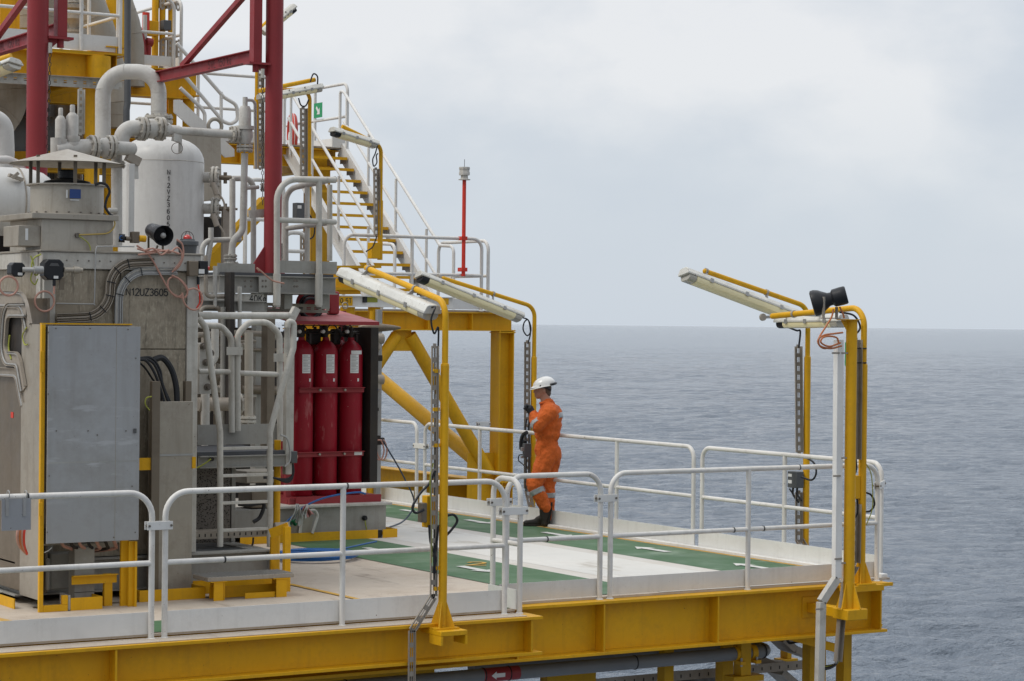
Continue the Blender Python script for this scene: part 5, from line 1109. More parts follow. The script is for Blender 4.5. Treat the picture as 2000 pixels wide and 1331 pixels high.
# switch units on pipe stands left
for k, (x_, y_, lab) in enumerate(((106, 527, 'black round-cornered control unit with white lettering on the enclosure'), (36, 527, 'black control unit with a steel tube at the left picture edge'))):
    c = A(x_, y_, v=1.72); t = thing('control_unit', lab, 'control unit', c, 'black control units')
    w = (.088, .06)[k]; pr = [(-w, -w * .6), (-w * .6, -w), (w * .6, -w), (w, -w * .6), (w, w * .6), (w * .6, w), (-w * .6, w), (-w, w * .6)]
    MB().plate([c + X * a + Z * b for a, b in pr], (0, .12, 0)).build('case', M['black'], t, bevel=.008)
    MB().box(c.x - .005, c.x + .035, c.y - .004, c.y - .001, c.z - w + .012, c.z - w + .035).build('label_plate', M['label'], t)
    if k == 0:
        MB().cyl(c + X * .09, c + X * .17, .022, n=14).cyl(c + X * .17, c + X * .22, .03, n=14).cyl(c + X * .22, c + X * .25, .022, n=14).build('actuator_tube', M['steels'], t)
        MB().plate([c + X * a + Z * b - Y * .001 for a, b in ((-.045, .03), (-.03, .055), (.03, .055), (.045, .03))], (0, -.002, 0)).build('emblem', M['dgrey'], t)
        MB().cyl(c - Z * w, c - Z * (w + .05), .014, n=10).build('gland', M['black'], t); MB().box(c.x + .06, c.x + .1, c.y + .02, c.y + .05, c.z - .17, c.z - .07).build('bracket', M['steelb'], t)
        cable(t, [c - Z * (w + .05), c - Z * (w + .09) + X * .0, c - Z * (w + .12)], .009, 'pinkcable')
    else:
        MB().cyl(c + X * .03 - Y * .02, c + X * .12 - Y * .06, .022, n=14).cyl(c + X * .11 - Y * .06, c + X * .19 - Y * .06, .034, n=14).build('actuator_tube', M['galv'], t)
c = A(68, 560, v=1.8); cable(en, [A(x_, y_, v=1.7) for x_, y_ in ((80, 497), (66, 505), (62, 522), (70, 538), (78, 530))], .007, 'greenwire')
cable(en, [A(x_, y_, v=1.7) for x_, y_ in ((60, 500), (66, 520), (60, 545), (68, 556), (74, 545))], .006, 'greenwire')
eb = thing('junction_box', 'dark junction box with red button on the right corner of the marked enclosure', 'box', A(396, 523, v=1.9))
a = A(368, 510, v=1.88); b = A(386, 540, v=1.88); MB().box(a.x, b.x, 1.86, 1.925, b.z, a.z).build('back_box', M['steelb'], eb, bevel=.006)
a = A(387, 510, v=1.9); b = A(403, 537, v=1.9); MB().box(a.x, b.x, 1.86, 1.95, b.z, a.z).build('case', M['black'], eb, bevel=.006)
a = A(388, 526, v=1.86); b = A(399, 535, v=1.86); MB().box(a.x, b.x, 1.855, 1.8595, b.z, a.z).build('label_plate', M['label'], eb)
c = A(404, 524, v=1.9); MB().cyl(c, c + X * .02, .018, n=12).build('button', M['redlamp'], eb)
MB().cyl(A(387, 541, v=1.9), A(387, 556, v=1.9), .014, n=10).build('gland', M['black'], eb)
cable(eb, [A(x_, y_, v=1.9) for x_, y_ in ((387, 556), (389, 570), (390, 590), (384, 602))], .007, 'redpole')
# ================================================================== white vessel, horizontal vessel, pipes
dV = 26.6; cV = A(315, 400, d=dV); rV = .497
ve = thing('pressure_vessel', 'upright white pressure vessel lettered N12VZ3605 down its side', 'vessel', (cV.x, cV.y, .6))
ztp = A(315, 268, d=dV).z; zsm = A(315, 318, d=dV).z; hh = ztp - zsm
prof = [(0, .02), (0, rV * .9), (.05, rV), (zsm - 1.0, rV)] + [(zsm - 1.0 + hh * math.sin(t_ * math.pi / 16), max(.001, rV * math.cos(t_ * math.pi / 16) ** .75)) for t_ in range(1, 9)]
MB().lathe((cV.x, cV.y, 1.0), Z, prof, 64).build('shell', M['vessel'], ve)
MB().torus((cV.x, cV.y, zsm), Z, rV - .001, .005, 6, 64).build('weld_seam', M['lgrey'], ve)
tdir = (CAM - V((cV.x, cV.y, CAM.z))); tdir.z = 0; tdir.normalize(); tr_ = V((-tdir.y, tdir.x, 0)); 
MB().cyl((cV.x, cV.y, .36), (cV.x, cV.y, 1.0), .3, n=24).build('skirt', M['vessel'], ve)
pn = A(342, 335, d=dV - rV); 
for k, ch in enumerate('N12VZ3605'):
    ax_ = (342 - 315) / 165.; of = math.sqrt(max(0, (rV + .004) ** 2 - ax_ ** 2)); p = V((cV.x, cV.y, 0)) + R0 * ax_ + (-F0) * of
    zz = A(342, 341 + k * 12.7, d=dV - rV).z; n_ = (p - V((cV.x, cV.y, 0))).normalized(); rt = Z.cross(n_)
    text(ch, V((p.x, p.y, zz)) - rt * .022, rt, Z, .07, M['ink'], ve, 'tag_letter', .004)
# nameplate support column at its left
for (x_, w_, y0, y1, lab) in ((257, 10, 320, 470, 'narrow white upright angle in front of the vessel'), (350, 12, 262, 330, None)):
    if lab:
        a = A(x_ - w_ / 2, y0, v=5.2); b = A(x_ + w_ / 2, y1, v=5.2); t = MB().box(a.x, b.x, 5.2, 5.27, b.z, a.z).build('upright', M['vessel'], loc=(a.x, 5.2, b.z), bevel=.003); tag(t, lab, 'upright')
for k, y_ in enumerate((347, 408)):
    t = thing('nozzle_valve', ('upper flanged nozzle with small valve on the right of the vessel', 'lower flanged nozzle with chain-wheel valve on the right of the vessel')[k], 'valve', A(412, y_, d=dV), 'vessel side nozzles')
    a = A(392, y_, d=dV); b = A(416, y_, d=dV); MB().cyl(a, b, .062, n=20).build('nozzle', M['pipe'], t); flange(t, A(420, y_, d=dV), R0, .13, .03)
    MB().cyl(A(428, y_, d=dV), A(452, y_ + 1, d=dV), .03, n=12).cyl(A(440, y_ + 12, d=dV), A(440, y_ - 10, d=dV), .022, n=10).cyl(A(450, y_, d=dV), A(464, y_ + 1, d=dV), .014, n=8).build('valve_body', M['steelb'], t)
    MB().cyl(A(416, y_ + 10, d=dV - .1), A(424, y_ + 34, d=dV - .1), .035, n=12).build('drain_valve', M['galvd'], t); cable(t, [A(x_, yy, d=dV - .1) for x_, yy in ((426, y_ + 30), (436, y_ + 45), (440, y_ + 62))], .012, 'galvd')
t = MB().bar(A(441, 405, d=dV), A(440, 525, d=dV), .09, .05, Y).build('perforated_post', M['galvd'], loc=A(440, 525, d=dV)); tag(t, 'dirty perforated post beside the vessel nozzles', 'post')
t = MB().lathe(A(412, 425, d=dV + .5), -Z, [(0, .16), (.05, .17), (.25, .17), (.3, .1)], 20).build('dark_drum', M['dark'], loc=A(412, 440, d=dV + .5)); tag(t, 'dark round drum behind the lower vessel nozzle', 'drum')
hv = thing('horizontal_vessel', 'white horizontal vessel with domed end behind the fan drum', 'vessel', A(30, 450, v=4.3))
hc_ = A(60, 396, v=4.4); rr_ = .33
MB().lathe(hc_ - X * 2.2, X, [(0, .1), (.0, rr_), (2.1, rr_), (2.2, rr_ * .97), (2.3, rr_ * .88), (2.38, rr_ * .72), (2.44, rr_ * .5), (2.48, rr_ * .25), (2.49, .01)], 48).build('shell', M['vessel'], hv)
MB().torus(hc_ - X * .16, X, rr_ + .003, .008, 6, 48).build('clamp_ring', M['galvd'], hv); MB().bar(A(17, 342, v=4.1), A(44, 352, v=4.1), .05, .03).bar(A(24, 348, v=4.05), A(36, 338, v=4.05), .02, .03).build('clamp_lug', M['galvd'], hv)
PG = 'grey-white process pipes'
dU = 27.2
ub = thing('u_bend_pipe', 'big white U-bend pipe standing above the rain hood and vessel', 'pipe', A(200, 280, d=dU), PG)
P = [A(201, 300, d=dU), A(201, 140, d=dU), A(310, 141, d=dU), A(310, 228, d=dU)]
MB().tube(P, .093, .30, n=32, seg=14).build('pipe', M['pipe'], ub)
mb = MB()
for (x_, y_) in ((201, 175), (310, 182), (310, 218)): mb.torus(A(x_, y_, d=dU), Z, .0935, .003, 6, 32)
mb.torus(A(243, 140, d=dU), P[2] - P[1], .0935, .003, 6, 32).build_each('weld', M['lgrey'], ub)
flange(ub, A(310, 234, d=dU), Z, .17, .035, 10)
# twin safety valves and flanged run
vS = 5.6
sf = thing('safety_valves', 'pair of grey capped safety valves above the rain hood', 'valves', A(130, 290, v=vS))
for (x_, yt, w_, yb) in ((118, 211, .055, 272), (141, 205, .062, 266)):
    c = A(x_, yb, v=vS); zt = A(x_, yt, v=vS).z - c.z; MB().lathe(c, Z, [(0, w_), (zt * .62, w_), (zt * .72, w_ * .62), (zt * .75, w_ * .42), (zt * .97, w_ * .42), (zt, w_ * .3)], 24).build('spring_bonnet', M['pipe'], sf)
    MB().lathe(c - Z * .14, Z, [(0, w_ * 1.2), (.04, w_ * 1.2), (.041, w_ * 1.35), (.07, w_ * 1.35), (.071, w_), (.1, w_ * 1.3), (.139, w_ * 1.3)], 24).build('valve_body', M['pipe'], sf)
MB().cyl(A(108, 294, v=vS), A(178, 287, v=vS), .085, n=24).build('outlet_body', M['pipe'], sf); MB().cyl(A(112, 300, v=vS), A(112, 270, v=vS), .07, n=20).build('inlet', M['pipe'], sf)
pr1 = thing('flanged_pipe', 'short flanged pipe with check valve ending right of the safety valves', 'pipe', A(220, 290, v=vS), PG)
axp = (A(262, 291, v=vS) - A(180, 287, v=vS)).normalized()
MB().cyl(A(178, 287, v=vS), A(252, 291, v=vS), .072, n=28).lathe(A(252, 291, v=vS), axp, [(0, .072), (.03, .07), (.06, .06), (.078, .035), (.082, .005)], 28).build('pipe', M['pipe'], pr1)
MB().lathe(A(193, 288, v=vS), axp, [(0, .06), (.03, .095), (.08, .105), (.1, .08)], 24).build('check_valve', M['pipe'], pr1)
for x_ in (182, 216): flange(pr1, A(x_, 288, v=vS), axp, .125, .03)
MB().bar(A(248, 305, v=vS), A(272, 318, v=vS), .08, .09).build('support_bracket', M['galvd'], pr1); MB().bar(A(265, 322, v=vS), A(266, 350, v=vS), .04, .04, Y).build('support_leg', M['pipe'], pr1)
t = pipe_run('pipe', 'white pipe dropping left of the vessel from the flanged elbow', 'pipe', [A(228, 300, v=5.75), A(228, 480, v=5.75)], .058, .05, group=PG); flange(t, A(229, 322, v=5.75), Z, .085, .02, 6)
MB().cyl(A(228, 412, v=5.7), A(212, 412, v=5.7), .03, n=14).build('branch', M['pipe'], t)
pr2 = thing('flanged_pipe', 'flanged pipe run rising beside the vessel to the tall relief valve', 'pipe', A(236, 300, v=6.2), PG)
v6 = 6.2; P = [A(236, 300, v=v6), A(238, 250, v=v6), A(300, 251, v=v6)]
MB().tube(P, .085, .22, n=28, seg=12).build('elbow', M['pipe'], pr2)
ax2 = (A(440, 262, v=v6) - A(330, 254, v=v6)).normalized()
MB().lathe(A(284, 251, v=v6), ax2, [(0, .06), (.02, .105), (.08, .11), (.12, .09), (.2, .06)], 24).build('check_valve', M['pipe'], pr2)
for x_ in (277, 312): flange(pr2, A(x_, 252, v=v6), ax2, .13, .03)
MB().lathe(A(316, 253, v=v6), ax2, [(0, .085), (.08, .075), (.1, .055), (.2, .055)], 24).cyl(A(336, 255, v=v6), A(452, 263, v=v6), .047, n=24).build('pipe', M['pipe'], pr2)
flange(pr2, A(457, 263, v=v6), ax2, .095, .025)
MB().cyl(A(352, 262, v=v6), A(352, 300, v=v6), .02, n=10).bar(A(338, 268, v=v6 - .1), A(352, 272, v=v6 - .1), .06, .08).build('pipe_support', M['pipe'], pr2)
c = A(346, 290, v=v6 - .15); MB().torus(c, F0, .06, .004, 6, 20).build('wire_loop', M['bolt'], pr2)
rv = thing('relief_valve', 'tall white relief valve on a riser left of the right davit', 'valve', A(478, 300, v=v6), PG)
MB().lathe(A(478, 282, v=v6), Z, [(0, .06), (.08, .09), (.16, .085), (.161, .105), (.2, .105), (.201, .07), (.38, .068), (.42, .05), (.421, .028), (.52, .028)], 24).build('body', M['pipe'], rv)
flange(rv, A(478, 290, v=v6), Z, .09, .025)
MB().tube([A(478, 300, v=v6), A(474, 452, v=v6), A(455, 470, v=v6), A(452, 500, v=v6)], .038, .14, n=20, seg=8).build('riser', M['pipe'], rv)
MB().tube([A(478, 206, v=v6), A(480, 196, v=v6), A(498, 196, v=v6), A(500, 330, v=v6 + .2)], .018, .06, n=12).build('vent_pipe', M['pipe'], rv)
for y_ in (503, 518, 533): flange(rv, A(450, y_, v=v6), Z, .075, .02, 6)
MB().tube([A(450, 498, v=v6), A(449, 552, v=v6), A(410, 556, v=v6), A(386, 556, v=v6)], .052, .12, n=20, seg=8).build('outlet_elbow', M['pipe'], rv)
flange(rv, A(418, 556, v=v6), R0, .10, .022)
MB().cyl(A(474, 368, v=v6), A(505, 366, v=v6), .022, n=12).build('branch', M['pipe'], rv); flange(rv, A(513, 366, v=v6), R0, .05, .015, 4)
cable(rv, [A(x_, y_, v=v6 - .1) for x_, y_ in ((462, 512), (468, 522), (469, 545))], .012, 'pipe')
for k, (pts, r_, mt_n, lab) in enumerate((
    ([(455, 349), (485, 349), (495, 362), (495, 600)], .032, 'pipe', 'white looped riser right of the relief valve'),
    ([(454, 640), (454, 350)], .034, 'pipe', 'grey-white riser with a bracket arm left of the relief valve'),
    ([(385, 640), (412, 470), (412, 445)], .03, 'pipe', 'slim riser just right of the vessel'),
    ([(395, 560), (395, 470), (470, 468)], .03, 'pipe', 'pipe bending right at the vessel foot'),
    ([(-30, 330), (-30, 313), (15, 312), (45, 325), (52, 345)], .04, 'vessel', 'white looped pipe above the horizontal vessel'),
    ([(0, 360), (6, 300), (4, 245), (-40, 220)], .12, 'vessel', 'white domed pipe at the left picture edge'),
    ([(385, 587), (515, 594)], .05, 'pipe', 'horizontal pipe behind the grey cross beam'))):
    pipe_run('pipe', lab, 'pipe', [A(x_, y_, v=v6 + .3 if k != 4 else 5.0) for x_, y_ in pts], r_, .12, mt_n, PG)
t = MB().bar(A(486, 419, v=v6 - .1), A(548, 414, v=v6 - .1), .03, .09).build('clamp_bar', M['lgrey'], loc=A(486, 419, v=v6 - .1)); tag(t, 'flat grey bracket bar clamped between riser and davit post', 'bracket')
# ================================================================== grey railed platform of the right davit
pz = A(590, 541, v=5.5).z; pv0 = 5.45
px0 = A(428, 560, v=pv0).x; px1 = A(655, 560, v=pv0).x; pm = A(530, 560, v=pv0).x
pf = thing('davit_platform', 'grey bolted steel platform carrying the right red davit', 'platform', (pm, pv0, pz))
bh = A(590, 543, v=pv0).z - A(590, 577, v=pv0).z
MB().ibeam((px0, pv0, pz - bh / 2), (px1, pv0, pz - bh / 2), bh, .12, .012, .01).build('front_beam', M['grey'], pf)
MB().ibeam((px1 - .1, pv0 + .07, pz - bh / 2), (px1 - .1, pv0 + 1.6, pz - bh / 2), bh, .12, .012, .01).build('side_beam', M['grey'], pf)
MB().ibeam((px0 + .05, pv0 + .07, pz - bh / 2), (px0 + .05, pv0 + 1.6, pz - bh / 2), bh, .12, .012, .01).build('side_beam', M['grey'], pf)
MB().box(px0, px1 - .05, pv0 - .05, pv0 + 1.6, pz + .001, pz + .03).build('grating', M['grating'], pf)
MB().box(pm - .18, pm - .01, pv0 - .075, pv0 - .062, pz - bh + .01, pz - .01).build('splice_plate', M['grey'], pf)
mb = MB()
for x_ in (478, 490, 512, 518, 548, 575, 580): 
    for y_ in (549, 560): c = A(x_, y_, v=pv0 - .064); mb.cyl(c, c - Y * .014, .013, n=6)
mb.build_each('bolt', M['bolt'], pf)
PGp = 'grey railings of the davit platform'
def grail(lab, xs, yb, yt, v, ymid=None, toe=None, th=None, posts=(), grp=PGp, r=.03, z0=None):
    a = A(xs[0], (yb + yt) / 2, v=v); b = A(xs[1], (yb + yt) / 2, v=v); z_b = A((xs[0] + xs[1]) / 2, yb, v=v).z; z_t = A((xs[0] + xs[1]) / 2, yt, v=v).z
    md = () if ymid is None else (A((xs[0] + xs[1]) / 2, ymid, v=v).z - z_b,)
    return rail(lab, (a.x, v, z_b), (b.x, v, z_b), z_t - z_b, posts, r=r, mids=md, bend=.17, mat='lgrey', group=grp, tmat='grey', toe=toe)
t = thing('guardrail', 'grey guardrail with open end in front of the right davit foot', 'railing', A(540, 600, v=pv0 - .1), PGp)
MB().tube([A(541, 600, v=pv0 - .1), A(541, 350, v=pv0 - .1), A(655, 352, v=pv0 - .1)], .034, .24, n=16, seg=8).build('top_rail', M['lgrey'], t)
MB().cyl(A(541, 430, v=pv0 - .1), A(655, 434, v=pv0 - .1), .03, n=14).build('mid_rail', M['lgrey'], t)
MB().cyl(A(623, 352, v=pv0 - .1), A(623, 600, v=pv0 - .1), .034, n=14).build('post', M['lgrey'], t)
a = A(546, 509, v=pv0 - .05); b = A(658, 536, v=pv0 - .05); MB().box(a.x, b.x, pv0 - .05, pv0 - .044, b.z, a.z).build('toe_board', M['grey'], t)
for x_ in (541, 623): a = A(x_, 535, v=pv0 - .1); b = A(x_, 597, v=pv0 - .1); MB().cyl((a.x, a.y, a.z), (a.x, a.y, b.z), .042, n=14).build('post_socket', M['lgrey'], t)
t = thing('guardrail', 'grey rear guardrail of the davit platform, curved down at its left end', 'railing', A(560, 510, v=pv0 + .9), PGp)
MB().tube([A(558, 510, v=pv0 + .9), A(558, 370, v=pv0 + .9), A(655, 350, v=pv0 + .2)], .032, .18, n=16, seg=8).build('top_rail', M['lgrey'], t); MB().cyl(A(558, 447, v=pv0 + .9), A(655, 434, v=pv0 + .2), .028, n=14).build('mid_rail', M['lgrey'], t)
for x_, dv_ in ((600, .6), (644, .2)): MB().cyl(A(x_, 362 - dv_ * 4, v=pv0 + dv_), A(x_, 510, v=pv0 + dv_), .03, n=14).build('post', M['lgrey'], t)
a = A(424, 514, v=pv0 - .0); b = A(497, 540, v=pv0); MB().box(a.x, b.x, pv0 - .01, pv0 - .004, b.z, a.z).build('toe_board', M['grey'], pf)
c = A(430, 545, v=pv0)
cable(pf, [A(x_, y_, v=pv0 - .2) for x_, y_ in ((506, 530), (502, 524), (512, 532), (530, 547), (545, 552), (555, 554))], .009, 'pinkcable')
for k, (x_, y1, y0, w, lab) in enumerate(((510, 566, 900, .13, 'grey box column under the left side of the davit platform'), (562, 580, 604, .10, 'grey stub column behind the canopy, left one'), (634, 575, 604, .11, 'grey stub column under the right end of the davit platform'))):
    a = A(x_, y1, v=pv0 + .1); b = A(x_, y0, v=pv0 + .1); t = MB().box(a.x - w / 2, a.x + w / 2, pv0 + .08, pv0 + .2, b.z if k else .36, pz - bh).build('support_column', M['grey'], loc=(a.x, pv0 + .1, b.z), bevel=.004); tag(t, lab, 'column', 'columns under the davit platform')
bt = thing('cross_beam', 'grey horizontal beam above the ladder platform gate', 'beam', A(450, 595, v=pv0 - .3)); a = A(383, 595, v=pv0 - .3); b = A(516, 601, v=pv0 - .3)
MB().ibeam((a.x, a.y, (a.z + b.z) / 2), (b.x, a.y, (a.z + b.z) / 2), .115, .1, .01, .008).build('section', M['grey'], bt)
q = A(485, 585, v=pv0 - .1); tq = thing('load_plate', 'light grey plate beam with faded 40Kg lettering', 'plate', (q.x, pv0 - .02, q.z)); a = A(396, 573, v=pv0 - .02); b = A(515, 590, v=pv0 - .02)
MB().box(a.x, b.x, pv0 - .03, pv0 - .02, b.z, a.z).build('plate', M['lgrey'], tq); text('40Kg', A(488, 589, v=pv0 - .034), X, Z, .09, M['ink'], tq, 'load_marking')
# stuff seen between platform and canopy: red hose reel, tray
hr = thing('hose_reel', 'dark red hose reel with black hose under the davit platform', 'reel', A(605, 595, v=6.3))
MB().cyl(A(607, 594, v=6.2), A(607, 594, v=6.35), .17, n=30).build('reel_disc', M['red'], hr); MB().torus(A(607, 600, v=6.15), Y, .14, .018, 8, 30).torus(A(607, 602, v=6.12), Y, .11, .018, 8, 30).build('hose', M['black'], hr)
MB().box(*box3(A(650, 592, v=6.3), .13, .1, .26)).build('side_plate', M['red'], hr, bevel=.02)
t = thing('cable_tray', 'perforated horizontal tray just above the red canopy', 'tray', A(560, 598, v=pv0 + .3)); MB().tray(A(520, 600, v=pv0 + .3), A(640, 604, v=pv0 + .3), .09, Z, .04).build('tray', M['galvd'], t)
# ================================================================== red gas cylinder rack
vG = 6.2
gr = thing('cylinder_rack', 'dark red steel rack with sloping faded canopy holding the gas cylinders', 'rack', A(640, 985, v=vG))
gz0 = A(640, 967, v=vG).z; gxa = A(552, 900, v=vG).x; gxb = A(716, 900, v=vG).x; czt = A(640, 629, v=5.75).z
cf = [A(568, 628, v=5.72), A(740, 628, v=5.72)]; cb2 = [A(700, 607, v=6.75), A(604, 607, v=6.75)]
zf = (cf[0].z + cf[1].z) / 2 - .0; zb_ = (cb2[0].z + cb2[1].z) / 2 + .03
cx0_ = cf[0].x; cx1_ = cf[1].x
MB().hexa([(cx0_, 5.72, zf - .02), (cx1_, 5.72, zf - .02), (cx1_ , 6.9, zb_ - .02), (cx0_, 6.9, zb_ - .02), (cx0_, 5.72, zf), (cx1_, 5.72, zf), (cx1_, 6.9, zb_), (cx0_, 6.9, zb_)]).build('canopy', M['redroof'], gr)
MB().box(cx0_, cx1_, 5.71, 5.7195, zf - .04, zf - .001).build('canopy_lip', M['red'], gr)
for x_, y_ in ((565, 594), (689, 594)): 
    c = A(x_ - 15, y_, v=6.75); MB().torus(V((c.x, 6.75, zb_ + .03)), Y, .035, .008, 8, 18).build('lifting_ring', M['steels'], gr)
for (xx, vv_) in ((gxa, vG - .12), (gxa, vG + .62), (gxb, vG + .62)): MB().box(xx - .03, xx + .03, vv_ - .03, vv_ + .03, gz0, zf + (vv_ - 5.72) * (zb_ - zf) / 1.18 - .021).build('corner_post', M['red'], gr)
MB().box(gxb - .045, gxb + .055, vG - .16, vG + .5, gz0 + .12, A(715, 640, v=vG).z).build('side_panel', M['dark'], gr, bevel=.004)
MB().box(gxa - .03, gxb + .06, vG - .25, vG + .66, gz0 - .02, gz0).build('base_tray', M['red'], gr)
MB().box(A(578, 970, v=vG - .26).x, gxb + .05, vG - .262, vG - .251, gz0 - .09, gz0 + .01).build('tray_lip', M['red'], gr)
MB().box(gxa - .03, gxb + .05, vG - .24, vG - .2, gz0 - .13, gz0 - .021).box(gxa - .03, gxa + .05, vG - .19, vG + .6, gz0 - .13, gz0 - .021).build('foot', M['red'], gr)
cyl_x = [A(x_, 800, v=vG).x for x_ in (587.5, 635, 684)]
for k, (y_, xa, xb) in enumerate(((762, 584, 710), (887, 581, 709))):
    a = A(xa, y_, v=vG - .145); b = A(xb, y_, v=vG - .145); z_ = (a.z + b.z) / 2; sp_ = MB().box(a.x, b.x, vG - .157, vG - .149, z_ - .028, z_ + .028).box(a.x, b.x, vG - .19, vG - .1575, z_ + .02, z_ + .028).build('strap_bar', M['red'], gr)
    mb = MB()
    for xx in ((cyl_x[0] + cyl_x[1]) / 2, (cyl_x[1] + cyl_x[2]) / 2): mb.cyl((xx, vG - .157, z_), (xx, vG - .185, z_), .014, n=6)
    mb.build_each('nut', M['steels'], sp_)
    if k: MB().box(b.x - .12, b.x - .02, vG - .1605, vG - .1575, z_ - .018, z_ + .018).build('label_plate', M['label'], sp_)
GC = 'red gas cylinders in the rack'
rC = .137; hC = A(635, 665, v=vG).z - gz0
def gas_cyl(label, x_, v_):
    t = thing('gas_cylinder', label, 'gas cylinder', (x_, v_, gz0 + .003), GC)
    MB().lathe((x_, v_, gz0 + .003), Z, [(0, .08), (.0, rC * .9), (.02, rC), (hC - .16, rC), (hC - .11, rC * .95), (hC - .07, rC * .82), (hC - .035, rC * .6), (hC - .01, rC * .36), (hC, rC * .28), (hC + .03, rC * .26)], 40).build('bottle', M['redc'], t)
    MB().lathe((x_, v_, gz0 + hC + .033), Z, [(0, .026), (.03, .026), (.031, .035), (.07, .035), (.071, .02), (.12, .02)], 16).cyl((x_ - .06, v_, gz0 + hC + .09), (x_ + .06, v_, gz0 + hC + .09), .017, n=12).build('valve', M['dark'], t)
    return t
names = ('left red gas cylinder with a white text label', 'middle red gas cylinder with a white text label', 'right red gas cylinder with a torn label and shoulder sticker')
for k, x_ in enumerate(cyl_x):
    t = gas_cyl(names[k], x_, vG)
    q = A((598, 645, 692)[k], 711, v=vG - rC); ox = q.x - x_; cam_d = (V((CAM.x, CAM.y, 0)) - V((x_, vG, 0))).normalized(); tg = V((-cam_d.y, cam_d.x, 0)) 
    def arc_patch(name, w0, w1, z0, z1, mat, par):
        a0 = math.atan2(cam_d.y, cam_d.x); R_ = rC + .0015; n_ = 8; vs = []; fs = []
        for i in range(n_ + 1):
            an = a0 + w0 + (w1 - w0) * i / n_
            for z_ in (z0, z1): vs.append((x_ + math.cos(an) * R_, vG + math.sin(an) * R_, z_))
        for i in range(n_): fs.append((2 * i, 2 * i + 2, 2 * i + 3, 2 * i + 1))
        return MB().add(vs, fs).build(name, M[mat], par)
    dx_ = ((598 - 587.5), (645 - 635), (692 - 684))[k] / 172 / rC; w_c = math.asin(max(-1, min(1, dx_))); zc_ = q.z
    lb_ = arc_patch('text_label', w_c - .37, w_c + .37, zc_ - .105, zc_ + .105, 'label', t)
    rC += .0012
    for j in range(11): arc_patch('text_line', w_c - .30, w_c + (.3 if j % 3 else .12), zc_ + .085 - j * .017, zc_ + .088 - j * .017 + (.002 if j in (0, 6) else 0), 'dgrey', lb_)
    rC -= .0012
    arc_patch('hazard_sticker', w_c + .25, w_c + .42, zc_ - .20, zc_ - .165, 'label', t)
    if k == 2: arc_patch('torn_sticker', w_c - .3, w_c + .75, zc_ + .108, zc_ + .15, 'label', t)
    g_ = A((586, 632.5, 679.5)[k], 648, v=vG - .16); MB().cyl(g_ + Y * .04, g_, .02, n=18).build('gauge', M['gauge'], t)
    MB().cyl(g_ + Y * .041, g_ + Y * .1, .024, n=14).build('gauge_case', M['dark'], t)
for k, x_ in enumerate(cyl_x): gas_cyl('red gas cylinder of the rear row, hidden behind the ' + ('left', 'middle', 'right')[k] + ' front one', x_ + .03, vG + .33)
mf = thing('manifold', 'dark pipe manifold and valves under the red canopy', 'manifold', A(635, 645, v=vG + .1))
mb = MB(); zz = A(635, 652, v=vG).z
for dz_, dv_ in ((0, .0), (.025, .02), (.09, .05)): mb.cyl((gxa + .05, vG + .1 + dv_, zz + dz_), (gxb - .05, vG + .1 + dv_, zz + dz_), .006, n=8)
mb.build('header_pipe', M['chain'], mf)
for k, (x_, w) in enumerate(((586, .09), (612, .16), (632, .08), (655, .10), (676, .07))): MB().box(*box3(A(x_, 648 + (k % 2) * 10, v=vG + .16), w, .1, .13 + .05 * (k % 2))).build('valve_block', M['dark'], mf, bevel=.02)
for k in range(4): cable(mf, [A(580 + k * 30, 640, v=vG), A(590 + k * 30, 632, v=vG), A(605 + k * 30, 655, v=vG + .1), A(600 + k * 30, 668, v=vG + .1)], .008, 'dark')
MB().cyl(A(697, 655, v=vG + .05), A(697, 700, v=vG + .05), .012, n=8).cyl(A(606, 652, v=vG), A(606, 672, v=vG), .012, n=8).build('pipe', M['chain'], mf)
# rack skid
rs0 = A(520, 1000, v=5.8).x; rs1 = A(757, 1000, v=5.8).x; rz1 = A(640, 986, v=5.8).z
rk = thing('rack_skid', 'low grey steel skid under the red cylinder rack with rags over its corner', 'skid', (rs1, 5.8, .05)); rk['label'] = 'low grey steel skid under the red cylinder rack, pull-switch on its side'
MB().box(rs0 - 1.6, rs1, 5.84, 7.0, .06, rz1 - .03).build('skid_side', M['grey'], rk)
MB().box(rs0 - 1.6, rs1 + .05, 5.78, 7.05, rz1 - .028, rz1 - .0).build('skid_flange', M['lgrey'], rk, bevel=.004)
c = A(711, 1012, v=5.83); MB().lathe(c, -Y, [(0, .028), (.03, .03), (.05, .018)], 14).build('gland', M['black'], rk); cable(rk, [c - Y * .03, c - Y * .03 - Z * .05, c - Y * .03 - Z * .13 + X * .02], .007, 'greenwire')
yk = thing('drip_kerb', 'low yellow drip kerb around the cylinder rack skid', 'kerb', (rs1, 5.6, 0))
kx0 = A(470, 1050, v=5.68).x; kx1 = A(738, 1050, v=5.68).x; kx2 = A(748, 1050, v=5.68).x; kx3 = A(776, 1050, v=5.68).x; kh = .10
MB().box(kx0, kx1, 5.68, 5.69, .001, kh).build('front_kerb', M['yellow'], yk); MB().box(kx2, kx3, 5.68, 5.69, .001, kh).box(kx3 - .01, kx3, 5.691, 7.2, .001, kh).build('corner_kerb', M['yellow'], yk)
MB().box(kx1, kx2, 5.70, 5.705, .001, kh * .9).build('rubber_gap', M['rubber'], yk)
bb = thing('metal_bin', 'open grey metal bracket bin leaning on the skid, rags hanging over it', 'bin', A(590, 1042, v=5.6))
def quad(pts, v, th=.01): return MB().plate([A(x_, y_, v=v) for x_, y_ in pts], (0, th, 0))
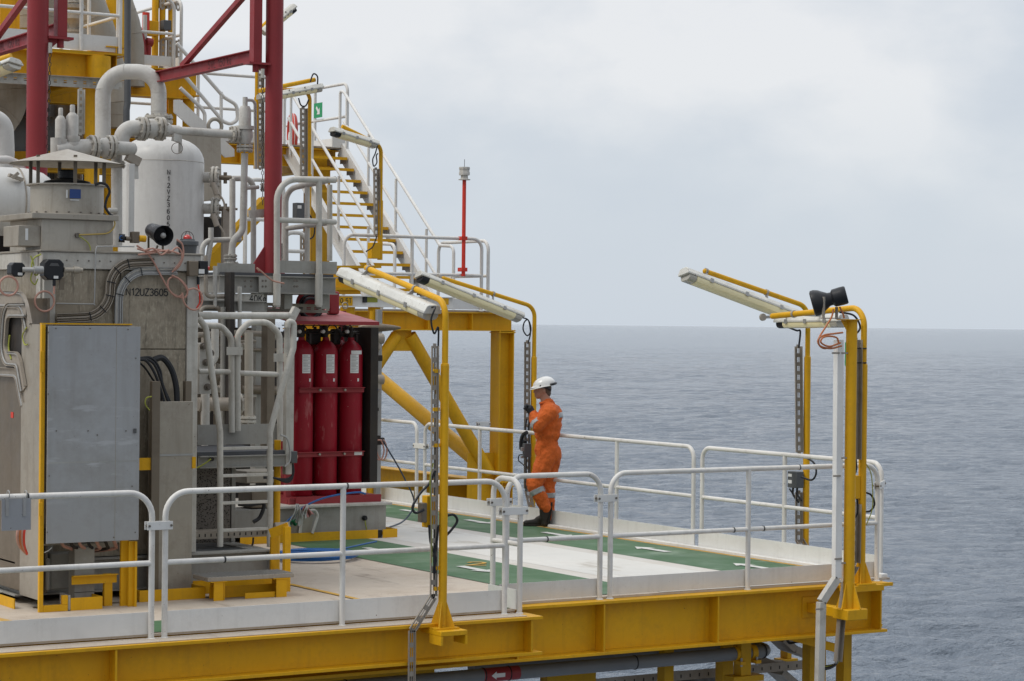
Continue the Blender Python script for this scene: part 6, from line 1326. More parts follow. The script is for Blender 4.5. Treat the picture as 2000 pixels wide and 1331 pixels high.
quad([(590, 1008), (612, 1010), (606, 1042), (583, 1042)], 5.72, .015).build('front_sheet', M['steels'], bb); MB().tube([A(586, 1042, v=5.7), A(590, 1012, v=5.7), A(586, 1002, v=5.7), A(580, 1002, v=5.7)], .016, .05, n=8).tube([A(610, 1042, v=5.66), A(621, 1008, v=5.66), A(616, 996, v=5.66), A(604, 998, v=5.66)], .016, .05, n=8).build('bin_frame', M['pipe'], bb)
quad([(568, 1020), (583, 1012), (580, 1042), (568, 1044)], 5.74, .015).build('side_sheet', M['steels'], bb)
def rag(label, pts, v, mat, thick=.02):
    P = [A(x_, y_, v=v) for x_, y_ in pts]; mb = MB(); n = len(P); 
    mb.plate(P, (0, thick, 0)); o = mb.build('rag', mat, loc=P[0]); bv = o.modifiers.new('b', 'BEVEL'); bv.width = .006; bv.segments = 3; tag(o, label, 'rag', 'rags on the bin'); return o
M['ragw'] = paint('rag_cloth_white', (.52, .52, .50), .9, amt=.5, dirt=(.25, .24, .28), scale=14, bump=.8); M['ragp'] = paint('rag_cloth_pink', (.42, .17, .16), .9, amt=.6, dirt=(.5, .4, .38), scale=16, bump=.8)
def cloth(label, x0, x1, y0, y1, v, mat):
    """crumpled cloth hanging from its top edge"""
    nx, ny = 14, 12; vs = []; fs = []
    for j in range(ny + 1):
        for i in range(nx + 1):
            f = i / nx; g = j / ny; sh = .25 + .75 * g; xx = (x0 + x1) / 2 + (x1 - x0) * (f - .5) * sh + 3 * math.sin(g * 4 + x0); yy = y0 + (y1 - y0) * g * (1 + .18 * math.sin(f * 9 + x0))
            vs.append(A(xx, yy, v=v - .03 * math.sin(f * 16 + g * 2) * (.4 + g) - (.05 * math.sin(math.pi * min(1, g * 1.6)))))
    for j in range(ny):
        for i in range(nx): a = j * (nx + 1) + i; fs.append((a, a + 1, a + nx + 2, a + nx + 1))
    o = MB().add(vs, fs).build('rag', mat, loc=vs[0]); so_ = o.modifiers.new('s', 'SOLIDIFY'); so_.thickness = .006; sb_ = o.modifiers.new('u', 'SUBSURF'); sb_.levels = 1; sb_.render_levels = 1
    tag(o, label, 'rag', 'rags on the bin'); return o
cloth('white printed rag draped over the left side of the bin', 566, 592, 984, 1022, 5.62, M['ragw']); cloth('pink rag bunched in the bin mouth', 588, 612, 988, 1008, 5.60, M['ragp']); cloth('small white rag tip between the pink one and the bin frame', 592, 602, 985, 1010, 5.57, M['ragw'])
gt = cloth('green hem of the hanging rag', 568, 582, 1014, 1026, 5.63, plain('rag_green', (.02, .2, .09), .9))
# hoses
hz_ = thing('hose_coil', 'flat coil of blue hose lying on the deck by the yellow post', 'hose', A(620, 1090, z=.03))
random.seed(3); cc_ = A(616, 1089, z=.02)
pts = []
for k in range(7 * 24):
    w = 2 * math.pi * k / 24; R_ = .40 + .035 * math.sin(k * .23) + .02 * random.uniform(-1, 1) * 0 + .012 * math.sin(k * .071); pts.append(cc_ + V((math.cos(w) * R_ + .02 * math.sin(k * .1), math.sin(w) * R_ * .98, .006 + .012 * (1 + math.sin(k * .131)) + .0035 * (k // 24))))
MB().tube(pts, .011, n=8).build('hose', M['bluehose'], hz_)
cable(hz_, [pts[-1], A(640, 1078, z=.02), A(680, 1070, z=.012), A(735, 1058, z=.012)], .010, 'bluehose', 'hose_tail')
h2 = thing('air_hose', 'blue hose draped across the skid below the red cylinders', 'hose', A(560, 1030, v=5.5)); MB().tube(spline([A(x_, y_, v=5.62) for x_, y_ in ((545, 1040), (556, 1024), (575, 1006), (598, 988), (630, 974), (665, 966), (700, 962), (714, 965))]), .011, n=8).build('hose', M['bluehose'], h2)
h3 = thing('air_hose', 'grey-blue hose curving from the instrument stand down to the deck', 'hose', A(790, 980, v=6.3)); MB().tube(spline([A(x_, y_, v=7.0) for x_, y_ in ((746, 858), (760, 882), (778, 912), (790, 935), (806, 968), (808, 990), (796, 1010))] + [A(782, 1022, v=6.9), A(758, 1031, v=6.7)]), .010, n=8).build('hose', paint('hose_grey_blue', (.05, .07, .10), .4), h3)
# instrument stand
vI = 7.2
is_ = thing('instrument_stand', 'galvanised stand with two grey transmitters right of the red rack', 'stand', A(738, 930, v=vI))
a = A(742, 605, v=vI); b = A(742, 930, v=vI); MB().box(a.x - .035, a.x + .035, vI, vI + .05, 0.0, a.z).build('stand_channel', M['galv'], is_, bevel=.003)
a = A(728, 640, v=vI + .1); b = A(728, 930, v=vI + .1); MB().cyl((a.x, a.y, 0), (a.x, a.y, a.z + .2), .04, n=16).build('yellow_pole', M['yellow'], is_)
for (y_, r_) in ((662, .075), (742, .07)):
    c = A(735, y_, v=vI - .08); tr = MB().cyl(c - X * .085, c + X * .085, r_ * .85, n=20).lathe(c - Z * (r_ + .09), Z, [(0, .03), (.03, .04), (.05, .055), (r_ + .05, .045)], 16).build('transmitter', M['galvd'], is_, bevel=.004); MB().cyl(c - Z * (r_ + .09), c - Z * (r_ + .24), .018, n=10).build('stem', M['bolt'], is_)
for (x_, y_, s_) in ((742, 700, .05), (737, 800, .03), (735, 860, .08), (745, 862, .06)): MB().box(*box3(A(x_, y_, v=vI - .1), s_, s_, s_ * 1.4)).build('fitting', M['dark'], is_, bevel=.006)
cable(is_, [A(x_, y_, v=vI - .15) for x_, y_ in ((738, 760), (733, 790), (736, 830), (733, 855))], .008, 'bluehose')
for off in (0, 6): cable(is_, [A(x_ + off, y_, v=vI - .2) for x_, y_ in ((726, 850), (728, 875), (735, 895), (745, 897), (750, 880), (745, 862), (738, 860))], .009, 'pinkcable')
MB().cyl(A(728, 860, v=vI - .1), A(728, 882, v=vI - .1), .05, n=14).build('red_valve', M['red'], is_)
cd = MB().lathe(A(700, 640, v=vI - .2), R0, [(0, .02), (.05, .045), (.25, .05), (.42, .03), (.5, .012)], 16).build('pipe_cone', M['steelb'], is_)
# ================================================================== ladder and access platform
vP = 2.35
lp = thing('access_platform', 'grey access platform with looped railings above the fixed ladder', 'platform', A(470, 880, v=vP))
za = A(470, 882, v=vP).z; lx0 = A(386, 900, v=vP).x; lx1 = A(560, 900, v=vP).x
MB().box(lx0, lx1, vP, vP + 1.0, za - .035, za).build('floor_grating', M['grating'], lp)
bhh = A(470, 889, v=vP).z - A(470, 912, v=vP).z
MB().extr([(0, -bhh / 2), (.05, -bhh / 2), (.05, -bhh / 2 + .008), (.008, -bhh / 2 + .008), (.008, bhh / 2 - .008), (.05, bhh / 2 - .008), (.05, bhh / 2), (0, bhh / 2)], (lx0, vP - .0, za - .036 - bhh / 2), (lx1 - .02, vP - .0, za - .036 - bhh / 2)).build('front_channel', M['grey'], lp)
MB().box(lx1 - .02, lx1 + .06, vP - .02, vP + .05, za - .036 - bhh - .08, za + 1.05).build('corner_post', M['lgrey'], lp, bevel=.004)
tp = [A(386, 824, v=vP + .9), A(546, 834, v=vP + .9)]
MB().box(tp[0].x, tp[1].x, vP + .9, vP + .906, za + .01, (tp[0].z + tp[1].z) / 2).build('toe_board', M['grey'], lp)
vq = vP + .85
for pts in ([(388, 640), (388, 636), (432, 637), (452, 660), (453, 845)], [(464, 842), (464, 652), (486, 630), (522, 630), (546, 652), (547, 862)]):
    MB().tube([A(x_, y_, v=vq) for x_, y_ in pts], .03, .13, n=16, seg=8).build('loop_rail', M['lgrey'], lp)
MB().cyl(A(388, 726, v=vq), A(453, 727, v=vq), .026, n=14).cyl(A(464, 729, v=vq), A(546, 732, v=vq), .026, n=14).build('mid_rail', M['lgrey'], lp)
for (xa, xb, y_) in ((443, 474, 686), (535, 560, 699)):
    a = A(xa, y_ - 8, v=vq - .05); b = A(xb, y_ + 8, v=vq - .05); MB().box(a.x, b.x, vq - .05, vq - .042, b.z, a.z).build('clamp_plate', M['lgrey'], lp)
gtb = MB().cyl(A(386, 617, v=vP - .15), A(572, 617, v=vP - .15), .032, n=18).build('gate_bar', M['lgrey'], lp); MB().cyl(A(386, 617, v=vP - .15), A(412, 617, v=vP - .15), .036, n=18).build('gate_sleeve', M['lgrey'], gtb)
MB().bar(A(566, 628, v=vP - .15), A(579, 602, v=vP - .15), .07, .06, Y).build('gate_stop', M['lgrey'], gtb, bevel=.004)
ld_ = thing('ladder', 'fixed grey ladder with outward-bent side rails in front of the platform', 'ladder', A(480, 1065, v=vP - .25)); vL2 = vP - .25
MB().tube([A(x_, y_, v=vL2) for x_, y_ in ((388, 622), (402, 640), (410, 700), (430, 845), (430, 1068))], .028, .12, n=16, seg=6).build('side_rail', M['lgrey'], ld_)
MB().tube([A(x_, y_, v=vL2) for x_, y_ in ((562, 640), (562, 628), (574, 630), (573, 680), (555, 740), (527, 845), (527, 1068))], .028, .10, n=16, seg=6).build('side_rail', M['lgrey'], ld_)
MB().cyl(A(561, 630, v=vL2 + .1), A(561, 690, v=vL2 + .1), .028, n=14).build('side_rail', M['lgrey'], ld_)
for y_ in (876, 929, 982, 1035): 
    a = A(430, y_, v=vL2); b = A(527, y_ - 1, v=vL2); MB().box(a.x, b.x, vL2 - .012, vL2 + .012, (a.z + b.z) / 2 - .014, (a.z + b.z) / 2 + .014).build('rung', M['lgrey'], ld_, bevel=.003)
c = A(412, 897, v=vP - .01); MB().cyl(c, c - Y * .03, .02, n=10).build('gland', M['dark'], lp); cable(lp, [A(x_, y_, v=vP - .06) for x_, y_ in ((412, 897), (398, 907), (384, 914), (376, 912))], .007, 'greenwire')
cable(lp, [A(x_, y_, v=vP - .08) for x_, y_ in ((548, 850), (560, 856), (566, 875), (566, 900), (556, 912))], .009, 'galv')
c = A(571, 893, v=vP); sw = MB().box(c.x - .04, c.x + .03, vP - .05, vP + .03, c.z - .055, c.z + .055).build('switch_box', M['dgrey'], lp, bevel=.008); MB().cyl(c + X * .03, c + X * .05, .018, n=12).build('switch_knob', M['pinkcable'], lp)
for k in range(3): cable(lp, [A(x_, y_, v=vP - .02) for x_, y_ in ((572, 905), (573 - k, 925 + k * 4), (560, 936 + k * 3), (535, 934), (515, 928 + k * 3))], .010)
# yellow posts, cage, tray below platform
yp = thing('yellow_stand', 'yellow post stand with angle arm in front of the mesh cage', 'stand', A(545, 1165, v=1.75))
a = A(542, 860, v=2.45); MB().cyl((a.x, 2.45, .0), (a.x, 2.45, a.z), .032, n=16).build('round_post', M['yellow'], yp)
a = A(557, 1030, v=1.62); b = A(567, 1165, v=1.62); MB().box(a.x, b.x, 1.62, 1.67, .0, a.z).build('angle_post', M['yellow'], yp)
MB().bar(A(528, 1043, v=1.8), A(564, 1030, v=1.66), .02, .09).build('arm', M['yellow'], yp)
MB().plate([A(x_, y_, v=1.85) for x_, y_ in ((530, 1095), (543, 1130), (530, 1130)) ], (0, .02, 0)).build('gusset', M['yellow'], yp)
a = A(530, 1050, v=1.85); b = A(541, 1150, v=1.85); MB().box(a.x, b.x, 1.85, 1.88, b.z, a.z).build('flat_post', M['yellow'], yp)
cg = thing('mesh_cage', 'brown perforated mesh guard under the access platform', 'guard', A(415, 1060, v=2.7)); a = A(384, 915, v=2.7); b = A(449, 1058, v=2.7)
mm, nt_, bs = new_mat('perforated_mesh'); bs.inputs['Metallic'].default_value = .4; bs.inputs['Roughness'].default_value = .6; tcx = N(nt_, 'ShaderNodeTexCoord').outputs['Object']; vo = N(nt_, 'ShaderNodeTexVoronoi'); vo.inputs['Scale'].default_value = 60; nt_.links.new(tcx, vo.inputs['Vector']); nt_.links.new(ramp(nt_, vo.outputs['Distance'], .25, .45, (.02, .017, .014), (.17, .15, .13)), bs.inputs['Base Color'])
MB().box(a.x, b.x, 2.7, 2.72, b.z, a.z).box(b.x - .0, b.x + .01, 2.721, 3.1, b.z, a.z).build('mesh_sheet', mm, cg); c0_ = A(455, 915, v=2.72); c1_ = A(460, 1058, v=2.72); MB().box(c0_.x - .02, c0_.x + .02, 2.70, 2.76, c1_.z, c0_.z + .05).build('frame_post', M['grey'], cg)
tt = thing('cable_tray', 'dirty slotted cable tray crossing behind the ladder foot', 'tray', A(470, 1045, v=2.2)); a = A(372, 1047, v=2.25); b = A(530, 1042, v=2.25)
mb = MB().box(a.x, b.x, 2.25, 2.255, a.z - .035, a.z + .035).box(a.x, b.x, 2.2551, 2.45, a.z + .03, a.z + .035); mb.build('tray', M['galvd'], tt); mb = MB()
for k in range(14): xx = a.x + (b.x - a.x) * (k + .5) / 14; mb.box(xx - .006, xx + .006, 2.248, 2.2499, a.z - .016, a.z + .012)
mb.build('slot', M['dark'], tt); MB().bar(b + V((0, .1, .0)), A(562, 1028, v=2.0) + V((0, .1, 0)), .16, .06).build('tray_end', M['galvd'], tt)
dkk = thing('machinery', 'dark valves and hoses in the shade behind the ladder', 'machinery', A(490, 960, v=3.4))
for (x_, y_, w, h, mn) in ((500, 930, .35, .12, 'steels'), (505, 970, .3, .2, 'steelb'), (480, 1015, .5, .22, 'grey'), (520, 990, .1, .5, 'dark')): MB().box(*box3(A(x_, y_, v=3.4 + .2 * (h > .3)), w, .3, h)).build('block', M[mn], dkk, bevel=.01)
cable(dkk, [A(x_, y_, v=3.1) for x_, y_ in ((466, 985), (490, 986), (515, 984), (508, 1010), (495, 1020))], .02); cable(dkk, [A(x_, y_, v=3.1) for x_, y_ in ((455, 1068), (475, 1075), (492, 1066), (495, 1050))], .010)
# yellow step with grating
sp2 = thing('step', 'low yellow step with a worn grating tread near the railing', 'step', A(490, 1165, v=1.15)); vs_ = 1.3
a = A(404, 1139, v=vs_); b = A(572, 1134, v=vs_); zt = .20
stp = MB().box(a.x, b.x, vs_ - .02, vs_ + .3, zt - .03, zt + .005); stp.build('tread', M['galvd'], sp2, bevel=.003)
mb = MB()
for k in range(26): xx = a.x + (b.x - a.x) * (k + .5) / 26; mb.box(xx - .004, xx + .004, vs_ - .018, vs_ + .298, zt + .0051, zt + .012)
mb.build('grating_bars', M['galv'], sp2)
for (xa, xb) in ((418, 437), (540, 561)):
    p = A(xa, 1160, v=vs_ - .02); q = A(xb, 1160, v=vs_ - .02); MB().box(p.x + .004, q.x, vs_ - .01, vs_ + .0, .0, zt - .031).box(p.x - .03, q.x + .03, vs_ - .02, vs_ + .28, zt - .039, zt - .0312).box(p.x + .1, p.x + .11, vs_ + .001, vs_ + .28, 0, zt - .04).build('support_leg', M['yellow'], sp2)
MB().box(a.x + .1, b.x, vs_ + .16, vs_ + .17, .001, .1).build('rear_plate', M['yellow'], sp2); p = A(480, 1160, v=vs_ - .0); q = A(538, 1168, v=vs_); MB().box(p.x, q.x, vs_ + .01, vs_ + .02, .001, .05).build('front_plate', M['yellow'], sp2)
# background process pipes seen through the platform railings
bgp = 'brown-grey pipes seen through the platform railings'
for k, (pts, r_, mn, lab) in enumerate((([(486, 650), (486, 860)], .045, 'steell', 'shiny lagged vertical pipe behind the platform gate'), ([(420, 640), (420, 700), (402, 720), (402, 860)], .04, 'pipe', 'white bent pipe behind the left ladder rail'),
    ([(386, 790), (440, 790), (470, 790)], .07, 'galvd', 'thick dirty pipe crossing low behind the ladder'), ([(436, 600), (436, 900)], .03, 'grey', 'grey upright behind the left loop rail'), ([(385, 655), (470, 650), (545, 655)], .03, 'galvd', 'thin dirty pipe crossing high behind the loop rails'), ([(386, 700), (400, 700), (400, 900)], .035, 'pipe', 'narrow riser beside the enclosure post'), ([(470, 760), (560, 764)], .05, 'steelb', 'brown pipe crossing low behind the gate'))):
    t = pipe_run('pipe', lab, 'pipe', [A(x_, y_, v=4.6 + .15 * k) for x_, y_ in pts], r_, .1, mn, bgp)
    if k in (0, 2, 4): flange(t, A(pts[-1][0] - 8, pts[-1][1], v=4.6 + .15 * k) if k else A(485, 820, v=4.6), X if k else Z, r_ * 1.8, .025, 6)
for k, (x_, y_, w, h, mn, lab) in enumerate(((447, 700, .05, 1.8, 'dark', 'dark slim column behind the looped railing'), (523, 760, .09, 1.6, 'steelb', 'second brown column, right behind the gate'), (395, 720, .13, .5, 'pipe', 'grey plate with round bolts behind the left ladder rail'))):
    c = A(x_, y_, v=5.0 if k < 2 else 3.8); t = thing('column_block', lab, 'frame', c); MB().box(*box3(c, w, .15, h)).build('body', M[mn], t, bevel=.004)
    if k == 2:
        mb = MB()
        for dx_, dz_ in ((-.03, .22), (.05, .15), (0, .06), (.06, -.08), (.02, -.18)): mb.lathe(c + V((dx_, -.075, dz_)), -Y, [(0, .035), (.02, .035), (.021, .02), (.05, .02)], 12)
        mb.build_each('bolt', M['bolt'], t)
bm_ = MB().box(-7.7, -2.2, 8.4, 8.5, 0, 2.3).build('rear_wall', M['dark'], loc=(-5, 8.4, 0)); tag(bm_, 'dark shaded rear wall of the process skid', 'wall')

# dense small-bore pipework, valves and conduits behind the platform rails and below the vessel nozzles
random.seed(21); SB = 'small-bore pipes and valves behind the looped rails'
words = ['topmost', 'second', 'third', 'fourth', 'fifth', 'sixth', 'seventh', 'lowest']
for k in range(8):
    y_ = 655 + k * 21; x0 = random.choice((390, 402, 425)); x1 = random.choice((470, 500, 555)); dd_ = 5.4 + .12 * (k % 4); ym = y_ + random.choice((-8, 8, 12))
    t = thing('small_pipe', words[k] + ' of the thin dirty cross pipes with a small valve behind the looped rails', 'pipe', A(x0, y_, v=dd_), SB)
    xm = (x0 + x1) / 2; MB().tube([A(x0, y_, v=dd_), A(xm, y_, v=dd_), A(xm, ym, v=dd_), A(x1, ym, v=dd_)], .014 + .005 * (k % 3), .05, n=8).build('pipe', M[('galvd', 'steelb', 'pipe')[k % 3]], t)
    c = A(xm - 14, y_, v=dd_); MB().lathe(c - X * .07, X, [(0, .02), (.0, .045), (.02, .045), (.021, .028), (.05, .04), (.09, .04), (.119, .028), (.12, .045), (.14, .045)], 12).cyl(c, c + Z * .1, .012, n=8).build('valve', M['flangem' if k % 2 else 'steelb'], t)
    MB().torus(c + Z * .1, Z, .04, .006, 5, 14).build('hand_wheel', M['redpole' if k in (1, 5) else 'dgrey'], t)
SC_ = 'slim uprights behind the looped rails'
for k, (x_, y0, y1, w, mn) in enumerate(((398, 650, 830, .03, 'galvd'), (412, 640, 850, .05, 'dark'), (441, 640, 850, .04, 'steelb'), (458, 640, 850, .07, 'dark'), (500, 640, 850, .05, 'steelb'), (512, 640, 850, .03, 'galvd'), (538, 640, 850, .08, 'dark'))):
    a = A(x_, y0, v=5.75); b = A(x_, y1, v=5.75); t = MB().box(a.x - w / 2, a.x + w / 2, 5.72, 5.78, b.z, a.z).build('upright', M[mn], loc=(a.x, 5.75, b.z)); tag(t, ('leftmost', 'second from left', 'third from left', 'middle', 'third from right', 'second from right', 'rightmost')[k] + ' of the slim dark uprights behind the looped rails', 'upright', SC_)
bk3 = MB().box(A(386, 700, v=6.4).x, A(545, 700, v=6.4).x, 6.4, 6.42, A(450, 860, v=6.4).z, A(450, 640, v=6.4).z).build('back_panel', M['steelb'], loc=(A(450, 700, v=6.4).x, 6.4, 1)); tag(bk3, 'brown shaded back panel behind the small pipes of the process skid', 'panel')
for k, pts in enumerate(([(402, 500), (402, 580), (440, 580)], [(420, 520), (420, 600)], [(468, 560), (468, 640)], [(392, 640), (392, 600), (430, 600), (430, 640)])):
    t = pipe_run('conduit', ('bent conduit right of the marked enclosure', 'straight conduit beside the vessel foot', 'conduit between the flanged elbow and the gate', 'hooped conduit above the ladder top')[k], 'pipe', [A(x_, y_, v=5.1) for x_, y_ in pts], .022, .06, ('galvd', 'pipe', 'pipe', 'galvd')[k], 'conduits beside the vessel foot', n=10)
# ================================================================== under-deck pipework on the near side
vU = .42
M['upipe'] = paint('under_deck_grey_pipe', (.19, .195, .20), .4, amt=.3, speck=.25, dirt=(.2, .19, .17))
up = thing('drain_pipe', 'thick grey pipe slung below the edge girder with a red band and yellow clamps', 'pipe', A(1400, 1278, v=vU))
rU = .062; pe = A(1490, 1269, v=vU); ps = A(820, 1333, v=vU); dU_ = (ps - pe).normalized()
zU = (pe.z + A(1100, 1310, v=vU).z) / 2
p_e = V((pe.x, vU, zU)); 
MB().tube([V((-16, vU, zU)), V((pe.x + .10, vU, zU)), V((pe.x + .10, vU + .42, zU)), V((pe.x - 3, vU + .42, zU))], rU, .16, n=28, seg=12).build('pipe', M['upipe'], up)
a = A(948, 1318, v=vU - rU); b = A(1018, 1314, v=vU - rU); MB().cyl((a.x, vU, zU), (b.x, vU, zU), rU + .0015, n=28).build('red_band', M['red'], up)
am = A(975, 1322, v=vU - rU); y_ = vU - rU - .003
MB().plate([(am.x - .08, y_, zU + .0), (am.x - .03, y_, zU + .035), (am.x - .03, y_, zU + .018), (am.x + .06, y_, zU + .018), (am.x + .06, y_, zU - .018), (am.x - .03, y_, zU - .018), (am.x - .03, y_, zU - .035)], (0, -.002, 0)).build('flow_arrow', M['label'], up)
mb = MB()
for k in range(16): u_ = -16 + k * 1.0 + (.37 * (k % 3)); mb.torus((min(u_, pe.x), vU, zU), X, rU + .001, .006, 6, 28)
mb.build('cable_tie', M['black'], up)
for x_ in (1438, 1468):
    c = A(x_, 1272, v=vU); MB().lathe((c.x - .03, vU, zU), X, [(0, rU + .002), (0, rU + .012), (.06, rU + .012), (.06, rU + .002)], 28).box(c.x - .03, c.x + .03, vU - rU - .05, vU - .03, zU - rU - .03, zU - rU + .0).build('pipe_clamp', M['yellow'], up)
    MB().cyl((c.x, vU - rU - .02, zU - rU + .03), (c.x, vU - rU - .02, zU - rU - .05), .012, n=6).build('clamp_bolt', M['galv'], up)
SG = 'yellow hanger frames below the deck'
def hanger(lab, x_, w, zb, v, arm=None):
    c = A(x_, 1290, v=v); t = thing('hanger_frame', lab, 'frame', (c.x, v, zb), SG)
    MB().box(c.x - w / 2, c.x + w / 2, v - .06, v + .06, zb, -.501).build('upright', M['yellowd'], t, bevel=.004)
    if arm: MB().box(c.x - arm[0], c.x + arm[1], v - .08, v + .08, zb - .06, zb - .001).build('foot_beam', M['yellowd'], t, bevel=.004)
    return t
hanger('yellow hanger carrying the two pipe clamps', 1450, .12, zU - rU - .14, vU - .02, (.16, .2))
hanger('yellow hanger plate behind the grey pipe, middle of the deck edge', 1300, .11, -1.25, .75, (.5, .5))
hanger('yellow hanger left of the one with the pipe clamps', 1415, .13, -1.25, .8, (.1, .25))
hanger('wide yellow hanger plate right of the red pipe band', 1110, .55, -1.3, 1.0)
hanger('yellow hanger right of the clamps, beside the white duct', 1590, .20, -1.35, .35, (.42, .02))
hanger('thin yellow hanger behind the white duct at the corner', 1648, .10, -1.2, .3, (.08, .08))
hanger('slim yellow rod far below the corner', 1535, .06, -1.1, 2.2, (.1, .1))
t = thing('support_arm', 'yellow channel arm under the corner reaching to the white duct', 'arm', A(1540, 1240, v=.1)); MB().bar(A(1545, 1243, v=.2), A(1640, 1268, v=.0), .05, .08).build('channel', M['yellow'], t, bevel=.003)
t = thing('cable_tray', 'slotted cable tray hung below the deck near the clamps', 'tray', A(1450, 1310, v=.95))
a = A(1180, 1335, v=1.0); b = A(1588, 1297, v=1.0); z_ = (A(1500, 1305, v=1.0)).z
MB().box(a.x - 2, b.x, 1.0, 1.004, z_ - .045, z_ + .045).box(a.x - 2, b.x, 1.0041, 1.25, z_ - .045, z_ - .04).build('tray', M['galvd'], t); mb = MB(); k = 0
xx = a.x - 2
while xx < b.x - .05: mb.box(xx + .03, xx + .042, .997, .9999, z_ - .02, z_ + .012); xx += .11
mb.build('slot', M['dark'], t)
for k, (pts, lab) in enumerate((([(1518, 1246), (1540, 1266), (1590, 1284)], 'sloping cable tray below the corner, upper one'), ([(1470, 1284), (1498, 1296), (1540, 1300)], 'sloping cable tray behind the pipe bend'), ([(1515, 1310), (1540, 1332), (1590, 1350)], 'sloping cable tray at the bottom edge near the duct'))):
    t = thing('cable_tray', lab, 'tray', A(*pts[0], v=1.3)); P = [A(x_, y_, v=1.3) for x_, y_ in pts]
    for a_, b_ in zip(P[:-1], P[1:]): MB().bar(a_, b_, .25, .07).build('tray', M['galvd'], t)
t = thing('cable_bundle', 'black cables looping from the channel under the corner', 'cables', A(1615, 1300, v=.1))
for k in range(4): cable(t, [A(x_ + k * 2, y_ - k * 2, v=.05 + k * .02) for x_, y_ in ((1633, 1285), (1632, 1297), (1622, 1305), (1606, 1308))], .012, ('black', 'black', 'greenwire', 'black')[k])
cable(t, [A(x_, y_, v=.6) for x_, y_ in ((1536, 1247), (1542, 1256), (1556, 1254), (1580, 1252))], .014)
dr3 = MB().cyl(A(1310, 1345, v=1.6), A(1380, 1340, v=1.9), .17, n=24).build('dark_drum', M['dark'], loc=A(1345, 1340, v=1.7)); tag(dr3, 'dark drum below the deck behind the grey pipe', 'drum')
for k, (u_, lab) in enumerate(((-6.3, 'dark steel beam under the left deck, near the lamp post'), (-3.9, 'dark steel beam under the deck at the red band'))):
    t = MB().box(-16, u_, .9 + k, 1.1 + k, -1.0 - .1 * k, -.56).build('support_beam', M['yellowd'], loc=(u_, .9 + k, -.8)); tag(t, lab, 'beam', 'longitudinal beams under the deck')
# ================================================================== worker (local frame: x = image right, y = away, z up; faces image left)
MANP = A(1056, 1029, z=0.0); MX = R0; MY = F0
def L2W(p): return MANP + MX * p[0] + MY * p[1] + Z * p[2]
def organic(name, parts, mat, parent, vox=.011, smooth=3, base=MANP, fold=0):
    """overlapping tapered capsules and ellipsoids fused into ONE continuous skin"""
    mb = MB()
    for p in parts:
        if p[0] == 'c':
            _, a, b, r1, r2 = p[:5]; fl = p[5] if len(p) > 5 else (1, 1)
            a = V(a); b = V(b); n = 6
            for i in range(n + 1):
                f = i / n; c = a.lerp(b, f); r = r1 + (r2 - r1) * f
                mb.ball(c, r, (fl[0], fl[1], 1), 14, 8)
            d = b - a
            if d.length > 1e-4:
                dd, ax, bx = mb.frame(d); mb.loft([[q for q in mb.ring(a, ax, bx, r1, 16)], [q for q in mb.ring(b, ax, bx, r2, 16)]]) if fl == (1, 1) else None
        else:
            _, c, r, sc = p[:4]; mb.ball(c, r, sc, 20, 12)
    me = bpy.data.meshes.new(name); me.from_pydata([tuple(v) for v in mb.v], [], mb.f); o = bpy.data.objects.new('tmp', me); COL.objects.link(o)
    bm = bmesh.new(); bm.from_mesh(me); bmesh.ops.recalc_face_normals(bm, faces=bm.faces); bm.to_mesh(me); bm.free()
    r = o.modifiers.new('r', 'REMESH'); r.mode = 'VOXEL'; r.voxel_size = vox; s = o.modifiers.new('s', 'SMOOTH'); s.iterations = smooth; s.factor = .5
    if fold:
        tx = bpy.data.textures.new('folds', 'CLOUDS'); tx.noise_scale = .085; tx.noise_depth = 2; dp = o.modifiers.new('d', 'DISPLACE'); dp.texture = tx; dp.strength = fold; dp.mid_level = .5
    dg = bpy.context.evaluated_depsgraph_get(); m2 = bpy.data.meshes.new_from_object(o.evaluated_get(dg)); bpy.data.objects.remove(o)
    m2.transform(Matrix(((MX.x, MY.x, 0, 0), (MX.y, MY.y, 0, 0), (0, 0, 1, 0), (0, 0, 0, 1))))
    for p in m2.polygons: p.use_smooth = True
    m2.materials.clear(); m2.materials.append(mat)
    q = bpy.data.objects.new(name, m2); COL.objects.link(q)
    if parent: q.parent = parent
    return q
def cloth_mat(name, col):
    m, nt, b = new_mat(name); L = nt.links; tc = N(nt, 'ShaderNodeTexCoord').outputs['Object']
    base = mix(nt, ramp(nt, noise(nt, tc, 5, 6), .35, .7), tuple(c * .78 for c in col), col); L.new(base, b.inputs['Base Color']); b.inputs['Roughness'].default_value = .85
    w = noise(nt, tc, 7, 4, .5, (1.4, 1.4, .8)); n2 = noise(nt, tc, 16, 5, .6); a = N(nt, 'ShaderNodeMath', operation='MULTIPLY_ADD'); L.new(n2, a.inputs[0]); a.inputs[1].default_value = .4; L.new(w, a.inputs[2])
    bp = N(nt, 'ShaderNodeBump'); bp.inputs['Strength'].default_value = 1.; bp.inputs['Distance'].default_value = .06; L.new(a.outputs[0], bp.inputs['Height']); L.new(bp.outputs[0], b.inputs['Normal']); return m
M['orange'] = cloth_mat('orange_coverall', (.70, .135, .016)); M['skin'] = plain('skin', (.42, .22, .15), .5); M['helmet'] = plain('white_helmet', (.74, .73, .70), .25, coat=.4)
M['reflect'] = plain('reflective_tape', (.36, .37, .37), .4); M['glove'] = plain('dark_glove', (.02, .022, .028), .7); M['boot'] = paint('boot_leather', (.028, .024, .02), .55, amt=.4, dirt=(.07, .06, .045)); M['hair'] = plain('hair', (.10, .07, .05), .8)
man = thing('person', 'worker in orange coverall and white helmet leaning at the far railing, head bowed', 'person', MANP)
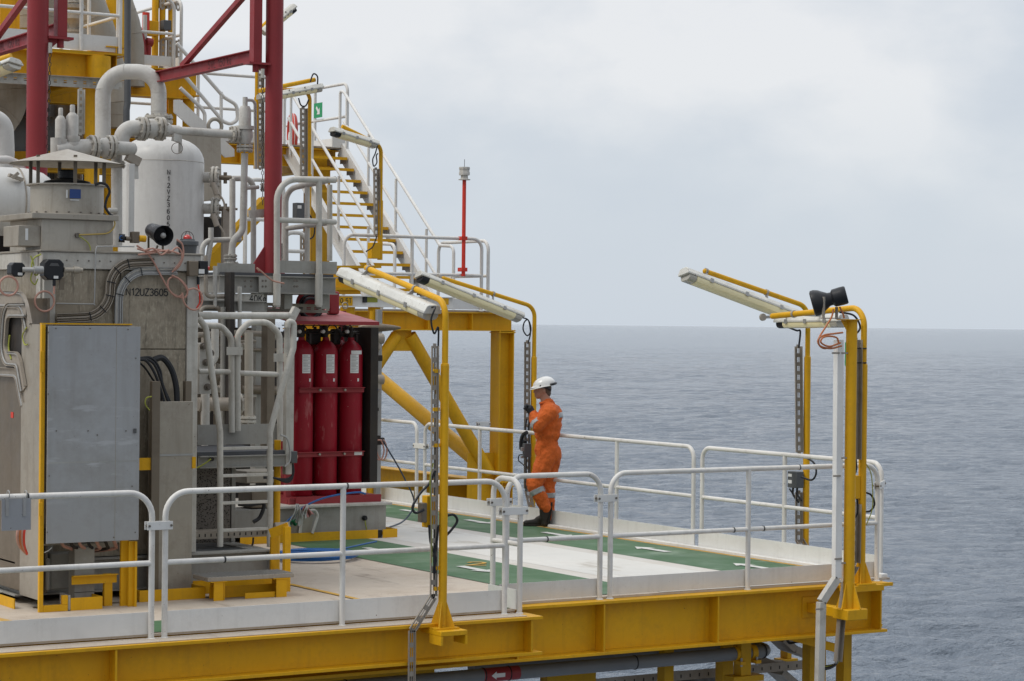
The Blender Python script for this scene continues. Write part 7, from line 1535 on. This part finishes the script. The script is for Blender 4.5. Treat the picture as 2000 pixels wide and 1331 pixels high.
body = organic('body', [  # skin: head, neck, wrists, forearms, legs hidden under cloth -> one surface
    ('e', (.012, 0, 1.655), .088, (.98, .84, 1.22)), ('c', (.05, 0, 1.46), (.03, 0, 1.60), .062, .058), ('c', (-.035, 0, 1.59), (-.045, 0, 1.565), .048, .036),
    ('e', (-.052, 0, 1.555), .030, (1, .9, .9)), ('c', (-.074, 0, 1.645), (-.094, 0, 1.612), .012, .015), ('e', (-.078, 0, 1.583), .014, (1, 1.6, .5)), ('e', (-.078, 0, 1.568), .015, (.9, 1.5, .5)),
    ('e', (.022, -.078, 1.63), .024, (.8, .35, 1.3)), ('e', (.022, .078, 1.63), .024, (.8, .35, 1.3)), ('e', (-.068, -.032, 1.655), .018, (.6, 1.2, .5)), ('e', (-.068, .032, 1.655), .018, (.6, 1.2, .5)),
    ('c', (.06, 0, 1.45), (.09, 0, 1.30), .075, .11), ('c', (.09, 0, 1.3), (.07, 0, 1.0), .11, .10),
    ('c', (.085, -.17, 1.36), (-.055, -.21, 1.205), .04, .036), ('c', (-.055, -.21, 1.205), (-.115, -.10, 1.375), .036, .026),
    ('c', (.085, .17, 1.36), (-.04, .20, 1.20), .04, .036), ('c', (-.04, .20, 1.20), (-.12, .05, 1.345), .036, .026),
    ('c', (.06, -.09, .95), (-.03, -.11, .5), .07, .05), ('c', (-.03, -.11, .5), (.09, -.05, .2), .05, .035), ('c', (.08, .09, .95), (.06, .08, .5), .07, .05), ('c', (.06, .08, .5), (.075, .05, .16), .05, .035)], M['skin'], man, .008, 2)
cov_parts = [
    ('c', (.055, 0, 1.475), (.065, 0, 1.45), .073, .085), ('c', (.085, -.10, 1.405), (.085, .10, 1.405), .085, .085),
    ('c', (.095, -.07, 1.33), (.10, .07, 1.33), .135, .135), ('c', (.095, -.06, 1.22), (.095, .06, 1.22), .132, .132), ('c', (.085, -.06, 1.12), (.085, .06, 1.12), .125, .125),
    ('c', (.065, -.05, 1.0), (.065, .05, 1.0), .118, .118), ('c', (.045, -.06, 1.12), (.045, .06, 1.12), .118, .118), ('c', (.055, -.07, 1.25), (.055, .07, 1.25), .125, .125), ('c', (.045, -.06, .92), (.045, .06, .92), .118, .118), ('c', (.085, -.07, .90), (.085, .07, .90), .125, .125), ('e', (.135, -.07, .88), .10, (1, 1, 1.1)), ('e', (.135, .07, .88), .10, (1, 1, 1.1)), ('c', (.0, -.05, 1.02), (.01, .05, .95), .06, .06),
    ('c', (.09, -.19, 1.38), (-.05, -.225, 1.22), .092, .074), ('c', (-.05, -.225, 1.22), (-.10, -.12, 1.335), .074, .055),
    ('c', (.09, .19, 1.385), (-.035, .215, 1.205), .078, .062), ('c', (-.035, .215, 1.205), (-.105, .075, 1.305), .064, .05),
    ('c', (.07, -.09, .86), (-.075, -.10, .52), .112, .088), ('e', (-.095, -.10, .53), .080, (1, 1, 1.2)), ('c', (-.085, -.10, .50), (.055, -.06, .235), .088, .068),
    ('c', (.11, .09, .86), (.075, .085, .50), .118, .092), ('c', (.075, .085, .50), (.085, .06, .12), .09, .072)]
cov_parts = [(q[0], q[1], q[2] * 1.07, q[3]) if q[0] == 'e' else (q[0], q[1], q[2], q[3] * 1.09, q[4] * 1.09) for q in cov_parts]
cov = organic('coverall', cov_parts, M['orange'], man, .010, 3, fold=.032)
collar = MB().torus(L2W((.05, 0, 1.495)), Z + MX * -.25, .072, .016, 8, 20).build('collar', M['orange'], man)
# reflective bands hug the cloth: slices of the coverall surface pushed out
def band(name, centre, axis, half, rad_, sel=None, push=.004):
    me = cov.data; c = MX * centre[0] + MY * centre[1] + Z * centre[2]; ax = (MX * axis[0] + MY * axis[1] + Z * axis[2]).normalized(); vs = []; fs = []; idx = {}
    for p in me.polygons:
        q = p.center - c; 
        if abs(q.dot(ax)) < half and (q - ax * q.dot(ax)).length < rad_:
            f = []
            for vi in p.vertices:
                if vi not in idx: idx[vi] = len(vs); vs.append(me.vertices[vi].co + me.vertices[vi].normal * push)
                f.append(idx[vi])
            fs.append(f)
    m2 = bpy.data.meshes.new(name); m2.from_pydata([tuple(v) for v in vs], [], fs); m2.materials.append(M['reflect'])
    for p in m2.polygons: p.use_smooth = True
    o = bpy.data.objects.new(name, m2); COL.objects.link(o); o.parent = man; s = o.modifiers.new('s', 'SOLIDIFY'); s.thickness = .002; return o
band('reflective_band', (.13, 0, 1.275), (.12, 0, 1), .028, .30) if False else band('reflective_band', (.17, 0, 1.335), (-.12, 0, 1), .030, .165)
band('reflective_band', (-.06, -.225, 1.23), (-.35, .8, .55), .034, .09)
band('reflective_band', (-.04, -.09, .43), (-.5, .15, 1), .030, .12); band('reflective_band', (.083, .08, .375), (0, 0, 1), .030, .12)
pk_ = MB().obox(L2W((.03, -.178, .93)), MX * .05, MY * .003, Z * .06).build('pocket', M['orange'], man)
# helmet
def to_w(mb): mb.v = [L2W(v) for v in mb.v]; return mb
mb = MB(); n = 28; hcx, hcz = .022, 1.70; til = .16
def hp(x_, y_, z_): return (hcx + x_ * math.cos(til) + z_ * math.sin(til) * 0 + 0, y_, hcz + z_ + x_ * math.sin(til))
rings = []
for i in range(9):
    t_ = i / 8 * math.pi / 2; rings.append([V(hp(math.cos(2 * math.pi * k / n) * .134 * math.cos(t_), math.sin(2 * math.pi * k / n) * .108 * math.cos(t_), .098 * math.sin(t_))) for k in range(n)])
lo_ = [V(hp(math.cos(2 * math.pi * k / n) * .138 - (0.035 * max(0, -math.cos(2 * math.pi * k / n)) ** 2), math.sin(2 * math.pi * k / n) * .112, -.018)) for k in range(n)]
mb.loft([lo_] + rings); shell = to_w(mb).build('helmet', M['helmet'], man)
mb = MB(); bo = []; bi = []
for k in range(n):
    w = 2 * math.pi * k / n; c_ = math.cos(w); ex = .018 + .024 * max(0, -c_) ** 1.5; bo.append(V(hp((.134 + ex) * c_, (.110 + .012) * math.sin(w), -.018 - .016 * max(0, -c_)))); bi.append(V(hp(.128 * c_, .104 * math.sin(w), -.012)))
mb.loft([bi, bo, [q - Z * .006 for q in bo], [q - Z * .006 for q in bi]], closed=True); to_w(mb).build('brim', M['helmet'], shell)
mb = MB(); mb.loft([[V(hp(x_, y_, z_)) for y_, z_ in ((-.018, 0), (.018, 0), (.014, .010), (-.014, .010))] for x_, z0 in ((-.08, .078), (-.02, .097), (.04, .095), (.09, .075)) for z_off in (z0,) for _ in (0,)]) if False else None
mb = MB().tube([V(hp(.05 + .095 * math.cos(w), .118 * math.sin(w), -.012 + .01 * math.cos(w))) for w in [(-1.25 + 2.5 * i / 14) for i in range(15)]], .015, n=8); to_w(mb).build('helmet_strap', M['black'], shell)
mb = MB().tube([V((.03, -.09, 1.69)), V((-.03, -.086, 1.685)), V((-.075, -.065, 1.68))], .006, n=6).tube([V((-.03, -.093, 1.69)), V((.06, -.09, 1.665)), V((.10, -.05, 1.64))], .014, n=8); to_w(mb).build('headband', M['black'], shell)
mb = MB().obox(V((-.086, -.034, 1.655)), V((.006, .0, 0)), V((0, .026, 0)), V((0, 0, .014))).obox(V((-.086, .034, 1.655)), V((.006, .0, 0)), V((0, .026, 0)), V((0, 0, .014))).cyl((-.08, -.06, 1.662), (.02, -.082, 1.655), .003, n=6); to_w(mb).build('glasses', M['lens'], man)
organic('hair', [('e', (.045, 0, 1.655), .082, (.85, .94, 1.0)), ('e', (.07, 0, 1.60), .055, (.7, 1, .9))], M['hair'], man, .008, 2)
# gloves with five fingers closed around the tray of the pole
for sy, (wx, wy, wz) in ((-1, (-.112, -.10, 1.375)), (1, (-.12, .05, 1.345))):
    hd3 = V((-.50, .25 * -sy, .80)).normalized(); pw = V((wx, wy, wz)); pc = pw + hd3 * .055; sd3 = V((0, 1, 0)) * sy; fw = V((-1, 0, .1)).normalized()
    parts = [('c', tuple(pw - hd3 * .02), tuple(pw + hd3 * .01), .034, .034), ('c', tuple(pw), tuple(pc), .033, .038), ('c', tuple(pc - V((0, .022, 0))), tuple(pc + V((0, .022, 0))), .026, .026)]
    for k, (ln, oy) in enumerate(((.070, -.033), (.080, -.011), (.076, .011), (.060, .033))):
        k0 = pc + V((0, oy, 0)) + hd3 * .028; k1 = k0 + (hd3 * .6 + fw * .6).normalized() * ln * .45; k2 = k1 + (fw * .7 - hd3 * .5).normalized() * ln * .38; k3 = k2 + (-hd3 * .9 - fw * .3).normalized() * ln * .32
        parts += [('c', tuple(k0), tuple(k1), .0115, .0105), ('c', tuple(k1), tuple(k2), .0105, .0095), ('c', tuple(k2), tuple(k3), .0095, .0085)]
    th0 = pw + hd3 * .02 - sd3 * .028; th1 = th0 + (fw * .7 + hd3 * .5 - sd3 * .3).normalized() * .045; th2 = th1 + (hd3 * .7 + fw * .4 + sd3 * .2).normalized() * .035
    parts += [('c', tuple(th0), tuple(th1), .014, .012), ('c', tuple(th1), tuple(th2), .012, .010)]
    organic('glove', parts, M['glove'], man, .0045, 1)
# boots: one flat, toe left; the other standing on its toe with the sole towards the right
b1o = organic('boot', [('c', (.075, .05, .17), (.075, .05, .06), .058, .05), ('e', (.07, .05, .045), .052, (1.1, .9, .9)), ('c', (.03, .05, .055), (-.14, .02, .04), .046, .038), ('e', (-.165, .015, .04), .042, (1.1, 1.05, .85)), ('c', (.05, .05, .11), (-.03, .04, .075), .05, .045)], M['boot'], man, .008, 2)
mb = MB().plate([V((x_, y_, .002)) for x_, y_ in ((.12, .01), (.12, .09), (.0, .09), (-.13, .065), (-.20, .04), (-.21, .01), (-.19, -.025), (-.10, -.03), (.0, .005))], V((0, 0, .026))); to_w(mb).build('sole', M['rubber'], b1o, bevel=.005)
b2o = organic('boot', [('c', (.055, -.06, .235), (.075, -.06, .20), .058, .055), ('e', (.085, -.06, .21), .052, (1, 1, 1.1)), ('c', (.07, -.06, .20), (.045, -.06, .06), .05, .044), ('e', (.045, -.06, .045), .042, (1, 1.1, 1.0)), ('c', (.03, -.06, .20), (.035, -.06, .10), .05, .046)], M['boot'], man, .008, 2)
mb = MB().plate([V((x_, y_, z_)) for x_, y_, z_ in ((.118, -.095, .295), (.118, -.025, .295), (.112, -.015, .20), (.098, -.02, .14), (.085, -.012, .06), (.065, -.03, .008), (.065, -.09, .008), (.085, -.108, .06), (.098, -.095, .14), (.112, -.105, .20))], V((.022, 0, .004))); to_w(mb).build('sole', M['rubber'], b2o, bevel=.005)
mb = MB()
for k in range(6): mb.obox(V((.112 - .045 * k / 6 + .022, -.06, .265 - .042 * k)), V((.005, 0, 0)), V((0, .034, 0)), V((0, 0, .012)))
to_w(mb).build('sole_tread', M['boot'], b2o)
# portable instrument hanging on the rail in front of the worker
ph = thing('portable_instrument', 'black handset and grey instrument box hanging on the rail beside the worker', 'instrument', A(1024, 905, u=.08))
MB().tube(spline([A(x_, y_, u=.06) for x_, y_ in ((1029, 845), (1022, 850), (1018, 862), (1018, 876), (1022, 876), (1026, 860))]), .024, n=10).build('handset', M['black'], ph)
MB().box(*box3(A(1029, 880, u=.06), .10, .05, .17)).build('case', M['dgrey'], ph, bevel=.008); MB().box(*box3(A(1021, 878, u=.0), .05, .02, .05)).box(*box3(A(1020, 893, u=.0), .04, .02, .03)).build('panel', M['galv'], ph, bevel=.003)
cable(ph, [A(x_, y_, u=.04) for x_, y_ in ((1022, 888), (1014, 890), (1013, 900), (1022, 908), (1027, 918), (1029, 928))], .007)
for off in (-3, 3): cable(lb, [A(x_ + off, y_, u=.30) for x_, y_ in ((1032, 818), (1029, 840), (1031, 870), (1030, 960))], .008)
